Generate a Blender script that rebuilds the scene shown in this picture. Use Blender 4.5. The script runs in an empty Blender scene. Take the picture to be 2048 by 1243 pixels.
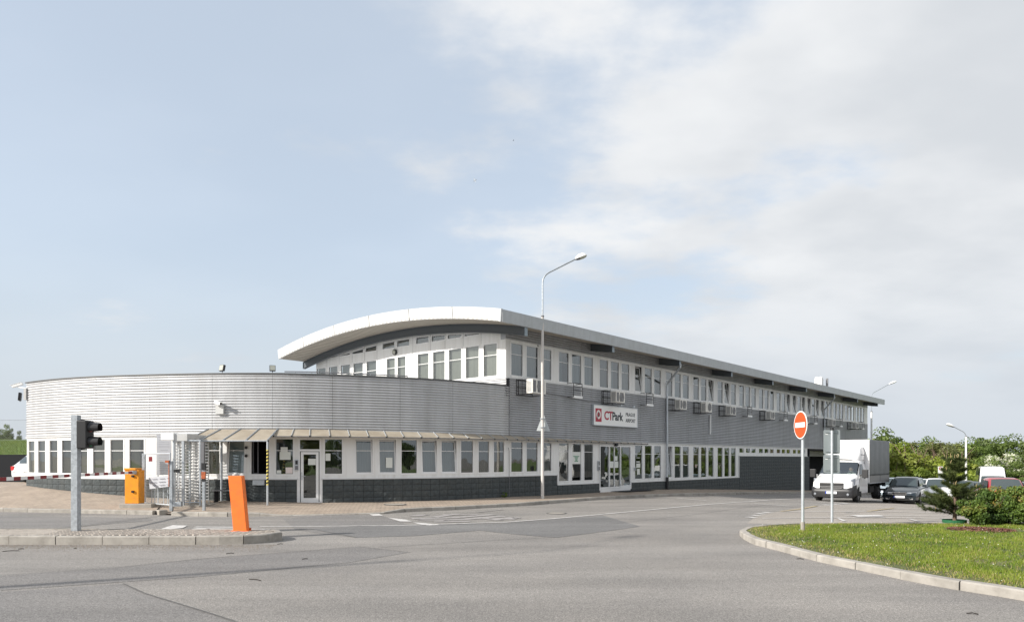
import bpy, math, random
import numpy as np
from mathutils import Vector, Matrix
from math import radians, sin, cos, pi, sqrt, exp, log

random.seed(7)
RNG = np.random.default_rng(7)
SC = bpy.context.scene
COL = SC.collection

# ------------------------------------------------------------------ camera
F, CX, HY, EYE = 1430.0, 1024.0, 917.0, 1.85
cam_d = bpy.data.cameras.new('camera')
cam = bpy.data.objects.new('camera', cam_d)
COL.objects.link(cam)
cam.location = (0, 0, EYE)
cam.rotation_euler = (radians(90), 0, 0)
cam_d.sensor_width = 36.0
cam_d.lens = 36.0 * F / 2048.0
cam_d.shift_y = (HY - 621.5) / 2048.0
cam_d.clip_start = 0.1
cam_d.clip_end = 6000
SC.camera = cam

# ------------------------------------------------------------------ light
SUN_EL = 29.0
SHX, SHY = 0.895, 0.447           # ground direction in which shadows fall
world = bpy.data.worlds.new('World')
SC.world = world
world.use_nodes = True
wn, wl = world.node_tree.nodes, world.node_tree.links
wn.clear()
wo = wn.new('ShaderNodeOutputWorld')
bg = wn.new('ShaderNodeBackground')
bg.inputs['Strength'].default_value = 0.118
sky = wn.new('ShaderNodeTexSky')
sky.sky_type = 'NISHITA'
sky.sun_disc = False
sky.sun_elevation = radians(SUN_EL)
sky.sun_rotation = math.atan2(-SHX, -SHY)
sky.air_density = 1.0
sky.dust_density = 2.0
sky.ozone_density = 1.0
tc = wn.new('ShaderNodeTexCoord')
sep = wn.new('ShaderNodeSeparateXYZ')
wl.new(tc.outputs['Generated'], sep.inputs[0])
def wmath(op, a, b=None, c=None, clamp=False):
    n = wn.new('ShaderNodeMath'); n.operation = op; n.use_clamp = clamp
    for i, v in enumerate((a, b, c)):
        if v is None: continue
        if isinstance(v, (int, float)): n.inputs[i].default_value = v
        else: wl.new(v, n.inputs[i])
    return n.outputs[0]
zz = wmath('ADD', wmath('MAXIMUM', sep.outputs['Z'], 0.0), 0.22)
pxn = wmath('DIVIDE', sep.outputs['X'], zz)
pyn = wmath('DIVIDE', sep.outputs['Y'], zz)
comb = wn.new('ShaderNodeCombineXYZ')
wl.new(wmath('MULTIPLY', pxn, 0.8), comb.inputs[0]); wl.new(pyn, comb.inputs[1])
def wnoise(scale, detail, rough, off):
    mp = wn.new('ShaderNodeMapping'); mp.inputs['Location'].default_value = off
    wl.new(comb.outputs[0], mp.inputs['Vector'])
    n = wn.new('ShaderNodeTexNoise'); n.inputs['Scale'].default_value = scale
    n.inputs['Detail'].default_value = detail; n.inputs['Roughness'].default_value = rough
    wl.new(mp.outputs[0], n.inputs['Vector'])
    return n.outputs['Fac']
n1 = wnoise(0.9, 5, 0.5, (3.1, 1.7, 0))
n2 = wnoise(2.6, 6, 0.55, (9.3, 4.2, 0))
# more cloud towards +x (the right of the view), clearer towards -x
base = wmath('MULTIPLY_ADD', sep.outputs['X'], 1.0, 0.50)
m = wmath('ADD', base, wmath('MULTIPLY', wmath('SUBTRACT', n1, 0.5), 2.6))
m = wmath('ADD', m, wmath('MULTIPLY', wmath('SUBTRACT', n2, 0.5), 2.6))
mask = wmath('MULTIPLY', wmath('SMOOTHSTEP', m, 0.0, 1.0) if False else m, 1.0, clamp=True)
sm = wn.new('ShaderNodeMapRange'); sm.interpolation_type = 'SMOOTHSTEP'
wl.new(m, sm.inputs['Value'])
sm.inputs['From Min'].default_value = 0.22; sm.inputs['From Max'].default_value = 0.82
sm.inputs['To Min'].default_value = 0.15; sm.inputs['To Max'].default_value = 0.95
# sky blue scaled, then thin overall haze, then cloud
skm = wn.new('ShaderNodeMix'); skm.data_type = 'RGBA'; skm.blend_type = 'MULTIPLY'
skm.inputs['Factor'].default_value = 1.0
wl.new(sky.outputs[0], skm.inputs['A']); skm.inputs['B'].default_value = (1.0, 1.0, 1.0, 1)
hz = wn.new('ShaderNodeMix'); hz.data_type = 'RGBA'
hz.inputs['Factor'].default_value = 0.55
wl.new(skm.outputs['Result'], hz.inputs['A']); hz.inputs['B'].default_value = (4.05, 4.58, 5.15, 1)
# darker underside parts of the cloud sheet
cc = wn.new('ShaderNodeMix'); cc.data_type = 'RGBA'
n3 = wnoise(1.7, 5, 0.5, (1.3, 7.7, 0))
sm3 = wn.new('ShaderNodeMapRange'); sm3.interpolation_type = 'SMOOTHSTEP'
wl.new(n3, sm3.inputs['Value'])
sm3.inputs['From Min'].default_value = 0.35; sm3.inputs['From Max'].default_value = 0.65
wl.new(sm3.outputs[0], cc.inputs['Factor'])
cc.inputs['A'].default_value = (3.75, 3.9, 4.08, 1); cc.inputs['B'].default_value = (4.95, 5.0, 5.05, 1)
cm = wn.new('ShaderNodeMix'); cm.data_type = 'RGBA'
wl.new(sm.outputs[0], cm.inputs['Factor'])
wl.new(hz.outputs['Result'], cm.inputs['A']); wl.new(cc.outputs['Result'], cm.inputs['B'])
# haze band at the horizon
hf = wn.new('ShaderNodeMapRange'); hf.interpolation_type = 'SMOOTHSTEP'
wl.new(sep.outputs['Z'], hf.inputs['Value'])
hf.inputs['From Min'].default_value = 0.0; hf.inputs['From Max'].default_value = 0.3
hf.inputs['To Min'].default_value = 0.92; hf.inputs['To Max'].default_value = 0.0
hm = wn.new('ShaderNodeMix'); hm.data_type = 'RGBA'
wl.new(hf.outputs[0], hm.inputs['Factor'])
wl.new(cm.outputs['Result'], hm.inputs['A']); hm.inputs['B'].default_value = (3.55, 3.85, 4.2, 1)
wl.new(hm.outputs['Result'], bg.inputs['Color'])
wl.new(bg.outputs[0], wo.inputs['Surface'])

sun_d = bpy.data.lights.new('sun', 'SUN')
sun_d.energy = 3.8
sun_d.angle = radians(1.2)
sun_d.color = (1.0, 0.955, 0.88)
sun = bpy.data.objects.new('sun', sun_d)
COL.objects.link(sun)
ce = cos(radians(SUN_EL))
sun.rotation_euler = Vector((SHX * ce, SHY * ce, -sin(radians(SUN_EL)))).to_track_quat('-Z', 'Y').to_euler()
sun.location = (-30, -15, 30)

SC.view_settings.view_transform = 'Standard'
SC.view_settings.look = 'None'
SC.view_settings.gamma = 1.0
SC.view_settings.use_curve_mapping = False
SC.view_settings.exposure = 0.65
SC.render.engine = 'CYCLES'
SC.cycles.max_bounces = 7
SC.cycles.transparent_max_bounces = 12

# ------------------------------------------------------------------ materials
MATS = {}
def mat(name, col, rough=0.6, metal=0.0, var=0.0, vscale=3.0, bump=0.0, bscale=30.0, spec=0.5,
        dirt=None, dirt_amt=0.0, dirt_scale=1.5, coat=0.0, emis=None, rnd=0.0, attr=None, space='Object', streak=0):
    if name in MATS: return MATS[name]
    m = bpy.data.materials.new(name); m.use_nodes = True
    nt = m.node_tree; N, L = nt.nodes, nt.links
    b = N['Principled BSDF']
    b.inputs['Roughness'].default_value = rough
    b.inputs['Metallic'].default_value = metal
    b.inputs['Specular IOR Level'].default_value = spec
    if coat: b.inputs['Coat Weight'].default_value = coat; b.inputs['Coat Roughness'].default_value = 0.05
    c4 = (*col, 1)
    b.inputs['Base Color'].default_value = c4
    geo = N.new('ShaderNodeNewGeometry'); out = None
    pos = geo.outputs['Position']
    if var:
        n = N.new('ShaderNodeTexNoise'); n.inputs['Scale'].default_value = vscale; n.inputs['Detail'].default_value = 6
        L.new(pos, n.inputs['Vector'])
        mr = N.new('ShaderNodeMapRange'); L.new(n.outputs['Fac'], mr.inputs['Value'])
        mr.inputs['From Min'].default_value = 0.3; mr.inputs['From Max'].default_value = 0.7
        mr.inputs['To Min'].default_value = 1 - var; mr.inputs['To Max'].default_value = 1 + var
        mx = N.new('ShaderNodeMix'); mx.data_type = 'RGBA'; mx.blend_type = 'MULTIPLY'; mx.inputs['Factor'].default_value = 1
        mx.inputs['A'].default_value = c4; L.new(mr.outputs[0], mx.inputs['B']); out = mx.outputs['Result']
    if dirt:
        n = N.new('ShaderNodeTexNoise'); n.inputs['Scale'].default_value = dirt_scale; n.inputs['Detail'].default_value = 8
        n.inputs['Roughness'].default_value = 0.65
        if streak:
            mp_ = N.new('ShaderNodeMapping'); mp_.inputs['Scale'].default_value = (3.2, 3.2, 0.25); L.new(pos, mp_.inputs['Vector']); L.new(mp_.outputs[0], n.inputs['Vector'])
        else: L.new(pos, n.inputs['Vector'])
        mr = N.new('ShaderNodeMapRange'); L.new(n.outputs['Fac'], mr.inputs['Value'])
        mr.inputs['From Min'].default_value = 0.45; mr.inputs['From Max'].default_value = 0.75
        mr.inputs['To Min'].default_value = 0; mr.inputs['To Max'].default_value = dirt_amt
        mx = N.new('ShaderNodeMix'); mx.data_type = 'RGBA'; L.new(mr.outputs[0], mx.inputs['Factor'])
        if out: L.new(out, mx.inputs['A'])
        else: mx.inputs['A'].default_value = c4
        mx.inputs['B'].default_value = (*dirt, 1); out = mx.outputs['Result']
    if rnd:
        oi = N.new('ShaderNodeObjectInfo')
        mr = N.new('ShaderNodeMapRange'); L.new(oi.outputs['Random'], mr.inputs['Value'])
        mr.inputs['To Min'].default_value = 1 - rnd; mr.inputs['To Max'].default_value = 1 + rnd
        mx = N.new('ShaderNodeMix'); mx.data_type = 'RGBA'; mx.blend_type = 'MULTIPLY'; mx.inputs['Factor'].default_value = 1
        if out: L.new(out, mx.inputs['A'])
        else: mx.inputs['A'].default_value = c4
        L.new(mr.outputs[0], mx.inputs['B']); out = mx.outputs['Result']
    if out: L.new(out, b.inputs['Base Color'])
    if bump:
        n = N.new('ShaderNodeTexNoise'); n.inputs['Scale'].default_value = bscale; n.inputs['Detail'].default_value = 4
        L.new(pos, n.inputs['Vector'])
        bp = N.new('ShaderNodeBump'); bp.inputs['Strength'].default_value = bump; bp.inputs['Distance'].default_value = 0.02
        L.new(n.outputs['Fac'], bp.inputs['Height']); L.new(bp.outputs[0], b.inputs['Normal'])
    if emis:
        b.inputs['Emission Color'].default_value = (*emis[0], 1); b.inputs['Emission Strength'].default_value = emis[1]
    MATS[name] = m
    return m

M_white = mat('white_paint', (0.80, 0.80, 0.79), 0.45, dirt=(0.5, 0.47, 0.42), dirt_amt=0.45, dirt_scale=1.2, streak=1)
M_frame = mat('white_frame', (0.82, 0.82, 0.82), 0.35, dirt=(0.6, 0.57, 0.52), dirt_amt=0.2)
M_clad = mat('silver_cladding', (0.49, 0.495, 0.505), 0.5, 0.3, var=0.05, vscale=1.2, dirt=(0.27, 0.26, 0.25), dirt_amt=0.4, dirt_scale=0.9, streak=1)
M_clad_shade = mat('silver_cladding_shade', (0.37, 0.38, 0.40), 0.45, 0.3, var=0.05, vscale=1.2, dirt=(0.2, 0.195, 0.19), dirt_amt=0.45, dirt_scale=0.9, streak=1)  # same silver sheet as the curved wall, with facade shade put into the colour
M_cap = mat('coping_metal', (0.14, 0.14, 0.14), 0.5, 0.3)
M_fascia = mat('fascia_white', (0.62, 0.62, 0.615), 0.4, var=0.02, rnd=0.03, streak=1, dirt=(0.5, 0.48, 0.44), dirt_amt=.35)
M_fasciag = mat('fascia_silver', (0.42, 0.44, 0.455), 0.4, 0.2, var=0.06, streak=1, dirt=(0.3, 0.3, 0.29), dirt_amt=.4)
M_soffit = mat('soffit_beige', (0.46, 0.42, 0.36), 0.6)
M_beam = mat('beam_grey', (0.085, 0.098, 0.112), 0.5)
M_beamend = mat('beam_end_blue_grey', (0.25, 0.30, 0.34), 0.5)
M_roof = mat('roof_sheet', (0.35, 0.35, 0.36), 0.5, 0.2)
M_block = mat('slate_block', (0.062, 0.072, 0.075), 0.88, var=0.2, vscale=9, bump=0.6, bscale=28, rnd=0.07,
              dirt=(0.11, 0.105, 0.09), dirt_amt=0.25, dirt_scale=2.5)
M_mortar = mat('dark_mortar', (0.025, 0.028, 0.029), 0.9)
M_sand = mat('joint_sand', (0.2, 0.17, 0.14), 0.95, var=.2)
M_signback2 = mat('triangle_back_grey', (0.50, 0.53, 0.54), 0.45, 0.2)
M_notice = mat('notice_grey', (0.40, 0.41, 0.44), 0.6, var=.05)
M_dark = mat('dark_inside', (0.035, 0.035, 0.037), 0.9)  # near-black colour stands in for the unlit rooms behind the windows
M_sill = mat('sill_metal', (0.62, 0.62, 0.62), 0.4, 0.2)
M_galv = mat('galvanised_steel', (0.40, 0.43, 0.46), 0.45, 0.5, var=0.22, vscale=14)
M_steel = mat('light_steel', (0.52, 0.55, 0.58), 0.4, 0.4, var=0.08, vscale=6)
M_black = mat('black_plastic', (0.018, 0.018, 0.02), 0.45)
M_grey = mat('grey_plastic', (0.16, 0.16, 0.17), 0.5)
M_lgrey = mat('light_grey_plastic', (0.55, 0.55, 0.54), 0.5, dirt=(0.35, 0.32, 0.28), dirt_amt=0.4)
M_orange = mat('orange_paint', (0.92, 0.19, 0.02), 0.55, var=0.07, vscale=5, dirt=(0.45, 0.13, 0.04), dirt_amt=.5, dirt_scale=6)
M_amber = mat('amber_paint', (0.82, 0.30, 0.005), 0.5, var=0.07, vscale=4, dirt=(0.35, 0.17, 0.04), dirt_amt=.45, dirt_scale=5)
M_red = mat('red_paint', (0.55, 0.025, 0.02), 0.4)
M_dred = mat('dark_red_paint', (0.22, 0.015, 0.02), 0.5)
M_signred = mat('sign_red', (0.93, 0.085, 0.02), 0.35)
M_signwhite = mat('sign_white', (0.85, 0.85, 0.84), 0.35)
M_signback = mat('sign_back_grey', (0.32, 0.355, 0.365), 0.45, 0.2, var=0.05)
M_brandred = mat('brand_red', (0.42, 0.012, 0.04), 0.4)
M_pink = mat('brand_pale', (0.80, 0.70, 0.68), 0.4)
M_brandblack = mat('brand_black', (0.02, 0.025, 0.035), 0.4)
M_paper = mat('paper', (0.72, 0.74, 0.70), 0.8)
M_ink = mat('notice_ink', (0.17, 0.17, 0.2), 0.8)
M_green = mat('sign_green', (0.02, 0.22, 0.10), 0.6)
M_concrete = mat('concrete', (0.36, 0.33, 0.29), 0.9, var=0.15, vscale=6, bump=0.3, bscale=60, dirt=(0.16, 0.14, 0.11), dirt_amt=0.6, dirt_scale=3)
M_kerb = mat('kerb_concrete', (0.36, 0.335, 0.30), 0.9, var=0.12, vscale=5, bump=0.25, bscale=70, rnd=0.10,
             dirt=(0.16, 0.145, 0.125), dirt_amt=0.7, dirt_scale=2.6)
M_canopy = None
M_rust = mat('rusted_orange', (0.42, 0.11, 0.04), 0.8, var=0.3, vscale=20)
M_yellow = mat('hazard_yellow', (0.80, 0.66, 0.16), 0.6)
M_turn = mat('turnstile_white', (0.72, 0.72, 0.71), 0.4)
M_lampglass = mat('lamp_glass', (0.45, 0.46, 0.40), 0.15)
M_lampwhite = mat('lamp_white', (0.83, 0.83, 0.82), 0.35)
M_pole = mat('lamp_pole', (0.60, 0.57, 0.54), 0.6, var=0.06, vscale=4, dirt=(0.42, 0.36, 0.3), dirt_amt=0.3)
M_ac = mat('ac_cream', (0.78, 0.76, 0.71), 0.5, dirt=(0.4, 0.37, 0.32), dirt_amt=0.4)
M_tyre = mat('tyre', (0.022, 0.022, 0.022), 0.85)
M_rim = mat('rim', (0.32, 0.32, 0.33), 0.4, 0.6)
M_under = mat('underbody', (0.015, 0.015, 0.015), 0.9)
M_plate = mat('number_plate', (0.75, 0.76, 0.78), 0.4)
M_blue = mat('plate_blue', (0.03, 0.06, 0.4), 0.4)
M_bark = mat('bark', (0.16, 0.11, 0.08), 0.9, var=0.3, vscale=15, bump=0.5)
M_mulch = mat('bark_mulch', (0.16, 0.075, 0.05), 0.9, rnd=0, var=0.5, vscale=20)
M_ring = mat('green_edging', (0.02, 0.12, 0.05), 0.5)
M_mesh = mat('wire', (0.45, 0.46, 0.46), 0.5, 0.4)
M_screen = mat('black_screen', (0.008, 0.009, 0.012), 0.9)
M_linewhite = None

def glass_mat(name, tint, refl=1.0, clear=0.8):
    m = bpy.data.materials.new(name); m.use_nodes = True
    N, L = m.node_tree.nodes, m.node_tree.links
    N.clear()
    o = N.new('ShaderNodeOutputMaterial'); mx = N.new('ShaderNodeMixShader')
    t = N.new('ShaderNodeBsdfTransparent'); t.inputs[0].default_value = (*[clear * c for c in tint], 1)
    g = N.new('ShaderNodeBsdfGlossy'); g.inputs['Roughness'].default_value = 0.015
    g.inputs['Color'].default_value = (0.95, 0.97, 0.96, 1)
    lw = N.new('ShaderNodeFresnel'); lw.inputs['IOR'].default_value = 1.55
    ma = N.new('ShaderNodeMath'); ma.operation = 'MULTIPLY_ADD'; ma.use_clamp = True
    ma.inputs[1].default_value = 1.5 * refl; ma.inputs[2].default_value = 0.10 * refl
    L.new(lw.outputs[0], ma.inputs[0]); L.new(ma.outputs[0], mx.inputs[0])
    # slight waviness
    n = N.new('ShaderNodeTexNoise'); n.inputs['Scale'].default_value = 1.3; n.inputs['Detail'].default_value = 1
    ge = N.new('ShaderNodeNewGeometry'); L.new(ge.outputs['Position'], n.inputs['Vector'])
    bp = N.new('ShaderNodeBump'); bp.inputs['Strength'].default_value = 0.25; bp.inputs['Distance'].default_value = 0.02
    L.new(n.outputs['Fac'], bp.inputs['Height']); L.new(bp.outputs[0], g.inputs['Normal'])
    L.new(t.outputs[0], mx.inputs[1]); L.new(g.outputs[0], mx.inputs[2]); L.new(mx.outputs[0], o.inputs[0])
    return m
M_glass = glass_mat('window_glass', (0.88, 0.92, 0.90))
M_carglass = mat('car_glass', (0.045, 0.06, 0.062), 0.05, spec=1.0)
M_truckglass = glass_mat('truck_glass', (0.75, 0.85, 0.82), 1.1, 0.75)

def canopy_mat():
    m = bpy.data.materials.new('canopy_sheet'); m.use_nodes = True
    N, L = m.node_tree.nodes, m.node_tree.links
    b = N['Principled BSDF']; o = N['Material Output']
    b.inputs['Roughness'].default_value = 0.45
    n = N.new('ShaderNodeTexNoise'); n.inputs['Scale'].default_value = 2.0; n.inputs['Detail'].default_value = 7
    ge = N.new('ShaderNodeNewGeometry'); L.new(ge.outputs['Position'], n.inputs['Vector'])
    cr = N.new('ShaderNodeValToRGB'); L.new(n.outputs['Fac'], cr.inputs[0])
    cr.color_ramp.elements[0].position = 0.3; cr.color_ramp.elements[0].color = (0.42, 0.36, 0.28, 1)
    cr.color_ramp.elements[1].position = 0.7; cr.color_ramp.elements[1].color = (0.56, 0.50, 0.41, 1)
    L.new(cr.outputs[0], b.inputs['Base Color'])
    t = N.new('ShaderNodeBsdfTranslucent'); t.inputs[0].default_value = (0.6, 0.55, 0.45, 1)
    mx = N.new('ShaderNodeMixShader'); mx.inputs[0].default_value = 0.3
    L.new(b.outputs[0], mx.inputs[1]); L.new(t.outputs[0], mx.inputs[2]); L.new(mx.outputs[0], o.inputs[0])
    return m
M_canopy = canopy_mat()

def asphalt_mat(name, c1, c2, speck=0.35, big=0.12):
    m = bpy.data.materials.new(name); m.use_nodes = True
    N, L = m.node_tree.nodes, m.node_tree.links
    b = N['Principled BSDF']; b.inputs['Roughness'].default_value = 0.85; b.inputs['Specular IOR Level'].default_value = 0.35
    ge = N.new('ShaderNodeNewGeometry'); P = ge.outputs['Position']
    def noise(s, d, r=0.5):
        n = N.new('ShaderNodeTexNoise'); n.inputs['Scale'].default_value = s; n.inputs['Detail'].default_value = d
        n.inputs['Roughness'].default_value = r; L.new(P, n.inputs['Vector']); return n.outputs['Fac']
    def mr(v, a, b_, c, d):
        n = N.new('ShaderNodeMapRange'); L.new(v, n.inputs[0])
        for i, x in enumerate((a, b_, c, d)): n.inputs[i + 1].default_value = x
        return n.outputs[0]
    mx = N.new('ShaderNodeMix'); mx.data_type = 'RGBA'
    L.new(mr(noise(0.35, 6, 0.6), 0.35, 0.65, 0, 1), mx.inputs['Factor'])
    mx.inputs['A'].default_value = (*c1, 1); mx.inputs['B'].default_value = (*c2, 1)
    def mul(a, bb):
        k = N.new('ShaderNodeMix'); k.data_type = 'RGBA'; k.blend_type = 'MULTIPLY'; k.inputs['Factor'].default_value = 1
        L.new(a, k.inputs['A']); L.new(bb, k.inputs['B']); return k.outputs['Result']
    o = mul(mx.outputs['Result'], mr(noise(55, 2), 0.3, 0.7, 1 - speck, 1 + speck))
    o = mul(o, mr(noise(24, 3, 0.6), 0.3, 0.7, 1 - speck * .55, 1 + speck * .55))
    o = mul(o, mr(noise(7, 4, 0.65), 0.3, 0.7, 1 - speck * .22, 1 + speck * .22))
    vo = N.new('ShaderNodeTexVoronoi'); vo.inputs['Scale'].default_value = 95; L.new(P, vo.inputs['Vector'])
    o = mul(o, mr(vo.outputs['Distance'], 0.1, 0.65, 1.18, 0.72))
    # long tyre-worn streaks and oil spots
    mp = N.new('ShaderNodeMapping'); mp.inputs['Rotation'].default_value = (0, 0, radians(-12)); mp.inputs['Scale'].default_value = (0.12, 0.9, 1)
    L.new(P, mp.inputs['Vector'])
    ns = N.new('ShaderNodeTexNoise'); ns.inputs['Scale'].default_value = 1.0; ns.inputs['Detail'].default_value = 5; L.new(mp.outputs[0], ns.inputs['Vector'])
    o = mul(o, mr(ns.outputs['Fac'], 0.35, 0.65, 1 - big, 1 + big))
    o = mul(o, mr(noise(2.3, 3), 0.68, 0.8, 1.0, 0.8))
    L.new(o, b.inputs['Base Color'])
    bp = N.new('ShaderNodeBump'); bp.inputs['Strength'].default_value = 0.5; bp.inputs['Distance'].default_value = 0.006
    L.new(vo.outputs['Distance'], bp.inputs['Height']); L.new(bp.outputs[0], b.inputs['Normal'])
    return m
M_asph = asphalt_mat('asphalt', (0.255, 0.240, 0.225), (0.305, 0.284, 0.262), 0.42)
M_asph_dark = asphalt_mat('asphalt_patch', (0.18, 0.176, 0.173), (0.21, 0.205, 0.20), 0.32)
M_asph_mid = asphalt_mat('asphalt_mid', (0.215, 0.205, 0.198), (0.245, 0.232, 0.22), 0.38)
M_asph_lot = asphalt_mat('asphalt_lot', (0.345, 0.312, 0.278), (0.385, 0.348, 0.31), 0.2, 0.06)
M_seam = mat('tar_seam', (0.10, 0.098, 0.095), 0.8)

def mark_mat(name, col, wear=0.5):
    m = bpy.data.materials.new(name); m.use_nodes = True
    N, L = m.node_tree.nodes, m.node_tree.links
    b = N['Principled BSDF']; b.inputs['Roughness'].default_value = 0.8
    ge = N.new('ShaderNodeNewGeometry')
    n = N.new('ShaderNodeTexNoise'); n.inputs['Scale'].default_value = 7; n.inputs['Detail'].default_value = 8; n.inputs['Roughness'].default_value = 0.7
    L.new(ge.outputs['Position'], n.inputs['Vector'])
    cr = N.new('ShaderNodeMapRange'); L.new(n.outputs['Fac'], cr.inputs[0])
    cr.inputs[1].default_value = 0.62 - 0.3 * wear; cr.inputs[2].default_value = 0.72 - 0.1 * wear
    cr.inputs[3].default_value = 0.0; cr.inputs[4].default_value = 0.85
    mx = N.new('ShaderNodeMix'); mx.data_type = 'RGBA'; L.new(cr.outputs[0], mx.inputs['Factor'])
    mx.inputs['A'].default_value = (*col, 1); mx.inputs['B'].default_value = (0.22, 0.21, 0.2, 1)
    L.new(mx.outputs['Result'], b.inputs['Base Color'])
    return m
M_line = mark_mat('road_paint_white', (0.60, 0.58, 0.56), 0.45)
M_linefaded = mark_mat('road_paint_faded', (0.42, 0.39, 0.38), 1.0)
M_liney = mark_mat('road_paint_yellow', (0.55, 0.42, 0.2), 0.8)

def paving_mat(name, c1, c2, rot, sx, sy):
    m = bpy.data.materials.new(name); m.use_nodes = True
    N, L = m.node_tree.nodes, m.node_tree.links
    b = N['Principled BSDF']; b.inputs['Roughness'].default_value = 0.9
    ge = N.new('ShaderNodeNewGeometry')
    mp = N.new('ShaderNodeMapping'); mp.inputs['Rotation'].default_value = (0, 0, rot)
    L.new(ge.outputs['Position'], mp.inputs['Vector'])
    br = N.new('ShaderNodeTexBrick'); L.new(mp.outputs[0], br.inputs['Vector'])
    br.inputs['Scale'].default_value = 1.0; br.inputs['Brick Width'].default_value = sx; br.inputs['Row Height'].default_value = sy
    br.inputs['Mortar Size'].default_value = 0.008; br.inputs['Color1'].default_value = (*c1, 1); br.inputs['Color2'].default_value = (*c2, 1)
    br.inputs['Mortar'].default_value = (0.16, 0.14, 0.12, 1)
    n = N.new('ShaderNodeTexNoise'); n.inputs['Scale'].default_value = 1.3; n.inputs['Detail'].default_value = 8; n.inputs['Roughness'].default_value = 0.65
    L.new(ge.outputs['Position'], n.inputs['Vector'])
    mr = N.new('ShaderNodeMapRange'); L.new(n.outputs['Fac'], mr.inputs[0])
    mr.inputs[1].default_value = 0.3; mr.inputs[2].default_value = 0.7; mr.inputs[3].default_value = 0.78; mr.inputs[4].default_value = 1.12
    k = N.new('ShaderNodeMix'); k.data_type = 'RGBA'; k.blend_type = 'MULTIPLY'; k.inputs['Factor'].default_value = 1
    L.new(br.outputs['Color'], k.inputs['A']); L.new(mr.outputs[0], k.inputs['B']); L.new(k.outputs['Result'], b.inputs['Base Color'])
    bp = N.new('ShaderNodeBump'); bp.inputs['Strength'].default_value = 0.6; bp.inputs['Distance'].default_value = 0.01
    L.new(br.outputs['Fac'], bp.inputs['Height']); bp.invert = True; L.new(bp.outputs[0], b.inputs['Normal'])
    return m
M_pave = paving_mat('paving', (0.42, 0.335, 0.26), (0.36, 0.29, 0.23), 0.6, 0.21, 0.11)
M_paver = mat('paver_concrete', (0.36, 0.32, 0.28), 0.9, var=0.12, vscale=8, rnd=0.07, bump=0.2, bscale=80, dirt=(0.2, 0.17, 0.14), dirt_amt=0.5)

def leaf_mat(name, cols, trans=0.35, rnd=0.25):
    m = bpy.data.materials.new(name); m.use_nodes = True
    N, L = m.node_tree.nodes, m.node_tree.links
    b = N['Principled BSDF']; o = N['Material Output']; b.inputs['Roughness'].default_value = 0.6
    at = N.new('ShaderNodeAttribute'); at.attribute_name = 'tint'
    cr = N.new('ShaderNodeValToRGB'); L.new(at.outputs['Fac'], cr.inputs[0])
    el = cr.color_ramp.elements
    el[0].position = 0; el[0].color = (*cols[0], 1); el[1].position = 1; el[1].color = (*cols[-1], 1)
    for i, c in enumerate(cols[1:-1]):
        e = el.new((i + 1) / (len(cols) - 1)); e.color = (*c, 1)
    oi = N.new('ShaderNodeObjectInfo')
    mr = N.new('ShaderNodeMapRange'); L.new(oi.outputs['Random'], mr.inputs[0])
    mr.inputs[3].default_value = 1 - rnd; mr.inputs[4].default_value = 1 + rnd
    k = N.new('ShaderNodeMix'); k.data_type = 'RGBA'; k.blend_type = 'MULTIPLY'; k.inputs['Factor'].default_value = 1
    L.new(cr.outputs[0], k.inputs['A']); L.new(mr.outputs[0], k.inputs['B'])
    L.new(k.outputs['Result'], b.inputs['Base Color'])
    t = N.new('ShaderNodeBsdfTranslucent'); L.new(k.outputs['Result'], t.inputs[0])
    mx = N.new('ShaderNodeMixShader'); mx.inputs[0].default_value = trans
    L.new(b.outputs[0], mx.inputs[1]); L.new(t.outputs[0], mx.inputs[2]); L.new(mx.outputs[0], o.inputs[0])
    return m

# ------------------------------------------------------------------ helpers
def tag(o, label=None, cat=None, group=None, kind=None):
    if label: o['label'] = label
    if cat: o['category'] = cat
    if group: o['group'] = group
    if kind: o['kind'] = kind
    return o

def empty(name, loc=(0, 0, 0), rotz=0.0, parent=None):
    o = bpy.data.objects.new(name, None); COL.objects.link(o)
    o.empty_display_size = 0.2
    o.location = loc; o.rotation_euler = (0, 0, rotz)
    if parent: o.parent = parent
    return o

def wloc(o):
    """location of an unrotated chain"""
    v = Vector((0, 0, 0))
    while o is not None:
        v = v + Vector(o.location); o = o.parent
    return v

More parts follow.
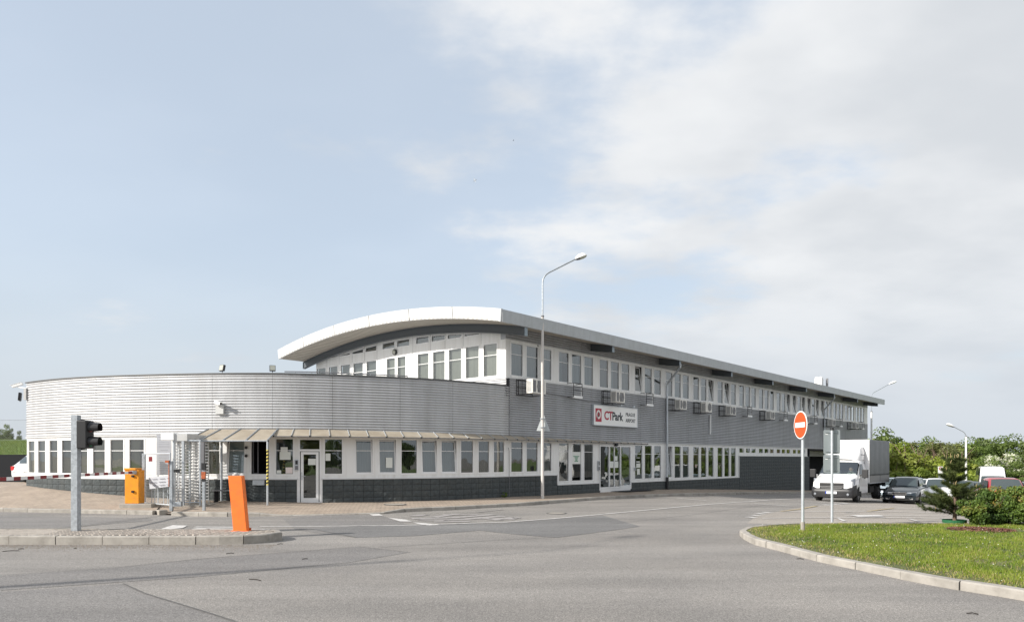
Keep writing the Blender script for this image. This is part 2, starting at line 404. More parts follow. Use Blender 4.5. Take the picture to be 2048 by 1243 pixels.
class MB:
    def __init__(s): s.v = []; s.f = []; s.mi = []
    def add(s, vs, fs, mi=0):
        n = len(s.v); s.v += [tuple(p) for p in vs]
        for f in fs: s.f.append(tuple(i + n for i in f)); s.mi.append(mi)
        return s
    def hexa(s, p, mi=0):      # p: 8 points, bottom loop 0-3 (ccw from above) and top loop 4-7
        return s.add(p, [(3, 2, 1, 0), (4, 5, 6, 7), (0, 1, 5, 4), (1, 2, 6, 5), (2, 3, 7, 6), (3, 0, 4, 7)], mi)
    def box(s, x0, x1, y0, y1, z0, z1, mi=0):
        return s.hexa([(x0, y0, z0), (x1, y0, z0), (x1, y1, z0), (x0, y1, z0), (x0, y0, z1), (x1, y0, z1), (x1, y1, z1), (x0, y1, z1)], mi)
    def obox(s, c, ax, ay, az, mi=0):
        c, ax, ay, az = Vector(c), Vector(ax), Vector(ay), Vector(az)
        P = [c + i * ax + j * ay + k * az for k in (-1, 1) for i, j in ((-1, -1), (1, -1), (1, 1), (-1, 1))]
        return s.hexa(P, mi)
    def tube(s, pts, r, n=8, mi=0, cap=True):
        pts = [Vector(p) for p in pts]; R = r if isinstance(r, (list, tuple)) else [r] * len(pts)
        rings = []; base = len(s.v)
        up = Vector((0, 0, 1)); prev = None
        for i, p in enumerate(pts):
            d = (pts[min(i + 1, len(pts) - 1)] - pts[max(i - 1, 0)]).normalized()
            if prev is None:
                a = d.cross(up)
                if a.length < 1e-3: a = d.cross(Vector((1, 0, 0)))
                a.normalize()
            else:
                a = prev - d * prev.dot(d); a.normalize()
            prev = a; b = d.cross(a)
            for k in range(n):
                t = 2 * pi * k / n
                s.v.append(tuple(p + R[i] * (cos(t) * a + sin(t) * b)))
        for i in range(len(pts) - 1):
            for k in range(n):
                k2 = (k + 1) % n
                s.f.append((base + i * n + k, base + i * n + k2, base + (i + 1) * n + k2, base + (i + 1) * n + k)); s.mi.append(mi)
        if cap:
            s.f.append(tuple(base + k for k in range(n))[::-1]); s.mi.append(mi)
            s.f.append(tuple(base + (len(pts) - 1) * n + k for k in range(n))); s.mi.append(mi)
        return s
    def grid(s, rows, mi=0, close=False):
        n = len(s.v); W = len(rows[0])
        for r in rows: s.v += [tuple(p) for p in r]
        for i in range(len(rows) - 1):
            for j in range(W - (0 if close else 1)):
                j2 = (j + 1) % W
                s.f.append((n + i * W + j, n + i * W + j2, n + (i + 1) * W + j2, n + (i + 1) * W + j)); s.mi.append(mi)
        return s
    def prism(s, poly, z0, z1, mi=0):   # poly: ccw xy
        n = len(poly); vs = [(x, y, z0) for x, y in poly] + [(x, y, z1) for x, y in poly]
        fs = [tuple(range(n))[::-1], tuple(range(n, 2 * n))] + [(i, (i + 1) % n, n + (i + 1) % n, n + i) for i in range(n)]
        return s.add(vs, fs, mi)
    def lathe(s, c, prof, n=16, mi=0, axis='z'):
        rows = []
        for r, h in prof:
            row = []
            for k in range(n):
                t = 2 * pi * k / n; a, b = r * cos(t), r * sin(t)
                row.append((c[0] + a, c[1] + b, c[2] + h) if axis == 'z' else ((c[0] + h, c[1] + a, c[2] + b) if axis == 'x' else (c[0] + b, c[1] + h, c[2] + a)))
            rows.append(row)
        return s.grid(rows, mi, close=True)
    def build(s, name, mats, parent=None, smooth=False, bevel=0.0, origin='auto', fixn=False):
        """world-coordinate vertices; the object's origin goes to its own base"""
        if not isinstance(mats, (list, tuple)): mats = [mats]
        a = np.array(s.v, dtype=float)
        if origin == 'auto':
            lo, hi = a.min(0), a.max(0); og = Vector(((lo[0] + hi[0]) / 2, (lo[1] + hi[1]) / 2, lo[2]))
        else: og = Vector(origin)
        a = a - np.array(og)
        me = bpy.data.meshes.new(name)
        me.from_pydata([tuple(x) for x in a.tolist()], [], s.f)
        for m_ in mats: me.materials.append(m_)
        if len(mats) > 1: me.polygons.foreach_set('material_index', s.mi)
        if smooth: me.polygons.foreach_set('use_smooth', [True] * len(s.f))
        me.update()
        o = bpy.data.objects.new(name, me); COL.objects.link(o)
        o.location = og
        if parent is not None:
            o.parent = parent; o.location = og - wloc(parent)
        if bevel:
            bv = o.modifiers.new('bevel', 'BEVEL'); bv.width = bevel; bv.segments = 2; bv.limit_method = 'ANGLE'
        if smooth == 'auto' or smooth:
            try: me.set_sharp_from_angle(angle=radians(40))
            except Exception: pass
        return o

def text_mesh(name, txt, size, mt, M, parent, offset=0.0, extrude=0.004, xscale=1.0, spacing=1.0):
    cu = bpy.data.curves.new(name, 'FONT'); cu.body = txt; cu.size = size; cu.extrude = extrude; cu.offset = offset
    cu.space_character = spacing; cu.resolution_u = 3
    tmp = bpy.data.objects.new('t', cu); COL.objects.link(tmp)
    dg = bpy.context.evaluated_depsgraph_get(); dg.update()
    me = bpy.data.meshes.new_from_object(tmp.evaluated_get(dg)); me.name = name
    bpy.data.objects.remove(tmp); bpy.data.curves.remove(cu)
    me.transform(Matrix.Diagonal((xscale, 1, 1, 1)))
    me.materials.clear(); me.materials.append(mt)
    me.transform(M)
    o = bpy.data.objects.new(name, me); COL.objects.link(o)
    if parent is not None:
        o.parent = parent; o.location = -wloc(parent)
    return o

# ------------------------------------------------------------------ terrain functions
def sp(v, k): 
    return k * log(1 + exp(max(-40, min(40, v / k))))
def g(x, y):                       # road level
    v = sp(0.045 * (x - 9.8) + 0.01 * (y - 36), 0.07)
    return -(1.55 - sp(1.55 - v, 0.1))
def at(px, py, dz=0.0, gf=None):   # point of the photograph -> point on the ground (+dz)
    gf = gf or g
    k = (px - CX) / F; Y = 20.0
    for _ in range(60):
        Y2 = (EYE - gf(k * Y, Y) - dz) * F / (py - HY)
        Y = 0.5 * Y + 0.5 * Y2
    return (k * Y, Y)
def aty(px, py, Y):                # point of the photograph at a known distance
    return Vector(((px - CX) / F * Y, Y, EYE - (py - HY) / F * Y))

d1 = Vector((0.6564, 0.7545, 0)); d2 = Vector((-0.7545, 0.6564, 0))
CN = Vector((-0.265, 31.5, 0))

# the long wall: curved part (s<0) running into the straight facade (s>0)
_raw = [(-22.6, 32.2), (-20.86, 30.6), (-18.66, 29.15), (-16.27, 28.15), (-13.86, 27.58), (-11.5, 27.2), (-9.2, 27.12), (-7.37, 27.42),
        (-4.04, 28.7), (-2.3, 29.75), (-0.265, 31.5), (1.05, 33.01), (2.36, 34.52)]
def _cr(P, n):
    out = []
    for i in range(1, len(P) - 2):
        p0, p1, p2, p3 = [np.array(P[j]) for j in (i - 1, i, i + 1, i + 2)]
        for k in range(n):
            t = k / n
            out.append(0.5 * ((2 * p1) + (-p0 + p2) * t + (2 * p0 - 5 * p1 + 4 * p2 - p3) * t * t + (-p0 + 3 * p1 - 3 * p2 + p3) * t ** 3))
    return out
_c = _cr(_raw, 24)
_c = np.array([p for p in _c])
# keep part up to the corner, smooth a little
_ci = int(np.argmin(((_c - np.array([-0.265, 31.5])) ** 2).sum(1)))
_ext = np.array([[-0.265 + 0.6564 * t, 31.5 + 0.7545 * t] for t in np.arange(0.1, 3, 0.1)])
_c = np.vstack([_c[:_ci + 1], _ext])
for _ in range(60):
    _c[1:-1] = 0.25 * _c[:-2] + 0.5 * _c[1:-1] + 0.25 * _c[2:]
_cs = np.concatenate([[0], np.cumsum(np.sqrt(((_c[1:] - _c[:-1]) ** 2).sum(1)))])
_ic = int(np.argmin(((_c - np.array([-0.265, 31.5])) ** 2).sum(1)))
_cs = _cs - _cs[_ic]
S0 = float(_cs[0])                 # left end of the curved wall (negative)

class Main:
    def fr(s, t):
        if t >= 2.0:
            p = CN + d1 * t; T = d1
            return p, T, Vector((T.y, -T.x, 0))
        x = np.interp(t, _cs, _c[:, 0]); y = np.interp(t, _cs, _c[:, 1])
        e = 0.15
        xa, xb = np.interp(t - e, _cs, _c[:, 0]), np.interp(t + e, _cs, _c[:, 0])
        ya, yb = np.interp(t - e, _cs, _c[:, 1]), np.interp(t + e, _cs, _c[:, 1])
        T = Vector((xb - xa, yb - ya, 0)).normalized()
        return Vector((x, y, 0)), T, Vector((T.y, -T.x, 0))
    curved_until = 1.0
class Gable:
    def fr(s, t):
        T = -d2
        return CN + T * t, T, Vector((T.y, -T.x, 0))
    curved_until = -1e9
PM, PG = Main(), Gable()
def pt(path, s, o, z):
    p, T, N = path.fr(s)
    v = p + N * o; v.z = z
    return v
def s_of(path, px, o=0.0, lo=None, hi=None):
    lo = S0 if lo is None else lo; hi = 57.0 if hi is None else hi
    f = lambda s: (lambda v: CX + F * v.x / v.y)(pt(path, s, o, 0))
    for _ in range(50):
        m_ = 0.5 * (lo + hi)
        if f(m_) < px: lo = m_
        else: hi = m_
    return 0.5 * (lo + hi)
def ssteps(path, s0, s1, step=0.5):
    if s0 >= path.curved_until: return [s0, s1]
    n = max(1, int(math.ceil((s1 - s0) / step)))
    return [s0 + (s1 - s0) * i / n for i in range(n + 1)]
def slab(mb, path, s0, s1, z0, z1, o0, o1, mi=0):
    """a slab along the path; z0/z1 numbers or functions of s; o0<o1 (outwards)"""
    zf0 = z0 if callable(z0) else (lambda s: z0); zf1 = z1 if callable(z1) else (lambda s: z1)
    st = ssteps(path, s0, s1)
    rows = []
    for s in st:
        rows.append([pt(path, s, o1, zf0(s)), pt(path, s, o1, zf1(s)), pt(path, s, o0, zf1(s)), pt(path, s, o0, zf0(s))])
    n = len(mb.v)
    mb.grid([[r[0], r[1], r[2], r[3]] for r in rows], mi, close=True)
    k = len(rows) - 1
    mb.f.append((n, n + 1, n + 2, n + 3)); mb.mi.append(mi)
    mb.f.append((n + 4 * k + 3, n + 4 * k + 2, n + 4 * k + 1, n + 4 * k)); mb.mi.append(mi)

# wall foot and pavement levels
_kx = [-60, -17.9, -11.8, -11.1, -9.3, -8.3, -7.46, -4.4, -3.82, -2.23, 0.72]
_ky = [26.5, 25.0, 23.7, 23.3, 22.95, 23.0, 23.2, 23.8, 24.84, 25.8, 28.45]
_wx = [-60] + [float(v) for v in _c[:_ic + 1:6, 0]]
_wy = [31.0] + [float(v) for v in _c[:_ic + 1:6, 1]]
_rx = [-60, -24, -20.9, -14, -11.2, -8, -7.2, -4, 0, 2]
_ry = [0.42, 0.45, 0.62, 0.25, 0.15, 0.08, 0.05, 0.04, 0.05, 0.0]
def sw(x, y):                       # pavement surface
    yk = np.interp(x, _kx, _ky); yw = np.interp(x, _wx, _wy); R = np.interp(x, _rx, _ry)
    f = 0.0 if x > 2 else max(0.0, min(1.0, (y - yk - 0.2) / max(0.5, yw - yk - 0.2)))
    return g(x, y) + 0.12 + float(R) * f

# ================================================================== GROUND
xs = np.concatenate([[-3000, -900, -300, -120], np.arange(-70, -44, 4), np.arange(-44, 60, 1.0), np.arange(60, 124, 4), [200, 500, 1200, 3000]])
ys = np.concatenate([[-3000, -900, -300, -120], np.arange(-60, -4, 4), np.arange(-4, 70, 1.0), np.arange(70, 134, 4), [200, 500, 1200, 3000]])
mb = MB()
mb.grid([[(x, y, g(x, y)) for x in xs] for y in ys])
gr = mb.build('ground', M_asph, origin=(0, 0, 0)); tag(gr, 'worn light grey asphalt of the forecourt and road', kind='structure')
for p in gr.data.polygons: p.use_smooth = True

def sheet(name, poly, dz, mt, parent=None, step=0.8, gf=None, kind='structure'):
    """flat patch lying on the ground, cut on a grid so it follows it"""
    import bmesh
    gf = gf or g
    bm = bmesh.new()
    bm.faces.new([bm.verts.new((x, y, 0)) for x, y in poly])
    lo = [min(p[i] for p in poly) for i in (0, 1)]; hi = [max(p[i] for p in poly) for i in (0, 1)]
    if (hi[0] - lo[0]) * (hi[1] - lo[1]) > step * step * 2:
        for ax in (0, 1):
            c = lo[ax] + step
            while c < hi[ax]:
                co = [0, 0, 0]; co[ax] = c; no = [0, 0, 0]; no[ax] = 1
                bmesh.ops.bisect_plane(bm, geom=bm.verts[:] + bm.edges[:] + bm.faces[:], plane_co=co, plane_no=no)
                c += step
    for v in bm.verts: v.co.z = gf(v.co.x, v.co.y) + dz
    bmesh.ops.recalc_face_normals(bm, faces=bm.faces)
    if sum(f.normal.z for f in bm.faces) < 0: bmesh.ops.reverse_faces(bm, faces=bm.faces)
    me = bpy.data.meshes.new(name); bm.to_mesh(me); bm.free(); me.materials.append(mt)
    o = bpy.data.objects.new(name, me); COL.objects.link(o)
    if parent is not None: o.parent = parent; o.location = -wloc(parent)
    elif kind: o['kind'] = kind
    return o
def px_poly(pts): return [at(*p) for p in pts]

# lighter parking surface on the right
lot = px_poly([(1494, 1046), (1512, 1032), (1533, 1025.5), (1562, 1021.5), (1624, 1011), (1700, 1007.5), (1800, 1003)]) + [(34, 50), (62, 80), (95, 80), (95, 10), (26, 10), (26, 19.7)] + [(9, 19.7)]
sheet('parking_lot', lot, 0.004, M_asph_lot, step=2.0)
# asphalt patches of other ages
sheet('asphalt_patch', px_poly([(566, 1037), (640, 1030), (760, 1029), (820, 1050), (700, 1052), (713, 1074), (640, 1066), (590, 1058)]), 0.004, M_asph_mid)
sheet('asphalt_patch', px_poly([(700, 1052.5), (1010, 1045.5), (1205, 1030), (1280, 1052), (1240, 1058), (1113, 1074.5), (1020, 1067), (959, 1060), (830, 1071), (713, 1074.5), (620, 1057)]), 0.005, M_asph_dark)
sheet('asphalt_patch', px_poly([(0, 1151), (230, 1135), (400, 1117), (720, 1093), (817, 1104), (700, 1124), (393, 1153), (0, 1180)]), 0.004, M_asph_mid)
sheet('asphalt_patch', px_poly([(0, 1183), (246, 1167), (290, 1187), (405, 1222), (470, 1243), (480, 1280), (-200, 1280), (-200, 1190)]), 0.004, M_asph_mid)
sheet('asphalt_patch', px_poly([(-400, 1035), (0, 1030), (300, 1035), (305, 1040), (115, 1056), (-400, 1056)]), 0.004, M_asph_mid)

def line_strip(mb, pts, w, dz=0.012, dens=0.6, gf=None):
    P = []
    for a, b in zip(pts[:-1], pts[1:]):
        L = math.dist(a, b); n = max(1, int(L / dens))
        P += [(a[0] + (b[0] - a[0]) * i / n, a[1] + (b[1] - a[1]) * i / n) for i in range(n)]
    P.append(pts[-1]); rows = []
    for i, p in enumerate(P):
        q0, q1 = P[max(0, i - 1)], P[min(len(P) - 1, i + 1)]
        d = Vector((q1[0] - q0[0], q1[1] - q0[1], 0)).normalized(); n = Vector((-d.y, d.x, 0)) * (w / 2)
        gg = gf or g
        rows.append([(p[0] + n.x, p[1] + n.y, gg(p[0] + n.x, p[1] + n.y) + dz), (p[0] - n.x, p[1] - n.y, gg(p[0] - n.x, p[1] - n.y) + dz)])
    mb.grid(rows); return mb
def marking(name, pxs, w, mt=None, dz=0.012, label=None):
    o = line_strip(MB(), [at(*p) for p in pxs], w, dz).build(name, mt or M_line)
    o['kind'] = 'structure'
    return o
marking('road_line', [(520, 1052.5), (640, 1052), (800, 1050.5), (1010, 1044), (1105, 1037), (1205, 1028), (1310, 1018), (1420, 1008), (1500, 1002.5), (1620, 996), (1700, 993)], 0.13)
marking('road_line', [(1509, 1006.5), (1577, 1011.5)], 0.12)
marking('road_line', [(1355, 996), (1413, 1000.5)], 0.12)
marking('road_line', [(954, 1024), (1005, 1018.5)], 0.12, M_linefaded)
for a, b in (((1497, 1034.5), (1508, 1033.8)), ((1507, 1030.5), (1517, 1030)), ((1515, 1027.2), (1527, 1026.6)), ((1529, 1024.6), (1539, 1024)), ((1648, 1009.6), (1658, 1009)), ((1665, 1008), (1676, 1007.4)), ((1684, 1007), (1694, 1006.5))):
    marking('road_line', [a, b], 0.35 if a[0] < 1600 else 0.3)
for pts, m_ in (([(1562, 1022.6), (1600, 1018), (1634, 1011.5)], M_liney), ([(1735, 1022.6), (1788, 1016)], M_liney)):
    marking('road_line', pts, 0.12, m_, 0.02)
for pts in ([(1525, 1036.6), (1900, 1036.8)], [(1562, 1024), (1900, 1026)], [(1690, 1031.5), (1900, 1032)], [(1676, 1036.5), (1690, 1042.5)], [(1818, 1037.6), (1838, 1043)], [(1770, 1016), (1880, 1019)]):
    marking('bay_line', pts, 0.1, M_line, 0.02)
o_ = sheet('road_marking_patch', px_poly([(1700, 1030.5), (1758, 1030), (1768, 1033), (1716, 1033.8)]), 0.024, M_line)
# faded lettering block on the road by the kerb
for pts, w in (([(826, 1031.8), (850, 1029)], .35), ([(868, 1034), (915, 1027)], .3), ([(824, 1036.8), (905, 1035), (986, 1028.5)], .42), ([(880, 1040), (930, 1038), (1008, 1031.5)], .4),
               ([(838, 1039), (900, 1040.5)], .35), ([(868, 1043.5), (940, 1042)], .35), ([(975, 1038), (1037, 1035)], .45), ([(1015, 1038.5), (1030, 1034)], .4), ([(885, 1029), (955, 1028.6)], .25),
               ([(1000, 1040), (968, 1036)], .3)):
    marking('road_lettering', pts, w, M_linefaded)
for poly in ([(738, 1027.5), (757, 1026.5), (766, 1031), (746, 1031.5)], [(776, 1035), (812, 1039), (824, 1043), (800, 1042.5)], [(826, 1044.5), (850, 1046), (880, 1049.5), (858, 1050.6), (838, 1048)]):
    sheet('give_way_mark', px_poly(poly), 0.014, M_line)
sheet('arrow_mark', px_poly([(345, 1050), (375, 1051), (365, 1056), (315, 1060), (330, 1055)]), 0.014, M_line)
marking('arrow_mark', [(390, 1053.5), (470, 1054)], .2, M_line); marking('arrow_mark', [(388, 1057), (535, 1059)], .3, M_line)
for pts in ([(1212, 1048), (1300, 1039), (1400, 1027), (1494, 1014), (1530, 1009)], [(0, 1151), (230, 1135), (400, 1117.5), (720, 1093)], [(246, 1167), (290, 1187), (405, 1222), (470, 1243)],
            [(113, 1056.5), (230, 1043), (318, 1030.5)], [(120, 1057.5), (236, 1044), (322, 1031.5)], [(620, 1057), (713, 1074.5)], [(720, 1093), (817, 1104)], [(760, 1094), (990, 1080), (1100, 1074)]):
    sm_ = line_strip(MB(), [at(*p) for p in pts], 0.022, 0.013).build('tar_seam', M_seam); sm_['kind'] = 'structure'

# ---- pavement by the building
kerb_b = [(-11.1, 23.27), (-9.3, 22.9), (-8.3, 23.05)] + [at(564, 1031.5)] + [at(680, 1029), at(763, 1027.4)] + [at(804, 1023.5), at(900.5, 1019.5), at(980, 1014.5), at(1060, 1010), at(1130, 1003.8), at(1205, 998), at(1307, 993), at(1420, 990), at(1520, 987.6), at(1620, 986)]
lx, ly = kerb_b[-1]; kerb_b += [(lx + 9, ly + 8.6), (lx + 22, ly + 22)]
def dens(P, st=0.5):
    out = []
    for a, b in zip(P[:-1], P[1:]):
        n = max(1, int(math.dist(a, b) / st)); out += [(a[0] + (b[0] - a[0]) * i / n, a[1] + (b[1] - a[1]) * i / n) for i in range(n)]
    return out + [P[-1]]
def arclen(P): return np.concatenate([[0], np.cumsum([math.dist(a, b) for a, b in zip(P[:-1], P[1:])])])
def resample(P, n):
    L = arclen(P); t = np.linspace(0, L[-1], n)
    return list(zip(np.interp(t, L, [p[0] for p in P]), np.interp(t, L, [p[1] for p in P])))
def pave_h(x, y, flush):
    return sw(x, y) - flush
def flushf(x, y):                  # dropped kerb between the two raised ones
    if x > -3.6 or x < -8.4: return 0.0
    d = min(1.0, (x + 8.4) / 0.9, (-3.6 - x) / 0.8); yk = np.interp(x, _kx, _ky)
    return 0.095 * max(0, d) * max(0.0, 1 - max(0, y - yk) / 1.2)
def pav_z(x, y): return sw(x, y) - flushf(x, y)
def strip_surface(name, A, B, mt, n, m, zf=pav_z, kind='structure'):
    RA, RB = resample(A, n), resample(B, n); rows = []
    for j in range(m + 1):
        f = j / m; rows.append([(a[0] + (b[0] - a[0]) * f, a[1] + (b[1] - a[1]) * f) for a, b in zip(RA, RB)])
    mb = MB(); mb.grid([[(x, y, zf(x, y)) for x, y in r] for r in rows])
    o = mb.build(name, mt, origin=(0, 0, 0)); o['kind'] = kind
    return o
# matched by rays of constant x: sample both
wallfoot = lambda s: (lambda v: (v.x, v.y))(pt(PM, s, -0.02, 0))
A1 = [p for p in kerb_b if p[0] <= 1.2] 
def inset(P, d):
    out = []
    for i, p in enumerate(P):
        q0, q1 = P[max(0, i - 1)], P[min(len(P) - 1, i + 1)]
        t = Vector((q1[0] - q0[0], q1[1] - q0[1], 0)).normalized(); out.append((p[0] - t.y * d, p[1] + t.x * d))
    return out
Kin = inset(dens(kerb_b, 0.4), 0.14)
sL = s_of(PM, 330)
ka = arclen(Kin)
B1 = [wallfoot(s) for s in np.linspace(sL, 57, 90)] + [(38.5, 78)]
pav = strip_surface('pavement', Kin, B1, M_pave, 180, 10)
tag(pav, 'beige concrete block pavement along the building', kind='structure')
kerb_a = [(-46, 26.5), (-30, 25.9), (-18.0, 25.05), (-14.5, 24.3), (-11.9, 23.66)]
Ka = inset(dens(kerb_a, 0.4), 0.14)
B2 = [(-46, 40), (-26, 40), (-21.0, 33)] + [wallfoot(s) for s in np.linspace(S0 + 0.3, sL, 40)]
pav2 = strip_surface('pavement', Ka, B2, M_pave, 120, 14)
tag(pav2, 'sloping block paving left of the barrier', kind='structure')
# bridge between both pavements (behind the gate posts)
mbp = MB(); A_, B_, C_, D_ = Ka[-1], Kin[0], B1[0], B2[-1]
mbp.add([(A_[0], A_[1], g(*A_) + .05), (B_[0], B_[1], g(*B_) + .05), (C_[0], C_[1], sw(*C_) ), (C_[0] - .02, C_[1] + .01, sw(*C_))], [(0, 1, 2, 3)])
tag(mbp.build('pavement', M_pave), 'narrow strip of paving between the gate posts', kind='structure')

def kerb(label, P, h=0.13, L=1.0, w=0.15, zf=g, drop=None, side=1):
    root = empty('kerb', (P[0][0], P[0][1], zf(*P[0]))); tag(root, label, kind='structure')
    D = dens(P, 0.1); al = arclen(D); tot = al[-1]; n = max(1, int(round(tot / L)))
    def pos(t): return np.array([np.interp(t, al, [p[0] for p in D]), np.interp(t, al, [p[1] for p in D])])
    for i in range(n):
        t0, t1 = tot * i / n + 0.008, tot * (i + 1) / n - 0.008; mb = MB(); rows = []
        for k in range(3):
            t = t0 + (t1 - t0) * k / 2; p = pos(t); e = 0.15
            d = pos(min(tot, t + e)) - pos(max(0, t - e)); d = d / np.linalg.norm(d); nn = np.array([-d[1], d[0]]) * side
            z = zf(p[0], p[1]); hh = h - (drop(p[0], p[1]) if drop else 0) + 0.006 * sin(i * 7.3)
            j = 0.006 * sin(i * 3.7)
            prof = [(0 + j, -0.1), (0 + j, hh - 0.02), (0.02 + j, hh), (w + j, hh + 0.004), (w + j, -0.1)]
            rows.append([(p[0] + nn[0] * a, p[1] + nn[1] * a, z + b) for a, b in prof])
        mb.grid(rows, close=True); m = len(rows[0])
        mb.f += [tuple(range(m)), tuple(range(2 * m, 3 * m))[::-1]]; mb.mi += [0, 0]
        mb.build('kerb_stone', M_kerb, root)
    return root
kerb('long kerb along the pavement in front of the building', kerb_b, drop=flushf)
kerb('kerb of the paving left of the orange barrier cabinet', kerb_a)

# left traffic island
xe = -5.25
def isl(x0):
    front = [(x0, 15.45), (-6.3, 15.43), (-5.75, 15.52), (-5.35, 15.85), (-5.22, 16.25), (-5.35, 16.65), (-5.75, 16.95), (-6.4, 17.08), (x0, 17.15)]
    return front
IS = isl(-26)
kerb('kerb round the left traffic island', IS, h=0.185)
inn = inset(dens(IS, 0.15), 0.14)
mb = MB(); mb.prism([(p[0], p[1]) for p in inn], -0.05, 0.171)
ib = mb.build('traffic_island', M_sand); tag(ib, 'bed of the left traffic island', kind='structure')
# pavers on it: herringbone-like diagonal courses
isl_root = empty('island_paving', (-6, 16.2, 0.165)); tag(isl_root, 'small grey block pavers on the left island', kind='structure')
pmesh = []
for k in range(4):
    m_ = MB(); h = 0.018 + 0.003 * k
    m_.add([(-.098, -.048, 0), (.098, -.048, 0), (.098, .048, 0), (-.098, .048, 0), (-.09, -.04, h), (.09, -.04, h), (.09, .04, h), (-.09, .04, h)],
           [(4, 5, 6, 7), (0, 1, 5, 4), (1, 2, 6, 5), (2, 3, 7, 6), (3, 0, 4, 7)])
    o = m_.build('paver', M_paver, isl_root, origin=(0, 0, 0)); pmesh.append(o.data); bpy.data.objects.remove(o)
def inside(x, y):
    if x < -6.2: return 15.66 < y < 16.92
    return (x + 6.2) ** 2 / 0.80 ** 2 + (y - 16.28) ** 2 / 0.64 ** 2 < 1
cand = []
ca, sa = cos(radians(52)), sin(radians(52))
for i in range(-140, 20):
    for j in range(-160, 160):
        u = i * 0.202 + (0.1 if j % 2 else 0); v = j * 0.1015
        x, y = -6 + u * ca - v * sa, 16.2 + u * sa + v * ca
        if x > -25 and inside(x, y): cand.append((x, y))
cand.sort(key=lambda p: -p[0] )
restm = MB()
for n_, (x, y) in enumerate(cand):
    if n_ < 300:
        o = bpy.data.objects.new('paver', pmesh[n_ % 4]); COL.objects.link(o); o.parent = isl_root
        o.location = (x + 6, y - 16.2, random.uniform(-.002, .002)); o.rotation_euler = (0, 0, radians(52))
    else:
        hx, hy = Vector((ca, sa, 0)) * .096, Vector((-sa, ca, 0)) * .046
        restm.obox((x, y, 0.165 + .009), hx, hy, (0, 0, random.uniform(.009, .011)))
rs = restm.build('paver', M_paver, isl_root); rs['kind'] = 'stuff'

# right grass island
GI = [(7.6, 7.4), at(2048, 1201), at(2011, 1194), at(1890, 1175), at(1789, 1155), at(1706, 1137), at(1642, 1124), at(1547, 1098), at(1513, 1090), at(1489, 1079.5), (5.5, 17.3), (5.95, 18.2), (6.7, 18.85), (7.6, 19.25), (9.0, 19.42), (13, 19.45), (25, 19.6)]
kerb('curved kerb round the grass island', GI, h=0.13, side=-1)
gin = inset(dens(GI, 0.3), -0.13) + [(25, 5), (11, 5)]
def grass_z(x, y): return 0.105
sheet('grass_soil', gin, 0.115, mat('turf_soil', (0.085, 0.10, 0.03), 0.95, var=0.4, vscale=3, dirt=(0.26, 0.20, 0.12), dirt_amt=0.7, dirt_scale=0.8), gf=lambda x, y: 0.0)
def inpoly(P, x, y):
    c = np.zeros(len(x), bool); n = len(P)
    for i in range(n):
        x0, y0 = P[i]; x1, y1 = P[(i + 1) % n]
        if y0 == y1: continue
        c ^= ((y0 > y) != (y1 > y)) & (x < (x1 - x0) * (y - y0) / (y1 - y0) + x0)
    return c
def np_mesh(name, V, Fc, mt, tint=None, parent=None, loc=(0, 0, 0)):
    me = bpy.data.meshes.new(name); nv, nf, k = len(V), len(Fc), Fc.shape[1]
    me.vertices.add(nv); me.vertices.foreach_set('co', V.astype(np.float32).ravel())
    me.loops.add(nf * k); me.loops.foreach_set('vertex_index', Fc.astype(np.int32).ravel())
    me.polygons.add(nf); me.polygons.foreach_set('loop_start', np.arange(0, nf * k, k, dtype=np.int32))
    me.update(calc_edges=True)
    me.materials.append(mt)
    if tint is not None:
        a = me.attributes.new('tint', 'FLOAT', 'FACE'); a.data.foreach_set('value', tint.astype(np.float32))
    o = bpy.data.objects.new(name, me); COL.objects.link(o); o.location = loc
    if parent is not None: o.parent = parent
    return o
def edge_dist(P, x, y):
    d = np.full(len(x), 1e9)
    for (x0, y0), (x1, y1) in zip(P[:-1], P[1:]):
        dx, dy = x1 - x0, y1 - y0; t = np.clip(((x - x0) * dx + (y - y0) * dy) / (dx * dx + dy * dy), 0, 1)
        d = np.minimum(d, np.hypot(x - x0 - t * dx, y - y0 - t * dy))
    return d
N_ = 330000
gx = RNG.uniform(5.2, 16.5, N_); gy = 8.0 + 11.5 * RNG.uniform(0, 1, N_) ** 1.0
ok = inpoly(gin, gx, gy); gx, gy = gx[ok], gy[ok]
ed = edge_dist(dens(GI, 0.4), gx, gy)
fn = 0.5 + 0.5 * np.sin(gx * 2.1 + 1.3 * np.sin(gy * 1.7)) * np.sin(gy * 1.9 + 1.1 * np.sin(gx * 1.3))
fn2 = 0.5 + 0.5 * np.sin(gx * 7.1 + 2 * np.sin(gy * 5.0)) * np.sin(gy * 6.3 + 1.7 * np.sin(gx * 4.3))
_nm = ((gx - 11.5) / .95) ** 2 + ((gy - 17.45) / .62) ** 2 > 1
keep = _nm & (RNG.uniform(0, 1, len(gx)) < np.clip((ed - 0.06) / 0.6, 0.10, 1) * (0.35 + 0.65 * fn2) * (0.55 + .45 * fn))
gx, gy, ed, fn, fn2 = gx[keep], gy[keep], ed[keep], fn[keep], fn2[keep]
n = len(gx); hh = RNG.uniform(0.025, 0.055, n) * (0.75 + 0.6 * fn2) * np.clip(0.5 + ed, 0.5, 1.1); an = RNG.uniform(0, 2 * pi, n); wd = RNG.uniform(0.004, 0.009, n)
ln = RNG.uniform(0, 0.05, n); la = RNG.uniform(0, 2 * pi, n)
V = np.zeros((n, 3, 3)); z0 = 0.112
V[:, 0] = np.stack([gx - wd * np.cos(an), gy - wd * np.sin(an), np.full(n, z0)], 1)
V[:, 1] = np.stack([gx + wd * np.cos(an), gy + wd * np.sin(an), np.full(n, z0)], 1)
V[:, 2] = np.stack([gx + ln * np.cos(la), gy + ln * np.sin(la), z0 + hh], 1)
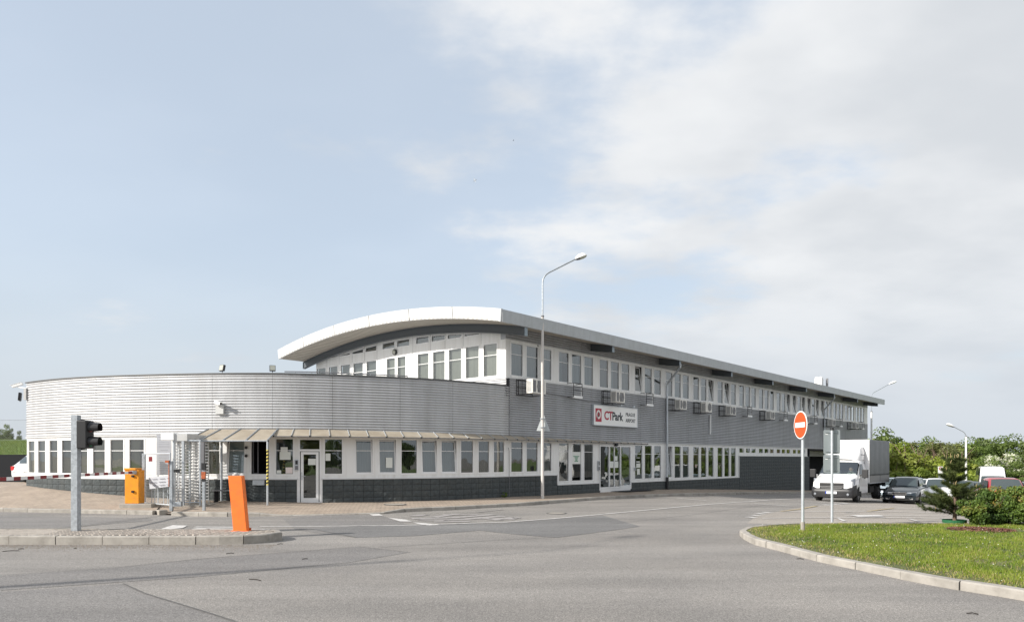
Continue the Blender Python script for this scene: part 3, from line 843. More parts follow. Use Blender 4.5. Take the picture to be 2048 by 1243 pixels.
tint = np.clip(0.5 * fn + 0.25 * fn2 + RNG.uniform(-0.25, 0.3, n) - 0.0, 0, 0.8)
dry = RNG.uniform(0, 1, n) < np.clip(0.85 - ed * 0.8, 0.06 + 0.12 * (1 - fn) * (1 - fn2), 0.9); tint[dry] = RNG.uniform(0.88, 1.0, dry.sum())
M_grass = leaf_mat('grass_blades', [(0.06, 0.115, 0.010), (0.13, 0.20, 0.016), (0.20, 0.27, 0.024), (0.25, 0.30, 0.035), (0.42, 0.33, 0.16)], 0.3, 0.0)
go = np_mesh('grass', V.reshape(-1, 3), np.arange(n * 3).reshape(-1, 3), M_grass, tint); tag(go, 'short sunlit grass on the right island', 'grass', kind='stuff')
# daisies and stray dry litter
n = 260; fx = RNG.uniform(5.5, 16, n); fy = RNG.uniform(9, 19.2, n); ok = inpoly(gin, fx, fy); fx, fy = fx[ok], fy[ok]; n = len(fx); r = RNG.uniform(0.004, 0.009, n)
V = np.zeros((n, 4, 3)); zz_ = 0.112 + RNG.uniform(0.05, 0.085, n)
for k_, (a, b) in enumerate(((-1, -1), (1, -1), (1, 1), (-1, 1))): V[:, k_] = np.stack([fx + a * r, fy + b * r, zz_ + b * r * .5], 1)
tag(np_mesh('daisies', V.reshape(-1, 3), np.arange(n * 4).reshape(-1, 4), mat('daisy_white', (0.75, 0.74, 0.66), 0.7)), 'tiny white flowers scattered in the island grass', 'flowers', kind='stuff')
# twigs and grit on the asphalt
tw = MB()
for px_, py_, l_ in ((22, 1102, .28), (460, 1107, .14), (510, 1160, .26), (610, 1118, .1), (42, 1098, .1), (560, 1088, .12), (150, 1097, .08), (1600, 1118, .12), (1945, 1228, .12)):
    x, y = at(px_, py_); a = random.uniform(-.6, .6); d = Vector((cos(a), sin(a), 0)) * l_ / 2; c = Vector((x, y, g(x, y) + .012))
    tw.tube([c - d, c + Vector((0.01, .01, .008)), c + d], .007, 5)
tag(tw.build('twigs', mat('twig', (0.03, 0.025, 0.02), 0.9)), 'dark twigs and scraps lying on the asphalt', 'debris', kind='stuff')
gxs = []; 
n = 5000; x = np.concatenate([RNG.uniform(-15, -5, n)]); y = 15.35 - np.abs(RNG.normal(0, .45, n))
V = np.zeros((n, 4, 3)); r = RNG.uniform(.003, .011, n)
for k_, (a, b, c_) in enumerate(((-1, -1, 0), (1, -1, 0), (0, 1, 0), (0, 0, 1.3))): V[:, k_] = np.stack([x + a * r, y + b * r, .004 + c_ * r], 1)
Fc = np.concatenate([np.arange(n * 4).reshape(-1, 4)[:, q] for q in ([0, 1, 3], [1, 2, 3], [2, 0, 3])])
tag(np_mesh('grit', V.reshape(-1, 3), Fc, mat('grit', (0.2, 0.17, 0.14), 0.9, var=.4, vscale=40)), 'fine grit along the kerb of the left island', 'gravel', kind='stuff')

def manhole(px_, py_, r, label, zf=g):
    x, y = at(px_, py_, gf=zf); z = zf(x, y); root = empty('manhole_cover', (x, y, z)); tag(root, label, 'manhole')
    MB().lathe((x, y, z), [(r, .004), (r, .018), (r * .86, .018), (r * .86, .004)], 28).build('ring', M_seam, root)
    MB().lathe((x, y, z), [(r * .85, .0), (r * .85, .016), (0.001, .016)], 28).build('lid', M_concrete, root)
manhole(1113, 1026, .34, 'round manhole cover in the road below the street lamp')
manhole(790, 1008.5, .42, 'rusty manhole cover in the pavement by the dark block wall', sw)

# ================================================================== BUILDING
BLD = empty('office_building', (CN.x, CN.y, 0))
tag(BLD, 'two storey office block with grey corrugated cladding, curved white front wall and arched roof', 'building')
Z_BT = 2.74        # top of lower white band
Z_PAR = 5.06       # curved parapet top
Z_U0, Z_U1 = 5.45, 7.13
PITCH = 0.105
def corr(name, path, s0, s1, z0, z1, mt, base=0.0, depth=0.034, parent=BLD, ztopf=None):
    """horizontally ribbed sheet; ztopf(s) gives a sloping/arched top"""
    nr = max(1, int(round((z1 - z0) / PITCH))); prof = []
    for i in range(nr):
        for f, d in ((0.0, 0), (0.14, .3), (0.30, .88), (0.42, 1.0), (0.62, 1.0), (0.78, .75), (0.92, .12)):
            prof.append((z0 + (z1 - z0) * (i + f) / nr, base + depth * d))
    prof.append((z1, base))
    st = ssteps(path, s0, s1, 0.35)
    if ztopf: st = list(np.linspace(s0, s1, max(2, int((s1 - s0) / .4))))
    rows = [[pt(path, s, o, min(z, ztopf(s)) if ztopf else z) for s in st] for z, o in prof]
    return MB().grid(rows).build(name, mt, parent, smooth=True)

# lower cladding of the curved wall in sheets
cuts = [S0 + 0.25] + [s_of(PM, p) for p in (193, 300, 425, 545, 665, 800, 905)] + [0.25]
for a, b in zip(cuts[:-1], cuts[1:]):
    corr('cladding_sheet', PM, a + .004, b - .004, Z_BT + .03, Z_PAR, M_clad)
mb = MB(); slab(mb, PM, S0 + .2, 0.0, Z_PAR, Z_PAR + .05, -.25, .06); mb.build('coping', M_cap, BLD)
mb = MB(); slab(mb, PM, S0 + .25, 0.25, Z_BT, Z_PAR, -.2, -.012); mb.build('parapet_wall', M_dark, BLD)
mb = MB(); slab(mb, PM, S0 + .25, 57, Z_BT - .01, Z_BT + .035, -.1, .055); mb.build('drip_trim', M_sill, BLD)
# straight facade sheets
fc = [0.25] + [s_of(PM, p) for p in (1163, 1280, 1376, 1456, 1518, 1581, 1640, 1690)] + [56.6]
for a, b in zip(fc[:-1], fc[1:]):
    corr('cladding_sheet', PM, a + .004, b - .004, Z_BT + .03, Z_U0 - .02, M_clad_shade)
mb = MB(); slab(mb, PM, 0.25, 56.6, Z_BT, Z_U0, -.2, -.012); mb.build('facade_wall', M_dark, BLD)

# roof geometry
def roof_top(up): return 7.93 + 0.84 * (1 - ((up - 8.4) / 8.4) ** 2)
def RP(gg, up, z):                 # gg: metres along d1 from the gable wall, up: metres from the eaves edge
    v = CN + d1 * gg - d2 * 1.5 + d2 * up; return Vector((v.x, v.y, z))
W_G = 14.55                        # gable wall width
soff = lambda u: roof_top(u + 1.5) - 0.50
# upper facade cladding above windows
for a, b in zip(fc[:-1], fc[1:]):
    a = 0.0 if a == 0.25 else a
    corr('upper_cladding_sheet', PM, a + .004, b - .004, Z_U1 + .02, 7.78, M_clad_shade)
mb = MB(); slab(mb, PM, 0, 56.6, Z_U1, 7.9, -.2, -.012); mb.build('upper_wall', M_dark, BLD)

# ---- windows
M_blindL = mat('blind_light', (0.36, 0.36, 0.33), 0.8); M_blindB = mat('blind_blue_grey', (0.28, 0.34, 0.38), 0.8)
M_blindD = mat('blind_dark', (0.07, 0.075, 0.07), 0.8); M_blindG = mat('blind_grey', (0.20, 0.21, 0.21), 0.8); M_blindC = mat('blind_cream', (0.62, 0.57, 0.44), 0.8)
BL = {'L': M_blindL, 'B': M_blindB, 'D': M_blindD, 'S': mat('blind_sky_blue', (0.42, 0.54, 0.60), 0.8), 'G': M_blindG, 'C': M_blindC}
def bars(mb, path, s0, s1, z0, z1, w, o0, o1, mi=0, z1b=None):
    """rectangular (or sloped-top) frame whose inner opening is s0..s1, z0..z1"""
    zt = (lambda s: z1) if z1b is None else (lambda s: z1 + (z1b - z1) * (s - s0) / (s1 - s0))
    slab(mb, path, s0 - w, s0, z0 - w, lambda s: zt(s) + w, o0, o1, mi); slab(mb, path, s1, s1 + w, z0 - w, lambda s: zt(s) + w, o0, o1, mi)
    slab(mb, path, s0, s1, z0 - w, z0, o0, o1 - .001, mi); slab(mb, path, s0, s1, zt, lambda s: zt(s) + w, o0, o1 - .001, mi)
def window(path, s0, s1, z0, z1, bar=None, blind='G', lean=0.0, z1b=None, w=0.055, o=0.012, parent=BLD, name='window', drop=0.0, bfrac=1.0, lab=None):
    mb = MB(); bars(mb, path, s0, s1, z0, z1, w, o - .09, o, z1b=z1b); W = mb.build(name, M_frame, parent)
    if lab: W['label'] = lab
    ow = o - .045
    if lean > 0:
        q = .045; mb = MB()
        of = lambda z: ow - lean * (z - z0) / (z1 - z0)
        def lb(sa, sb, za, zb):
            P = []
            for z in (za, zb):
                for s_, oo in ((sa, .02), (sb, .02), (sb, -.03), (sa, -.03)): P.append(pt(path, s_, of(z) + oo, z))
            mb.hexa(P)
        lb(s0 + .005, s0 + q, z0, z1 - .01); lb(s1 - q, s1 - .005, z0, z1 - .01); lb(s0 + q, s1 - q, z0, z0 + q); lb(s0 + q, s1 - q, z1 - q - .01, z1 - .01)
        mb.build('sash', M_frame, W)
        P = [pt(path, s_, of(z), z) for s_, z in ((s0 + q, z0 + q), (s1 - q, z0 + q), (s1 - q, z1 - q - .01), (s0 + q, z1 - q - .01))]
        MB().add(P, [(0, 1, 2, 3)]).build('pane', M_glass, W)
        if bar:
            mb = MB(); P = []
            for z in (bar - .012, bar + .012):
                for s_, oo in ((s0 + q, .012), (s1 - q, .012), (s1 - q, -.01), (s0 + q, -.01)): P.append(pt(path, s_, of(z) + oo, z))
            mb.hexa(P).build('glazing_bar', M_frame, W)
    else:
        zb_ = z1 if z1b is None else z1b
        MB().add([pt(path, s0, ow, z0), pt(path, s1, ow, z0), pt(path, s1, ow, zb_), pt(path, s0, ow, z1)], [(0, 1, 2, 3)]).build('pane', M_glass, W)
        if bar:
            mb = MB(); slab(mb, path, s0, s1, bar - .012, bar + .012, ow - .008, ow + .014); mb.build('glazing_bar', M_frame, W)
    if blind and blind != 'N':
        # vertical slat blind: folded sheet
        n = max(3, int((s1 - s0) / .09)); rows = [[], []]; rnd = random.Random(int(s0 * 100) + int(z0 * 10))
        e0 = rnd.uniform(0, .02) if bfrac >= 1 else 0
        a, b = s0 - .02, s0 - .02 + (s1 - s0 + .04) * bfrac
        zt = max(z1, zb_ if lean <= 0 and z1b is not None else z1)
        for i in range(n + 1):
            s_ = a + (b - a) * i / n
            for dz_, dd in ((0, 0), (1, .045)):
                oo = ow - .09 - lean - dd + rnd.uniform(-.008, .008)
                ss = s_ + dz_ * (b - a) / n * .86
                if ss > b: continue
                rows[0].append(pt(path, ss, oo, z0 - .05 + drop)); rows[1].append(pt(path, ss, oo, zt + .05))
        MB().grid(rows).build('blind', BL[blind], W)
    return W
def fill(mb, path, sa, sb, zb, zt, ops, o0=-.1, o1=0.0, mi=0):
    """wall band with openings; ops: (s0,s1,[(z0,z1l,z1r)...]) outer frame bounds"""
    f = lambda z: z if callable(z) else (lambda s: z)
    zb, zt = f(zb), f(zt); cur = sa
    for s0, s1, zz_ in sorted(ops, key=lambda a: a[0]):
        if s0 > cur: slab(mb, path, cur, s0, zb, zt, o0, o1, mi)
        lo = zb
        for z0, zl, zr in zz_:
            slab(mb, path, s0, s1, lo, (lambda z: lambda s: z)(z0), o0, o1, mi)
            lo = (lambda zl, zr, s0, s1: lambda s: zl + (zr - zl) * (s - s0) / (s1 - s0))(zl, zr, s0, s1)
        slab(mb, path, s0, s1, lo, zt, o0, o1, mi); cur = s1
    if cur < sb: slab(mb, path, cur, sb, zb, zt, o0, o1, mi)
FW = .055
# upper facade: sixteen triples
ops = []
tilts = {(3, 0), (5, 2), (6, 1), (9, 2), (10, 0), (10, 2), (11, 0), (11, 2), (12, 0)}
kinds = 'BBBBBBGBGGBBGBBGGGBBGBBBBBBBBBBBGBGBGBBBBBGBBBBBBBBB'
for k in range(16):
    for j in range(3):
        s0 = 0.37 + 3.472 * k + (0, 1.055, 2.095)[j]; s1 = s0 + .78; ops.append((s0 - FW, s1 + FW, [(5.58 - FW, 7.0 + FW, 7.0 + FW)]))
        window(PM, s0, s1, 5.58, 7.0, 6.52, kinds[(k * 3 + j) % len(kinds)], lean=.16 if (k, j) in tilts else 0, bfrac=(1, 1, .7, 1, .85, 1, 1, .55, 1, .9)[(k * 7 + j * 3) % 10])
mb = MB(); fill(mb, PM, 0.0, 56.6, Z_U0, Z_U1, ops); mb.build('window_band', M_white, BLD)
mb = MB(); slab(mb, PM, 0, 56.6, Z_U0 - .03, Z_U0, -.08, .05); mb.build('sill', M_sill, BLD)
mb = MB(); slab(mb, PM, 0, 56.6, Z_U1, Z_U1 + .025, -.08, .04); mb.build('drip_trim', M_sill, BLD)

# lower facade right part
ops = []
def low(s0, s1, z0, z1, bar=2.33, **k):
    ops.append((s0 - FW, s1 + FW, [(z0 - FW, z1 + FW, z1 + FW)])); return window(PM, s0, s1, z0, z1, bar, **k)
for j in range(3):
    low(.37 + (0, 1.055, 2.095)[j], .37 + (0, 1.055, 2.095)[j] + .78, 1.28, 2.6, blind='D')
for j in range(3):
    W = low(3.84 + (0, 1.055, 2.095)[j], 3.84 + (0, 1.055, 2.095)[j] + .78, .78, 2.6, 2.2 if j != 1 else None, blind=('D', 'N', 'G')[j])
for k in range(3, 7):
    for j in range(3):
        s0 = .37 + 3.472 * k + (0, 1.055, 2.095)[j]
        low(s0, s0 + .78, .75 - .03 * (k - 3), 2.6, 2.13, blind='DDG GGG GDG DDG'.replace(' ', '')[(k - 3) * 3 + j] if k < 7 else 'D', lean=.12 if (k, j) == (4, 0) else 0)
for k in range(7, 11):
    for j in range(3):
        s0 = .37 + 3.472 * k + (0, 1.055, 2.095)[j]
        low(s0, s0 + .78, 2.3, 2.6, None, blind='D')
opsR = ops
mbw = MB()
fill(mbw, PM, .25, 3.68, 1.10, Z_BT, [o for o in ops if o[1] < 3.7])
fill(mbw, PM, 3.68, 7.25, .62, Z_BT, [o for o in ops if 3.7 < o[0] < 7.2])
fill(mbw, PM, 10.42, 24.55, .58, Z_BT, [o for o in ops if 10.4 < o[0] < 24.5])
fill(mbw, PM, 24.55, 38.5, 2.08, Z_BT, [o for o in ops if 24.5 < o[0]])
slab(mbw, PM, 7.25, 10.42, 2.60, Z_BT, -.1, 0)
mbw.build('ground_floor_band', M_white, BLD)
mb = MB(); slab(mb, PM, .25, 3.68, 1.06, 1.10, -.08, .06); slab(mb, PM, 3.68, 7.25, .58, .62, -.08, .06); slab(mb, PM, 10.42, 24.6, .54, .58, -.08, .06); slab(mb, PM, 24.6, 38.5, 2.04, 2.08, -.08, .06)
slab(mb, PM, 3.655, 3.685, .62, 1.06, -.05, .05); slab(mb, PM, 24.57, 24.6, .58, 2.04, -.05, .05)
mb.build('sill', M_sill, BLD)

# sliding entrance door at t 7.3..10.3
door = empty('entrance_door', pt(PM, 8.8, 0, .1) - Vector((CN.x, CN.y, 0)), parent=BLD)
door['label'] = 'glass sliding entrance door with white frame'
mb = MB(); bars(mb, PM, 7.37, 10.3, .30, 2.50, .09, -.09, .02); slab(mb, PM, 7.37, 10.3, .08, .21, -.09, .019); mb.build('door_frame', M_frame, door)
lv = [7.37, 8.22, 8.72, 9.30, 10.3]
mb = MB()
for a in (8.22, 9.30): slab(mb, PM, a - .035, a + .035, .30, 2.50, -.06, .03)
slab(mb, PM, 8.72 - .02, 8.72 + .02, .3, 2.5, -.05, .012); slab(mb, PM, 7.37, 9.3, .3, .38, -.05, .03); slab(mb, PM, 9.3, 10.3, .3, .42, -.06, .01)
mb.build('sliding_rail', M_frame, door)
for a, b in zip(lv[:-1], lv[1:]):
    MB().add([pt(PM, a + .035, -.03, .36), pt(PM, b - .035, -.03, .36), pt(PM, b - .035, -.03, 2.5), pt(PM, a + .035, -.03, 2.5)], [(0, 1, 2, 3)]).build('door_pane', M_glass, door)
def sheet_on(path, s0, s1, z0, z1, o, mt, name, parent, th=.004):
    mb = MB(); slab(mb, path, s0, s1, z0, z1, o, o + th); return mb.build(name, mt, parent)
for a, b, z0, z1 in ((8.27, 8.66, 1.38, 1.72), (8.76, 9.12, 1.38, 1.72), (8.78, 9.05, 1.76, 2.0)): sheet_on(PM, a, b, z0, z1, -.024, M_paper, 'notice', door)
mb = MB(); p = pt(PM, 8.75, .1, 2.62); mb.lathe(p, [(0.001, -.1), (.09, -.09), (.11, 0), (.08, .08), (0.001, .1)], 14); mb.build('entrance_lamp', M_black, BLD, smooth=True)
mb = MB(); slab(mb, PM, 8.3, 11.2, .09, .105, .05, 1.05)
mt_ = mb.build('doormat', M_screen); mt_.location.z += 0.04; tag(mt_, 'black doormat lying in front of the sliding entrance door', 'doormat')

# papers/stickers in windows beside the door
sheet_on(PM, 10.98, 11.35, 1.9, 1.93, -.03, M_paper, 'sticker', BLD); sheet_on(PM, 10.98, 11.35, 1.66, 1.72, -.03, M_paper, 'sticker', BLD)
sheet_on(PM, 10.98, 11.4, 1.36, 1.6, -.03, M_paper, 'sticker', BLD); sheet_on(PM, 11.05, 11.35, .98, 1.3, -.03, M_paper, 'sticker', BLD)
wp = sheet_on(PM, 4.92, 5.66, 1.60, 2.2, -.03, M_paper, 'window_notice', BLD)
for a, b, z in ((5.05, 5.55, 1.96), (5.15, 5.45, 1.9), (5.2, 5.4, 1.84), (5.22, 5.38, 1.78), (5.15, 5.45, 1.72)):
    sheet_on(PM, a, b, z, z + .035, -.025, M_green, 'notice_print', wp)

# ---- curved lower band windows, from left to right (glass edges measured along the wall)
GL = [(57.5, 69.7), (76.4, 91), (99.4, 115.6), (123.8, 143.7), (159, 175), (186, 210), (221, 247), (259, 288), (359, 384), (410, 439), (454, 489), (502, 538), (552, 586)]
GR = [(650, 684), (711, 745), (758, 792), (803, 833.5), (844, 874), (883, 913), (922, 946), (957, 978), (987.6, 1008)]
sdl, sdr = s_of(PM, 600), s_of(PM, 639)       # door opening
opsC = []
def lowc(a, b, **k):
    s0, s1 = s_of(PM, a), s_of(PM, b); opsC.append((s0 - FW, s1 + FW, [(1.28 - FW, 2.6 + FW, 2.6 + FW)])); return window(PM, s0, s1, 1.28, 2.6, k.pop('bar', 2.17), **k)
for i, (a, b) in enumerate(GL):
    if i == 11:
        s0, s1 = s_of(PM, a), s_of(PM, b); opsC.append((s0 - FW, s1 + FW, [(1.28 - FW, 2.6 + FW, 2.6 + FW)]))
        mb = MB(); bars(mb, PM, s0, s1, 1.28, 2.6, FW, -.09, .012); W = mb.build('window', M_frame, BLD); W['label'] = 'open serving window of the gatehouse'
        mb = MB(); sm_ = s0 + .22; bars(mb, PM, s0 + .04, sm_ - .03, 1.32, 2.56, .03, -.2, -.16); mb.build('sash', M_grey, W)
    else:
        lowc(a, b, blind='CCCLCCCCNNBNN'[i] if i < 8 else {8: 'C', 9: 'C', 10: 'S', 12: 'D'}[i], lean=.12 if i == 10 else 0, bfrac=1 if i > 7 else (.9, .8, .7, 1, .75, .7, .85, .6)[i])
for i, (a, b) in enumerate(GR):
    lowc(a, b, blind='DBBDBBDDD'[i] if i != 7 else 'G', lean=.12 if i in (1, 2, 4, 5) else 0)
sl_end = S0 + .25
mb = MB(); fill(mb, PM, sl_end, sdl - .06, 1.10, Z_BT, [o for o in opsC if o[1] < sdl]); fill(mb, PM, sdr + .06, .25, 1.10, Z_BT, [o for o in opsC if o[0] > sdr])
slab(mb, PM, sdl - .06, sdr + .06, 2.64, Z_BT, -.1, 0)
mb.build('ground_floor_band', M_white, BLD)
mb = MB(); slab(mb, PM, sl_end, sdl - .06, 1.06, 1.10, -.08, .06); slab(mb, PM, sdr + .06, .25, 1.06, 1.10, -.08, .06); mb.build('sill', M_sill, BLD)
# gatehouse door
gd = empty('gatehouse_door', pt(PM, (sdl + sdr) / 2, 0, .2) - Vector((CN.x, CN.y, 0)), parent=BLD)
mb = MB(); zf_ = .17
slab(mb, PM, sdl - .06, sdl, zf_, 2.64, -.08, .03); slab(mb, PM, sdr, sdr + .06, zf_, 2.64, -.08, .03); slab(mb, PM, sdl, sdr, 2.14, 2.22, -.08, .029); slab(mb, PM, sdl, sdr, 2.58, 2.64, -.08, .029); slab(mb, PM, sdl, sdr, zf_, zf_ + .03, -.08, .029)
mb.build('door_frame', M_frame, gd)
mb = MB(); bars(mb, PM, sdl + .13, sdr - .13, .36, 2.02, .10, -.05, .02); slab(mb, PM, sdl + .03, sdr - .03, .2, .27, -.05, .018); mb.build('door_leaf', M_frame, gd)
MB().add([pt(PM, sdl + .13, -.01, .36), pt(PM, sdr - .13, -.01, .36), pt(PM, sdr - .13, -.01, 2.02), pt(PM, sdl + .13, -.01, 2.02)], [(0, 1, 2, 3)]).build('door_pane', M_glass, gd)
MB().add([pt(PM, sdl, -.01, 2.22), pt(PM, sdr, -.01, 2.22), pt(PM, sdr, -.01, 2.58), pt(PM, sdl, -.01, 2.58)], [(0, 1, 2, 3)]).build('transom_pane', M_glass, gd)
mb = MB(); mb.tube([pt(PM, sdl + .07, .02, 1.2), pt(PM, sdl + .07, .07, 1.2), pt(PM, sdl + .2, .07, 1.2)], .012, 6); slab(mb, PM, sdl + .05, sdl + .09, 1.05, 1.35, .02, .03); mb.build('door_handle', M_steel, gd)
sheet_on(PM, sdl + .3, sdl + .58, 1.62, 1.86, -.005, M_paper, 'notice', gd)
# door frames jambs down to pavement beside blocks: white strip
mb = MB(); slab(mb, PM, sdl - .11, sdl - .06, .05, 1.1, -.05, .02); slab(mb, PM, sdr + .06, sdr + .11, .05, 1.1, -.05, .02); mb.build('door_jamb', M_frame, BLD)
# window notices
def paperpx(a, b, z0, z1, name='window_notice', mt=M_paper): return sheet_on(PM, s_of(PM, a), s_of(PM, b), z0, z1, -.03, mt, name, BLD)
paperpx(559, 581, 1.82, 2.12); paperpx(561, 575, 2.0, 2.3); paperpx(571, 585, 1.3, 1.53, mt=M_pink); paperpx(553, 562, 1.3, 1.42); paperpx(651, 661, 1.78, 2.06)
paperpx(772, 785, 1.5, 1.9)
mb = MB(); slab(mb, PM, s_of(PM, 507), s_of(PM, 530), .86, 1.05, .02, .1); mb.build('letter_box', M_steel, BLD)

# interior and structural bodies that close the building
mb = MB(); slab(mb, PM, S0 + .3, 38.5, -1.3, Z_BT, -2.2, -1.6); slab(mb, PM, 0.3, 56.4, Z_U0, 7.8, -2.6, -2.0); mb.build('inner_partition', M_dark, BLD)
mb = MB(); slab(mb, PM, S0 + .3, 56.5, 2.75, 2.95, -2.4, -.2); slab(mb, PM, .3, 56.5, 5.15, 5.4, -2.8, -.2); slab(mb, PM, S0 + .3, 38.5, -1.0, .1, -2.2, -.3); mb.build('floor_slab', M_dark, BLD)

# plinth backing (mortar) and blocks
def wall_bot(s):
    v = pt(PM, s, .1, 0); return sw(v.x, v.y)
mb = MB(); slab(mb, PM, S0 + .25, sdl - .11, -.4, 1.06, -.2, .012); slab(mb, PM, sdr + .11, 3.68, -.4, 1.06, -.2, .012)
slab(mb, PM, 3.68, 7.28, -.5, .58, -.2, .012); slab(mb, PM, 10.4, 24.6, -1.3, .54, -.2, .012); slab(mb, PM, 24.6, 38.9, -1.9, 2.04, -.2, .012); mb.build('plinth_backing', M_mortar, BLD)
BH = .238; BW = .39
bmesh_ = []
for k in range(7):
    rr = random.Random(k + 11); nx, nz = 4, 3; hw, hh_ = (BW - .012) / 2, (BH - .012) / 2
    P = [[Vector((-hw + 2 * hw * i / nx, 0, -hh_ + 2 * hh_ * j / nz)) for i in range(nx + 1)] for j in range(nz + 1)]
    for j in range(nz + 1):
        for i in range(nx + 1):
            edge = i in (0, nx) or j in (0, nz)
            P[j][i].y = -.014 if edge else -.020 - rr.uniform(0, .014)
            if not edge: P[j][i].x += rr.uniform(-.02, .02); P[j][i].z += rr.uniform(-.015, .015)
    m_ = MB(); m_.grid([[p for p in r] for r in P])
    b0 = len(m_.v); m_.v += [(-hw, 0.0, -hh_), (hw, 0.0, -hh_), (hw, 0.0, hh_), (-hw, 0.0, hh_)]
    c = [0, nx, nz * (nx + 1) + nx, nz * (nx + 1)]
    for a in range(4): m_.f.append((c[a], b0 + a, b0 + (a + 1) % 4, c[(a + 1) % 4])); m_.mi.append(0)
    o = m_.build('block', M_block, None, origin=(0, 0, 0)); bmesh_.append((o.data, m_)); bpy.data.objects.remove(o)
def blocks(sa, sb, ztop, lim, rest):
    s = sa
    n = max(1, int(round((sb - sa) / BW))); wd = (sb - sa) / n
    for i in range(n):
        sc_ = sa + (i + .5) * wd; zb = wall_bot(sc_) - .05; z = ztop - BH / 2; p, T, Nn = PM.fr(sc_)
        ang = math.atan2(T.y, T.x)
        while z + BH / 2 > zb:
            k = random.randrange(7)
            if BLOCKN[0] < 300 and lim:
                o = bpy.data.objects.new('block', bmesh_[k][0]); COL.objects.link(o); o.parent = BLD
                q = p + Nn * .012; o.location = (q.x - CN.x, q.y - CN.y, z); o.rotation_euler = (0, 0, ang); o.scale = (wd / BW, 1, 1); BLOCKN[0] += 1
            else:
                R = Matrix.Rotation(ang, 4, 'Z'); q = p + Nn * .012; R.translation = Vector((q.x, q.y, z))
                rest.add([R @ Vector((v[0] * wd / BW, v[1], v[2])) for v in bmesh_[k][1].v], bmesh_[k][1].f)
            z -= BH
BLOCKN = [0]; rest = MB()
blocks(s_of(PM, 440), sdl - .11, 1.06, True, rest); blocks(sdr + .11, 0.0, 1.06, True, rest); blocks(s_of(PM, 130), s_of(PM, 440), 1.06, True, rest); blocks(S0 + .25, s_of(PM, 130), 1.06, True, rest)
blocks(0, 3.68, 1.06, True, rest); blocks(3.7, 7.26, .58, False, rest); blocks(10.42, 24.58, .54, False, rest); blocks(24.62, 38.9, 2.04, False, rest)
ro = rest.build('block', M_block, BLD); ro['kind'] = 'stuff'
# passage under the upper floor at the far end
mb = MB(); slab(mb, PM, 38.9, 56.4, -2.0, 2.74, -3.4, -3.2); slab(mb, PM, 38.9, 39.1, -2.0, 2.74, -3.4, 0.0); slab(mb, PM, 56.2, 56.6, -2, 2.74, -12, 0); mb.build('passage_wall', M_screen, BLD)  # near-black colour stands in for the shade inside the covered passage
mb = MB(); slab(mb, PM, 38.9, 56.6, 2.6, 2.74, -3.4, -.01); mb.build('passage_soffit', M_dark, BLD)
mb = MB(); slab(mb, PM, 41.5, 56.2, 2.1, 2.6, -2.6, -2.4); mb.build('passage_beam', M_white, BLD)

# end walls, back walls, flat roof of the curved part
e0 = pt(PM, S0 + .27, 0, 0)
bk = [(e0.x, e0.y), (e0.x + 1.0, 43.0), (-11.4, 47)]
mb = MB()
for (xa, ya), (xb, yb) in zip(bk[:-1], bk[1:]):
    d = Vector((xb - xa, yb - ya, 0)).normalized() ; nn = Vector((-d.y, d.x, 0)) * .1
    mb.hexa([(xa, ya, .3), (xb, yb, .3), (xb + nn.x * -2, yb + nn.y * -2, .3), (xa - nn.x * 2, ya - nn.y * 2, .3), (xa, ya, Z_PAR), (xb, yb, Z_PAR), (xb - nn.x * 2, yb - nn.y * 2, Z_PAR), (xa - nn.x * 2, ya - nn.y * 2, Z_PAR)])
mb.build('side_wall', M_clad, BLD)
pl = [(lambda v: (v.x, v.y))(pt(PM, s, -.2, 0)) for s in np.linspace(S0 + .4, -.1, 40)] + [(lambda v: (v.x, v.y))(CN + d2 * 14.5)] + [(-11.4, 46.5), (e0.x + 1.0, 42.8)]
MB().prism(pl, 4.6, 4.7).build('terrace_roof', M_roof, BLD)

# ---- gable
def gs(u): return -u
def u_px(px): return -s_of(PG, px, 0, -20, 2)
cpx = lambda c: 540 + c / 3.938
opsG = []
mains = [(370, 438), (465, 532), (560, 630), (658, 732), (761, 838), (921, 985), (1005, 1068), (1165, 1250), (1285, 1377), (1410, 1507), (1543, 1645), (1683, 1787)]
tops = [(457, 533), (552, 630), (650, 733), (753, 838), (888, 980), (1001, 1098), (1152, 1250), (1275, 1377), (1402, 1508), (1533, 1648)]
def topz(u):  # arch line of the small windows
    return roof_top(u + 1.5) - .50 - .38 - .05
cols = {}
gbl = 'GGGGGLLLLLLL'
for i, (a, b) in enumerate(mains):
    ua, ub = u_px(cpx(a)), u_px(cpx(b)); sa_, sb_ = -ua, -ub
    z0 = 5.57 if i not in (5, 6) else 4.9
    window(PG, sa_, sb_, z0, 7.0, 6.5, gbl[i], parent=BLD); cols[i] = [sa_ - FW, sb_ + FW, [(z0 - FW, 7.0 + FW, 7.0 + FW)]]
tcol = []
for i, (a, b) in enumerate(tops):
    sa_, sb_ = -u_px(cpx(a)), -u_px(cpx(b))
    zl, zr = max(7.56, topz(-sa_)), max(7.56, topz(-sb_))
    window(PG, sa_, sb_, 7.53, zl, None, 'D' if i > 5 else 'G', z1b=zr, w=.045); tcol.append((sa_ - .045, sb_ + .045, [(7.53 - .045, zl + .045, zr + .045)]))
zt_g = lambda s: roof_top(-s + 1.5) - .50 + .01
mb = MB(); fill(mb, PG, -W_G, 0.0, 5.42, 7.25, list(map(tuple, cols.values()))); fill(mb, PG, -W_G, 0.0, 7.25, zt_g, tcol) if True else None
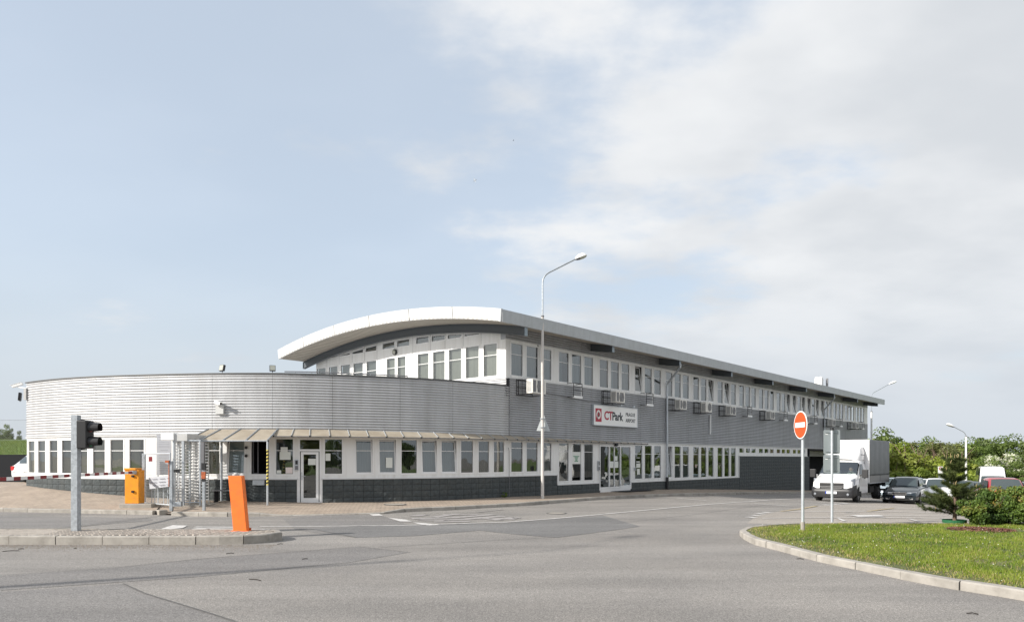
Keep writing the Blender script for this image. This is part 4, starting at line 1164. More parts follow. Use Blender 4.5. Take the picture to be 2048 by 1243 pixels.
# arch needs short steps: rebuild solid parts finely
PG.curved_until = 1e9
mb = MB(); fill(mb, PG, -W_G, 0.0, 5.42, 7.25, list(map(tuple, cols.values()))); fill(mb, PG, -W_G, 0.0, 7.25, zt_g, tcol); mb.build('gable_wall', M_white, BLD)
PG.curved_until = -1e9
corr('gable_cladding', PG, -W_G, 0.03, 4.6, 5.40, M_clad); mb = MB(); slab(mb, PG, -W_G, .03, 5.40, 5.43, -.08, .05); mb.build('sill', M_sill, BLD)
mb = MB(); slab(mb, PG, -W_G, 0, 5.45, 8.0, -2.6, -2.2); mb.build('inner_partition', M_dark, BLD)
mb = MB(); slab(mb, PG, -W_G, -.01, 4.6, 5.42, -.2, -.012); mb.build('gable_base', M_dark, BLD)
mb = MB()
for u in (0.02, W_G - .02): pass
for c_ in (843, 1125, 1265, 1378, 1522, 1663, 545, 648, 745, 447):
    s_ = -u_px(cpx(c_)); slab(mb, PG, s_ - .006, s_ + .006, 7.06, lambda s: zt_g(s) - .1, .0005, .003)
mb.build('panel_joint', M_grey, BLD)
# corner post
mb = MB(); slab(mb, PG, -.30, .005, 7.13, 7.55, -.1, .02); mb.build('corner_louvre', M_clad_shade, BLD)
mb = MB(); p = -u_px(cpx(988)); q = pt(PG, p, .03, 7.28)
Nn = PG.fr(0)[2]; T_ = PG.fr(0)[1]
def disc(mb, c, n_, r, th, seg=20, mi=0, dome=0):
    n_ = Vector(n_).normalized(); a = n_.cross(Vector((0, 0, 1))).normalized(); b = n_.cross(a)
    rows = []
    for rr_, hh_ in ([(r, 0), (r, th)] + ([(r * .8, th + dome * .6), (r * .45, th + dome * .92), (.001, th + dome)] if dome else [(.001, th)])):
        rows.append([c + n_ * hh_ + a * rr_ * cos(2 * pi * k / seg) + b * rr_ * sin(2 * pi * k / seg) for k in range(seg)])
    mb.grid(rows, mi, close=True)
disc(mb, q, Nn, .15, .06); gl = mb.build('wall_lamp', M_black); tag(gl, 'round black wall lamp on the white gable', 'wall lamp')
mb = MB(); disc(mb, q + Nn * .061, Nn, .11, .01, dome=.06); mb.build('lamp_glass', M_lampglass, gl, smooth=True)

# ---- roof
G0, G1 = -2.0, 57.2
us = np.linspace(0, 16.8, 43)
mb = MB(); mb.grid([[RP(gg, u, roof_top(u)) for u in us] for gg in (G0, G1)]); mb.grid([[RP(gg, u, roof_top(u) - .06) for u in us] for gg in (G0 + .03, G1 - .03)]); mb.build('roof', M_roof, BLD)
prof = []; u = .06; k = 0
while u < 16.7:
    for du, dz in ((0, 0), (.20, 0), (.205, .16), (.265, .16)): prof.append((u + du, roof_top(u + du) - .50 + dz))
    u += .27
mb = MB(); mb.grid([[RP(gg, u, z) for u, z in prof] for gg in (G0 + .04, G1 - .04)]); mb.build('soffit', M_soffit, BLD)
jn = [0, 2.85, 5.7, 8.63, 11.5, 14.3, 16.8]
for a, b in zip(jn[:-1], jn[1:]):
    st = np.linspace(a + .02 * (a > 0), b - .02 * (b < 16.8), 8); rows = []
    for u in st:
        rows.append([RP(G0, u, roof_top(u) + .015), RP(G0 + .06, u, roof_top(u) - .5), RP(G0 + .12, u, roof_top(u) - .5), RP(G0 + .12, u, roof_top(u) + .02)])
    mb = MB(); mb.grid(rows, close=True); m4 = len(rows) - 1; mb.f += [(3, 2, 1, 0), (m4 * 4, m4 * 4 + 1, m4 * 4 + 2, m4 * 4 + 3)]; mb.mi += [0, 0]
    mb.build('fascia_panel', M_fascia, BLD)
sj = [G0] + [s_of(PM, p, 1.5, 0, 57) for p in (1180, 1290, 1385, 1549, 1634, 1705)] + [G1]
for a, b in zip(sj[:-1], sj[1:]):
    P = []
    for z, o in ((7.43, .03), (7.93, -0.01)):
        for gg, e in ((a + .004, 0), (b - .004, 0), (b - .004, .08), (a + .004, .08)): P.append(RP(gg, -.0 + o + e, z))
    mb = MB(); mb.hexa(P); mb.build('eaves_fascia', M_fasciag, BLD)
P = [RP(G1 - .05, 0, 7.43), RP(G1, 0, 7.43)]
mb = MB(); rows = [[RP(G1, u, roof_top(u) + .015), RP(G1 - .06, u, roof_top(u) - .5), RP(G1 - .12, u, roof_top(u) - .5), RP(G1 - .12, u, roof_top(u))] for u in np.linspace(0, 16.8, 20)]
mb.grid(rows, close=True); mb.build('rear_fascia', M_fascia, BLD)
# beams
def beam(gg, u0, u1, name='roof_beam', n=1, hgt=.38, tap=0.0):
    mb = MB(); st = np.linspace(u0, u1, n + 1)
    def sec(du0, du1, za, zb):
        rows = []
        for u in st:
            h0 = hgt - (tap if u == st[0] else 0)
            t_ = soff(u) - .003; zA, zB = t_ - h0 * za, t_ - h0 * zb
            rows.append([RP(gg + du0, u + 1.5, zA), RP(gg + du1, u + 1.5, zA), RP(gg + du1, u + 1.5, zB), RP(gg + du0, u + 1.5, zB)])
        b = len(mb.v); mb.grid(rows, close=True); k = (len(rows) - 1) * 4
        mb.f += [(b + 3, b + 2, b + 1, b), (b + k, b + k + 1, b + k + 2, b + k + 3)]; mb.mi += [0, 0]
    sec(-.035, .035, .06, .94); sec(-.09, .09, 0, .07); sec(-.09, .09, .93, 1)
    B = mb.build(name, M_beam, BLD)
    t_ = soff(st[0]); mb = MB(); P = []
    for z in (t_ - hgt + tap - .01, t_ - .002):
        for a, b in ((-.095, -.012), (.095, -.012), (.095, 0), (-.095, 0)): P.append(RP(gg + a, st[0] + 1.5 + b, z))
    mb.hexa(P).build('beam_end', M_beamend, B)
    return B
BB = beam(-.3, -1.4, 15.3, 'gable_beam', 40)
t_ = soff(15.3); mb = MB(); P = []
for z in (t_ - .39, t_ - .002):
    for a, b in ((-.095, 0), (.095, 0), (.095, .012), (-.095, .012)): P.append(RP(-.3 + a, 15.3 + 1.5 + b, z))
mb.hexa(P).build('beam_end', M_beamend, BB)
for t in [6.51 + 6.94 * k for k in range(8)]: beam(t, -1.35, .2, n=3, hgt=.36, tap=.05)
# chimneys
def chim(gg, u, w, d, h, mt, caps=0):
    c = RP(gg, u + 1.5, roof_top(u + 1.5)); mb = MB(); mb.obox(c + Vector((0, 0, h / 2 - .2)), d1 * (d / 2), d2 * (w / 2), (0, 0, h / 2 + .2))
    o = mb.build('chimney', mt, BLD)
    for k in range(caps):
        cc_ = c + d2 * (w * .28 * (1 if k else -1)) + Vector((0, 0, h))
        MB().lathe(cc_, [(.12, 0), (.14, .08), (.2, .1), (.2, .14), (.001, .22)], 12).build('cap', M_frame, o)
chim(50.8, 3.0, .7, .55, 1.3, M_white, 2); chim(51.4, 2.4, .18, .18, 1.4, M_grey)

# downpipes
for tb, tv in ((13.43, 14.2), (41.2, 42.6)):
    zs = soff(-1.35) - .34; a = pt(PM, tb, 1.38, zs + .12)
    mb = MB(); mb.tube([a, pt(PM, tb, 1.38, zs - .05), pt(PM, tv, .14, zs - .85), pt(PM, tv, .12, zs - 1.1), pt(PM, tv, .12, .75)], .06, 10)
    o = mb.build('downpipe', M_steel, BLD, smooth=True)
    p = pt(PM, tv, .12, 0); MB().tube([(p.x, p.y, sw(p.x, p.y)), (p.x, p.y, .78)], .085, 10).build('pipe_boot', M_black, o)
# cable conduits
mb = MB(); 
for s_ in (.18,): mb.tube([pt(PM, s_, .06, .2), pt(PM, s_, .06, 2.2), pt(PM, s_ - .06, .06, 2.35)], .012, 5); mb.tube([pt(PM, s_, .06, 2.75), pt(PM, s_, .06, 5.4)], .012, 5)
MB().tube([pt(PM, s_of(PM, 1418), .1, 4.7), pt(PM, s_of(PM, 1418), .08, 3.45)], .05, 6).build('drain_pipe', M_lampwhite, BLD)
mb.tube([pt(PM, 1.9, .06, 5.0), pt(PM, 6.2, .06, 4.75), pt(PM, 7.5, .06, 4.8)], .012, 4)
mb.build('conduit', M_grey, BLD)

# ================================================================== THINGS ON AND BY THE BUILDING
# ---- air conditioners, each on its own bracket frame
def aircon(t, label, w=.82, h=.58, z=4.78, kind=0):
    p = pt(PM, t, .5, z); root = empty('air_conditioner', p); tag(root, label, 'air conditioner', 'air conditioners on the grey facade')
    s0, s1 = t - w / 2, t + w / 2; o0, o1 = .42, .76
    mb = MB(); slab(mb, PM, s0, s1, z, z + h, o0, o1)
    for k in range(7): slab(mb, PM, s0 + .02, s0 + .06, z + .06 + k * .07, z + .08 + k * .07, o1, o1 + .004)
    body = mb.build('body', M_ac, root, bevel=.012)
    # side louvres facing the gable end
    mb = MB()
    for k in range(9):
        slab(mb, PM, s0 - .006, s0 - .001, z + .06 + k * .052, z + .085 + k * .052, o0 + .05, o1 - .05)
    mb.build('side_louvre', M_grey, body)
    Nn, T = PM.fr(t)[2], PM.fr(t)[1]
    if kind == 0:
        mb = MB(); slab(mb, PM, s0 + .05, s0 + .24, z + .05, z + h - .05, o1 + .001, o1 + .006); mb.build('grille', M_grey, root)
        mb = MB(); slab(mb, PM, s0 + .36, s1 - .12, z + .05, z + h - .05, o1 + .001, o1 + .006); mb.build('fan_grille', M_grey, root)
    c = pt(PM, t + .1, o1 + .007, z + h / 2); mb = MB()
    disc(mb, c, Nn, h * .40, .004, 18); F_ = mb.build('fan', M_grey, root)
    mb = MB()
    for r in (.1, .16, .22): 
        pts = [c + Nn * .012 + T * r * cos(a) + Vector((0, 0, 1)) * r * sin(a) for a in np.linspace(0, 2 * pi, 17)]
        mb.tube(pts, .005, 4, cap=False)
    mb.build('guard_ring', M_lgrey, F_)
    mb = MB()
    for s_ in (s0 - .12, s1 - .1):
        mb.tube([pt(PM, s_, .03, z - .06), pt(PM, s_, .8, z - .06)], .018, 4); mb.tube([pt(PM, s_, .04, z - .06), pt(PM, s_, .04, z + .62)], .018, 4)
        mb.tube([pt(PM, s_, .03, z + .6), pt(PM, s_, .5, z + .6)], .014, 4)
    for zz_ in (z - .06, z + .28, z + .6): mb.tube([pt(PM, s0 - .25, .04, zz_), pt(PM, s1, .04, zz_)], .014, 4)
    for s_ in (s0 - .25,): mb.tube([pt(PM, s_, .04, z - .1), pt(PM, s_, .04, z + .65)], .014, 4); mb.tube([pt(PM, s_, .04, z + .62), pt(PM, s_, .38, z + .62), pt(PM, s_, .38, z - .08), pt(PM, s_, .04, z - .08)], .012, 4)
    mb.build('bracket', M_black, root)
    return root
acs = [(1073, 'nearest air conditioner, behind the street lamp pole, at the sunlit corner end'), (1236, 'air conditioner right above the company sign'),
       (1362, 'air conditioner just right of the nearer downpipe'), (1413, 'air conditioner with a short white pipe hanging below it'),
       (1462, 'air conditioner next right of the one with the white pipe'), (1541, 'air conditioner just left of the no entry disc'),
       (1611, 'air conditioner half hidden behind the no entry disc'), (1664, 'air conditioner above the grey sign backs, right of the farther downpipe'), (1711, 'farthest air conditioner, near the end of the long facade')]
for i, (px_, lb_) in enumerate(acs):
    aircon(s_of(PM, px_, .6, 0, 57), lb_, kind=1 if i == 3 else 0, w=.95 if i == 0 else .82, h=.62 if i in (0, 3) else .56)
def rack(t, label):
    z = 4.86; root = empty('empty_ac_rack', pt(PM, t, .3, z)); tag(root, label, 'bracket', 'empty unit racks under the upper windows'); w = .36
    mb = MB()
    for s_ in (t - w, t + w):
        mb.tube([pt(PM, s_, .04, z), pt(PM, s_, .42, z), pt(PM, s_, .42, z + .66), pt(PM, s_, .04, z + .66)], .02, 4)
    for zz_ in (z + .33, z + .5, z + .66):
        mb.tube([pt(PM, t - w, .42, zz_), pt(PM, t + w, .42, zz_)], .016, 4)
    mb.build('rail', M_black, root)
    mb = MB(); slab(mb, PM, t - w, t + w, z - .06, z + .06, .36, .45); slab(mb, PM, t + w - .05, t + w + .03, z, z + .6, .38, .41); mb.build('tray', M_lampwhite, root)
for px_, lb_ in ((1155, 'empty rack with white tray between the lamp pole and the sign'), (1299, 'empty rack with white tray left of the nearer downpipe'), (1499, 'empty rack with white tray, third along the facade'),
                 (1571, 'empty rack with white tray just left of the no entry disc'), (1631, 'empty rack with white tray just left of the farther downpipe'), (1682, 'empty rack with white tray between the two farthest air conditioners'), (1726, 'last empty rack at the far end of the facade')):
    rack(s_of(PM, px_, .4, 0, 57), lb_)

# ---- company sign
ts0, ts1, zs0, zs1 = s_of(PM, 1187, .12), s_of(PM, 1274, .12), 3.60, 4.60
sign = empty('company_sign', pt(PM, (ts0 + ts1) / 2, .1, zs0)); tag(sign, 'white sign reading CTPark Prague Airport on the grey facade', 'sign')
mb = MB(); slab(mb, PM, ts0, ts1, zs0, zs1, .03, .14); mb.build('panel', M_signwhite, sign)
mb = MB(); slab(mb, PM, ts0 - .03, ts0, zs0 - .03, zs1 + .03, .03, .16); slab(mb, PM, ts1, ts1 + .03, zs0 - .03, zs1 + .03, .03, .16); slab(mb, PM, ts0, ts1, zs0 - .03, zs0, .03, .159); slab(mb, PM, ts0, ts1, zs1, zs1 + .03, .03, .159); mb.build('frame', M_steel, sign)
WS = ts1 - ts0
def SM(s, z, o=.142):               # matrix that puts xy text onto the facade
    p = pt(PM, s, o, z); return Matrix(((d1.x, 0, PM.fr(s)[2].x, p.x), (d1.y, 0, PM.fr(s)[2].y, p.y), (0, 1, 0, p.z), (0, 0, 0, 1)))
lx0, lx1 = ts0 + WS * .035, ts0 + WS * .165
mb = MB(); slab(mb, PM, lx0, lx1, zs0 + .16, zs0 + .84, .14, .146); logo = mb.build('logo_square', M_brandred, sign)
cxl, czl = (lx0 + lx1) / 2, zs0 + .53
def ring(s, z, rx, rz, w, o, mt, name, parent, a0=0, a1=2 * pi):
    mb = MB(); rows = []
    for a in np.linspace(a0, a1, 25):
        rows.append([pt(PM, s + (rx - w) * cos(a), o, z + (rz - w) * sin(a)), pt(PM, s + rx * cos(a), o, z + rz * sin(a))])
    mb.grid(rows); return mb.build(name, mt, parent)
ring(cxl, czl, .205, .235, .10, .148, M_pink, 'logo_ring', logo); 
ring(cxl, czl, .115, .125, .045, .150, M_brandblack, 'logo_letter', logo)
mb = MB(); slab(mb, PM, cxl - .115, cxl - .075, czl - .27, czl + .02, .148, .150); mb.build('logo_letter', M_brandblack, logo)
text_mesh('lettering', 'CT', .62, M_brandred, SM(ts0 + WS * .222, zs0 + .30), sign, offset=.018, xscale=1.0, spacing=.95)
text_mesh('lettering', 'Park', .60, M_brandblack, SM(ts0 + WS * .40, zs0 + .30), sign, offset=.018, xscale=.98, spacing=.95)
text_mesh('lettering', 'PRAGUE', .27, M_brandblack, SM(ts0 + WS * .715, zs0 + .56), sign, offset=.005, xscale=.88, spacing=1.12)
text_mesh('lettering', 'AIRPORT', .27, M_brandblack, SM(ts0 + WS * .715, zs0 + .24), sign, offset=.005, xscale=.88, spacing=1.04)
for f, nm in ((.55, 'small spotlight above the middle of the company sign'), (.86, 'small spotlight above the right end of the company sign')):
    s_ = ts0 + WS * f; r_ = empty('sign_spotlight', pt(PM, s_, .2, zs1 + .05)); tag(r_, nm, 'spotlight', 'spotlights over the company sign')
    MB().tube([pt(PM, s_, .05, zs1 + .06), pt(PM, s_, .28, zs1 + .10)], .012, 5).build('arm', M_steel, r_)
    mb = MB(); mb.lathe(pt(PM, s_, .28, zs1 + .06), [(.001, .1), (.06, .08), (.075, 0), (.05, -.03), (.001, -.03)], 10); mb.build('head', M_steel, r_)

# ---- translucent canopy
can = empty('canopy', pt(PM, s_of(PM, 535), 1.2, .2)); tag(can, 'beige translucent canopy along the ground floor, wide over the gatehouse', 'canopy')
def sheet4(P, name, mt, parent, th=.012):
    mb = MB(); P = [Vector(p) for p in P]; n_ = (P[1] - P[0]).cross(P[3] - P[0]).normalized() * th
    if n_.z > 0: n_ = -n_
    mb.hexa([P[0] + n_, P[1] + n_, P[2] + n_, P[3] + n_, P[0], P[1], P[2], P[3]]); return mb.build(name, mt, parent)
backs = [s_of(PM, p) for p in (418, 443, 482, 518.5, 556)]
fr_px = [375, 401, 446, 492, 535]
fronts = [aty(p, 880 if i else 879, 25.8 if p > 400 else 25.9) for i, p in enumerate(fr_px)]
wb = [pt(PM, s, .05, 2.97) for s in backs]
for i in range(4):
    sheet4([fronts[i], fronts[i + 1], wb[i + 1], wb[i]], 'canopy_panel', M_canopy, can)
mb = MB()
for i in range(5): 
    a, b = fronts[i], wb[i]; MB().tube([a + Vector((0, 0, .012)), b + Vector((0, 0, .012))], .028, 6).build('rib', M_galv, can)
MB().tube([f - Vector((0, 0, .02)) for f in fronts], .028, 6).build('front_rail', M_galv, can)
ribs_px = [556, 588, 620, 657.4, 695, 731.7, 766.5, 800, 834, 865.6, 895, 924, 950.7, 976, 1001, 1021.5, 1044]
rs_ = [s_of(PM, p) for p in ribs_px]
st_ = rs_[-1] - rs_[-2]
while rs_[-1] < s_of(PM, 1297) - .5: rs_.append(rs_[-1] + .73)
send = s_of(PM, 1330)
def cw(s):                          # canopy depth along the wall
    return max(.04, .66 * min(1.0, (send - s) / (send - rs_[3])))
def ce(s, o_, z): return pt(PM, s, o_, z)
for a, b in zip(rs_[:-1], rs_[1:]):
    sheet4([ce(a, cw(a), 2.70), ce(b, cw(b), 2.70), ce(b, .05, 2.70 + .27 * cw(b) / .66), ce(a, .05, 2.70 + .27 * cw(a) / .66)], 'canopy_panel', M_canopy, can)
for s in rs_:
    MB().tube([ce(s, cw(s), 2.72), ce(s, .05, 2.72 + .27 * cw(s) / .66)], .016, 5).build('rib', M_steel, can)
    mb = MB(); c_ = ce(s, cw(s), 2.69); mb.lathe(c_, [(.001, -.03), (.03, -.03), (.03, .03), (.001, .03)], 8); mb.build('clamp', M_black, can)
MB().tube([ce(s, cw(s), 2.685) for s in np.linspace(rs_[0], rs_[-1], 60)], .016, 5).build('front_rail', M_grey, can)
# canopy posts
x, y = fronts[4].x, fronts[4].y; z0_ = sw(x, y); zt_ = fronts[4].z - .04
MB().tube([(x, y, z0_), (x, y, zt_)], .034, 10).build('post', M_steel, can)
mb = MB(); zb_ = 1.12; 
for k in range(10): 
    za = z0_ + .72 + k * .125
    rows = [[(x + .037 * cos(a), y + .037 * sin(a), za + dz + .035 * (a / pi)) for a in np.linspace(0, 2 * pi, 13)] for dz in (0, .06)]
    mb.grid(rows)
mb.build('hazard_tape', M_black, can)
mb = MB(); mb.tube([(x, y, z0_ + .72), (x, y, z0_ + 2.0)], .0355, 10); mb.build('hazard_tape', M_yellow, can)
p = aty(443, 1000, 27.0); z_ = sw(p.x, p.y); MB().tube([(p.x, p.y, z_), (p.x, p.y, 2.62)], .045, 8).build('post', M_galv, can)

# ---- floodlights and cameras
def floodlight(p, yaw, pitch, size, label, mt=None):
    root = empty('floodlight', p); tag(root, label, 'floodlight')
    R = Matrix.Rotation(yaw, 3, 'Z') @ Matrix.Rotation(pitch, 3, 'X'); c = Vector(p) + Vector((0, 0, .22))
    ax, ay, az = R @ Vector((1, 0, 0)), R @ Vector((0, 1, 0)), R @ Vector((0, 0, 1))   # faces -y
    mb = MB(); mb.obox(c, ax * size / 2, ay * .05, az * size / 2); b = mb.build('housing', M_black, root, bevel=.01)
    mb = MB(); mb.obox(c - ay * .052, ax * size * .42, ay * .003, az * size * .42); mb.build('lens', M_lampglass, root)
    MB().tube([Vector(p), Vector(p) + Vector((0, 0, .08)), c + ay * .06], .015, 5).build('bracket', M_grey, root)
    return root
floodlight(aty(444.5, 747, 27.35), radians(-30), radians(-12), .24, 'floodlight on the parapet, left of the pair, tilted to the left')
floodlight(aty(545, 747.5, 27.35), radians(22), radians(-10), .22, 'floodlight on the parapet, right of the pair')
def camera_thing(p, wallp, d, L, label, box=None):
    root = empty('security_camera', p); tag(root, label, 'camera')
    p = Vector(p); d = Vector(d).normalized(); s_ = d.cross(Vector((0, 0, 1))).normalized(); u_ = s_.cross(d)
    mb = MB(); mb.obox(p, d * L / 2, s_ * .055, u_ * .05); mb.obox(p + u_ * .062 + d * .03, d * (L / 2 + .02), s_ * .065, u_ * .006); mb.build('housing', M_lampwhite, root, bevel=.006)
    mb = MB(); mb.obox(p + d * (L / 2 + .003), d * .004, s_ * .04, u_ * .035); mb.build('lens', M_black, root)
    MB().tube([p - u_ * .05, p - u_ * .1, Vector(wallp)], .018, 6).build('arm', M_lampwhite, root)
    if box:
        mb = MB(); mb.obox(*box); mb.build('junction_box', M_lgrey, root)
s_ = s_of(PM, 442); q = pt(PM, s_, .22, 3.95); T, Nn = PM.fr(s_)[1:]
camera_thing(q, pt(PM, s_, .05, 3.8), (T * .9 + Nn * .5 + Vector((0, 0, -.22))), .34, 'white security camera on the middle of the curved silver wall', (pt(PM, s_, .08, 3.72), T * .15, Nn * .05, Vector((0, 0, .17))))
s_ = S0 + .3; q = aty(35, 769.5, 30.7)
camera_thing(q, pt(PM, s_, .0, 4.85), Vector((-.95, -.1, -.3)), .44, 'white security camera at the left end of the silver wall', (pt(PM, s_ + .02, .06, 4.6), Vector((.05, 0, 0)), Vector((0, .08, 0)), Vector((0, 0, .25))))
fl = floodlight(aty(40, 803, 30.7), radians(-62), radians(-5), .34, 'black floodlight under the camera at the left end of the wall')
# entrance intercoms
def intercom(s, z, h, label, off=.02):
    p = pt(PM, s, .03, z); root = empty('intercom', p); tag(root, label, 'intercom')
    mb = MB(); slab(mb, PM, s - .07, s + .07, z, z + h, off, off + .05); mb.build('case', M_steel, root)
    mb = MB(); slab(mb, PM, s - .045, s + .045, z + h * .55, z + h - .03, off + .05, off + .056); mb.build('screen', M_black, root)
    mb = MB(); slab(mb, PM, s - .05, s + .05, z + .03, z + h * .42, off + .05, off + .07); mb.build('keypad', M_grey, root)
intercom(s_of(PM, 593.5), 1.42, .4, 'silver intercom with keypad left of the gatehouse door')
intercom(s_of(PM, 1196), 1.25, .5, 'dark intercom panel left of the sliding entrance door')
intercom(s_of(PM, 1269), 1.22, .16, 'small grey box right of the sliding entrance door')
for px_, z, lb in ((494, 2.29, 'upper small black camera beside the open gatehouse window'), (494, 1.98, 'lower small black camera beside the open gatehouse window')):
    s_ = s_of(PM, px_); p = pt(PM, s_, .03, z); r_ = empty('wall_camera', p); tag(r_, lb, 'camera')
    mb = MB(); disc(mb, p, PM.fr(s_)[2], .06, .05, 14); mb.build('base', M_lgrey, r_)
    mb = MB(); disc(mb, p + PM.fr(s_)[2] * .05 - Vector((0, 0, .01)), PM.fr(s_)[2] + Vector((0, 0, -.5)), .055, .03, 14, dome=.03); mb.build('dome', M_black, r_)
# bench / rack under the canopy
bx = aty(452, 985, 26.6); zb_ = sw(bx.x, bx.y); bn = empty('bench', (bx.x, bx.y, zb_)); tag(bn, 'low dark bench under the canopy behind the leaning orange post', 'bench')
mb = MB()
for k in range(3): mb.box(bx.x - .45, bx.x + .55, bx.y - .16 + k * .12, bx.y - .06 + k * .12, zb_ + .42, zb_ + .46)
mb.build('seat', M_grey, bn)
for dx in (-.4, .45): mb = MB(); mb.box(bx.x + dx, bx.x + dx + .05, bx.y - .14, bx.y + .18, zb_, zb_ + .42); mb.build('leg', M_black, bn)
# small airport aerial on the roof
mast = MB().tube([RP(3.5, 6.9, 8.7), RP(3.5, 6.9, 9.35)], [.012, .004], 5).build('aerial', M_grey); tag(mast, 'thin lightning rod on top of the arched roof', 'aerial')
# terrace railing on the curved roof
rail = empty('terrace_railing', pt(PM, s_of(PM, 700), -1.4, 4.7)); tag(rail, 'thin metal railing of the roof terrace behind the curved parapet', 'railing')
sa_, sb_ = s_of(PM, 590, -1.4, S0, -.5), s_of(PM, 815, -1.4, S0, -.5)
MB().tube([pt(PM, s, -1.4, 5.33) for s in np.linspace(sa_ - .5, sb_, 16)], .025, 6).build('handrail', M_grey, rail)
MB().tube([pt(PM, s, -1.4, 5.14) for s in np.linspace(sa_, sb_, 16)], .012, 5).build('lower_rail', M_steel, rail)
for s in np.linspace(sa_, sb_, 7): MB().tube([pt(PM, s, -1.4, 4.68), pt(PM, s, -1.4, 5.33)], .018, 5).build('baluster', M_steel, rail)

# ================================================================== GATE AREA
def sqpost(name, x, y, z0, z1, w, mt, parent=None, cap=True):
    mb = MB(); mb.box(x - w / 2, x + w / 2, y - w / 2, y + w / 2, z0, z1); return mb.build(name, mt, parent, bevel=.006)
# traffic light on the left island (side view)
x, y = at(152, 1061, .18); tl = empty('traffic_light', (x, y, .17)); tag(tl, 'square galvanised post carrying a black two-lens traffic light seen from the side', 'traffic light')
sqpost('post', x, y, .17, 2.86, .15, M_galv, tl)
mb = MB(); mb.box(x + .10, x + .33, y - .16, y + .16, 2.09, 2.74); hd = mb.build('head', M_black, tl, bevel=.02)
for zc in (2.58, 2.25):
    rows = []
    for xx, rr in ((x + .33, .125), (x + .56, .105)):
        rows.append([(xx, y + rr * cos(a), zc + rr * sin(a)) for a in np.linspace(-.25 * pi, 1.25 * pi, 14)])
    mb = MB(); mb.grid(rows); mb.grid([[(px_ - 0.001, py_, pz_ - .006) for px_, py_, pz_ in r] for r in rows]); mb.build('visor', M_black, hd)
    mb = MB(); mb.lathe((x + .33, y, zc), [(.11, 0), (.11, .015), (.001, .03)], 16, axis='x'); mb.build('lens', M_dred if zc > 2.4 else M_green, hd)
mb = MB(); mb.tube([(x + .05, y, 2.72), (x + .14, y, 2.76), (x + .2, y, 2.74)], .018, 5); mb.tube([(x + .05, y, 2.12), (x + .14, y, 2.08), (x + .2, y, 2.09)], .018, 5); mb.build('bracket', M_black, tl)
# leaning orange post
x, y = at(483, 1061, .18); ob = empty('orange_post', (x, y, .17)); tag(ob, 'leaning flat orange post at the end of the left island', 'post')
xt = -6.36 - .02; P = []
for z, xc in ((.19, x), (1.46, x - .135)):
    for a, b in ((-.155, -.1), (.155, -.1), (.155, .1), (-.155, .1)): P.append((xc + a, y + b + (.04 if z > 1 else 0), z))
MB().hexa(P).build('column', M_orange, ob, bevel=.008)
mb = MB(); mb.box(x - .2, x + .2, y - .13, y + .13, .17, .192); mb.build('base_plate', M_orange, ob)
MB().tube([(x + .17, y + .1, .19), (x + .17, y + .1, .25)], .02, 6).build('bolt', M_rust, ob)

# barrier
x, y = at(264, 1005, .35, gf=lambda a, b: 0.0); y = 25.0; x = (265 - CX) / F * y
zb = sw(x, y)
sl = MB(); sx0, sx1 = (243 - CX) / F * 24.9, (308 - CX) / F * 24.9; sl.box(sx0, sx1, 24.72, 25.35, .02, .30)
slo = sl.build('concrete_slab', M_concrete, bevel=.02); tag(slo, 'weathered concrete block carrying the orange barrier cabinet', 'slab')
bar = empty('boom_barrier', (x, y, .30)); tag(bar, 'orange barrier cabinet with a red and white boom', 'barrier')
cx0, cx1 = (251 - CX) / F * 24.9, (279 - CX) / F * 24.9
mb = MB(); mb.box(cx0, cx1, 24.85, 25.25, .30, 1.46); mb.build('cabinet', M_amber, bar, bevel=.015)
mb = MB(); mb.box(cx0 - .02, cx1 - .1, 24.83, 25.27, 1.46, 1.53); mb.build('cabinet_lid', M_amber, bar, bevel=.01)
for zc in (1.22, .68): mb = MB(); mb.box(cx0 + .25, cx0 + .33, 24.80, 24.85, zc, zc + .07); mb.build('lock', M_black, bar)
a = Vector((cx1 - .12, 24.80, 1.385)); b = Vector(((-30 - CX) / F * 16.6, 16.6, 1.36))
D = (b - a); Lb = D.length; D.normalize(); S_ = D.cross(Vector((0, 0, 1))).normalized()
boom = MB(); boom.obox(a + D * Lb / 2, D * (Lb / 2), S_ * .02, Vector((0, 0, .042))); bo = boom.build('boom', M_signwhite, bar)
t = .25
while t < Lb - .3:
    mb = MB(); mb.obox(a + D * (t + .15), D * .15, S_ * .0215, Vector((0, 0, .0435))); mb.build('red_stripe', M_dred, bo); t += .60
mb = MB(); mb.obox(a + D * .05 + Vector((0, 0, 0)), D * .22, S_ * .06, Vector((0, 0, .06))); mb.build('boom_clamp', M_steel, bar)

# sliding mesh gate with posts
gt = empty('mesh_gate', ((315 - CX) / F * 25.3, 25.3, .15)); tag(gt, 'grey wire mesh gate with a tilted notice on it', 'gate')
def P2(px, py, Y): return aty(px, py, Y)
pA, pB = P2(288, 907, 25.6), P2(341, 907, 24.4)
gx0, gx1 = pA, pB
zT, zB = pA.z, .28
mb = MB()
for p in (pA,): mb.box(p.x - .05, p.x + .05, p.y - .05, p.y + .05, .15, zT + .02)
mb.build('gate_post', M_galv, gt)
mb = MB(); A = Vector((pA.x, pA.y, 0)); B = Vector((pB.x, pB.y, 0))
for z in (zT, zB): mb.tube([A + Vector((0, 0, z)), B + Vector((0, 0, z))], .025, 6)
for f in (0.02, .98): q = A.lerp(B, f); mb.tube([q + Vector((0, 0, zB)), q + Vector((0, 0, zT))], .022, 6)
q0, q1 = A, B; 
for f in (.3, .42, .55, .75, .9): q = A.lerp(B, f); mb.tube([q + Vector((0, 0, zB)), q + Vector((0, 0, 1.05))], .014, 5)
mb.tube([A.lerp(B, .3) + Vector((0, 0, 1.05)), B + Vector((0, 0, 1.05))], .014, 5)
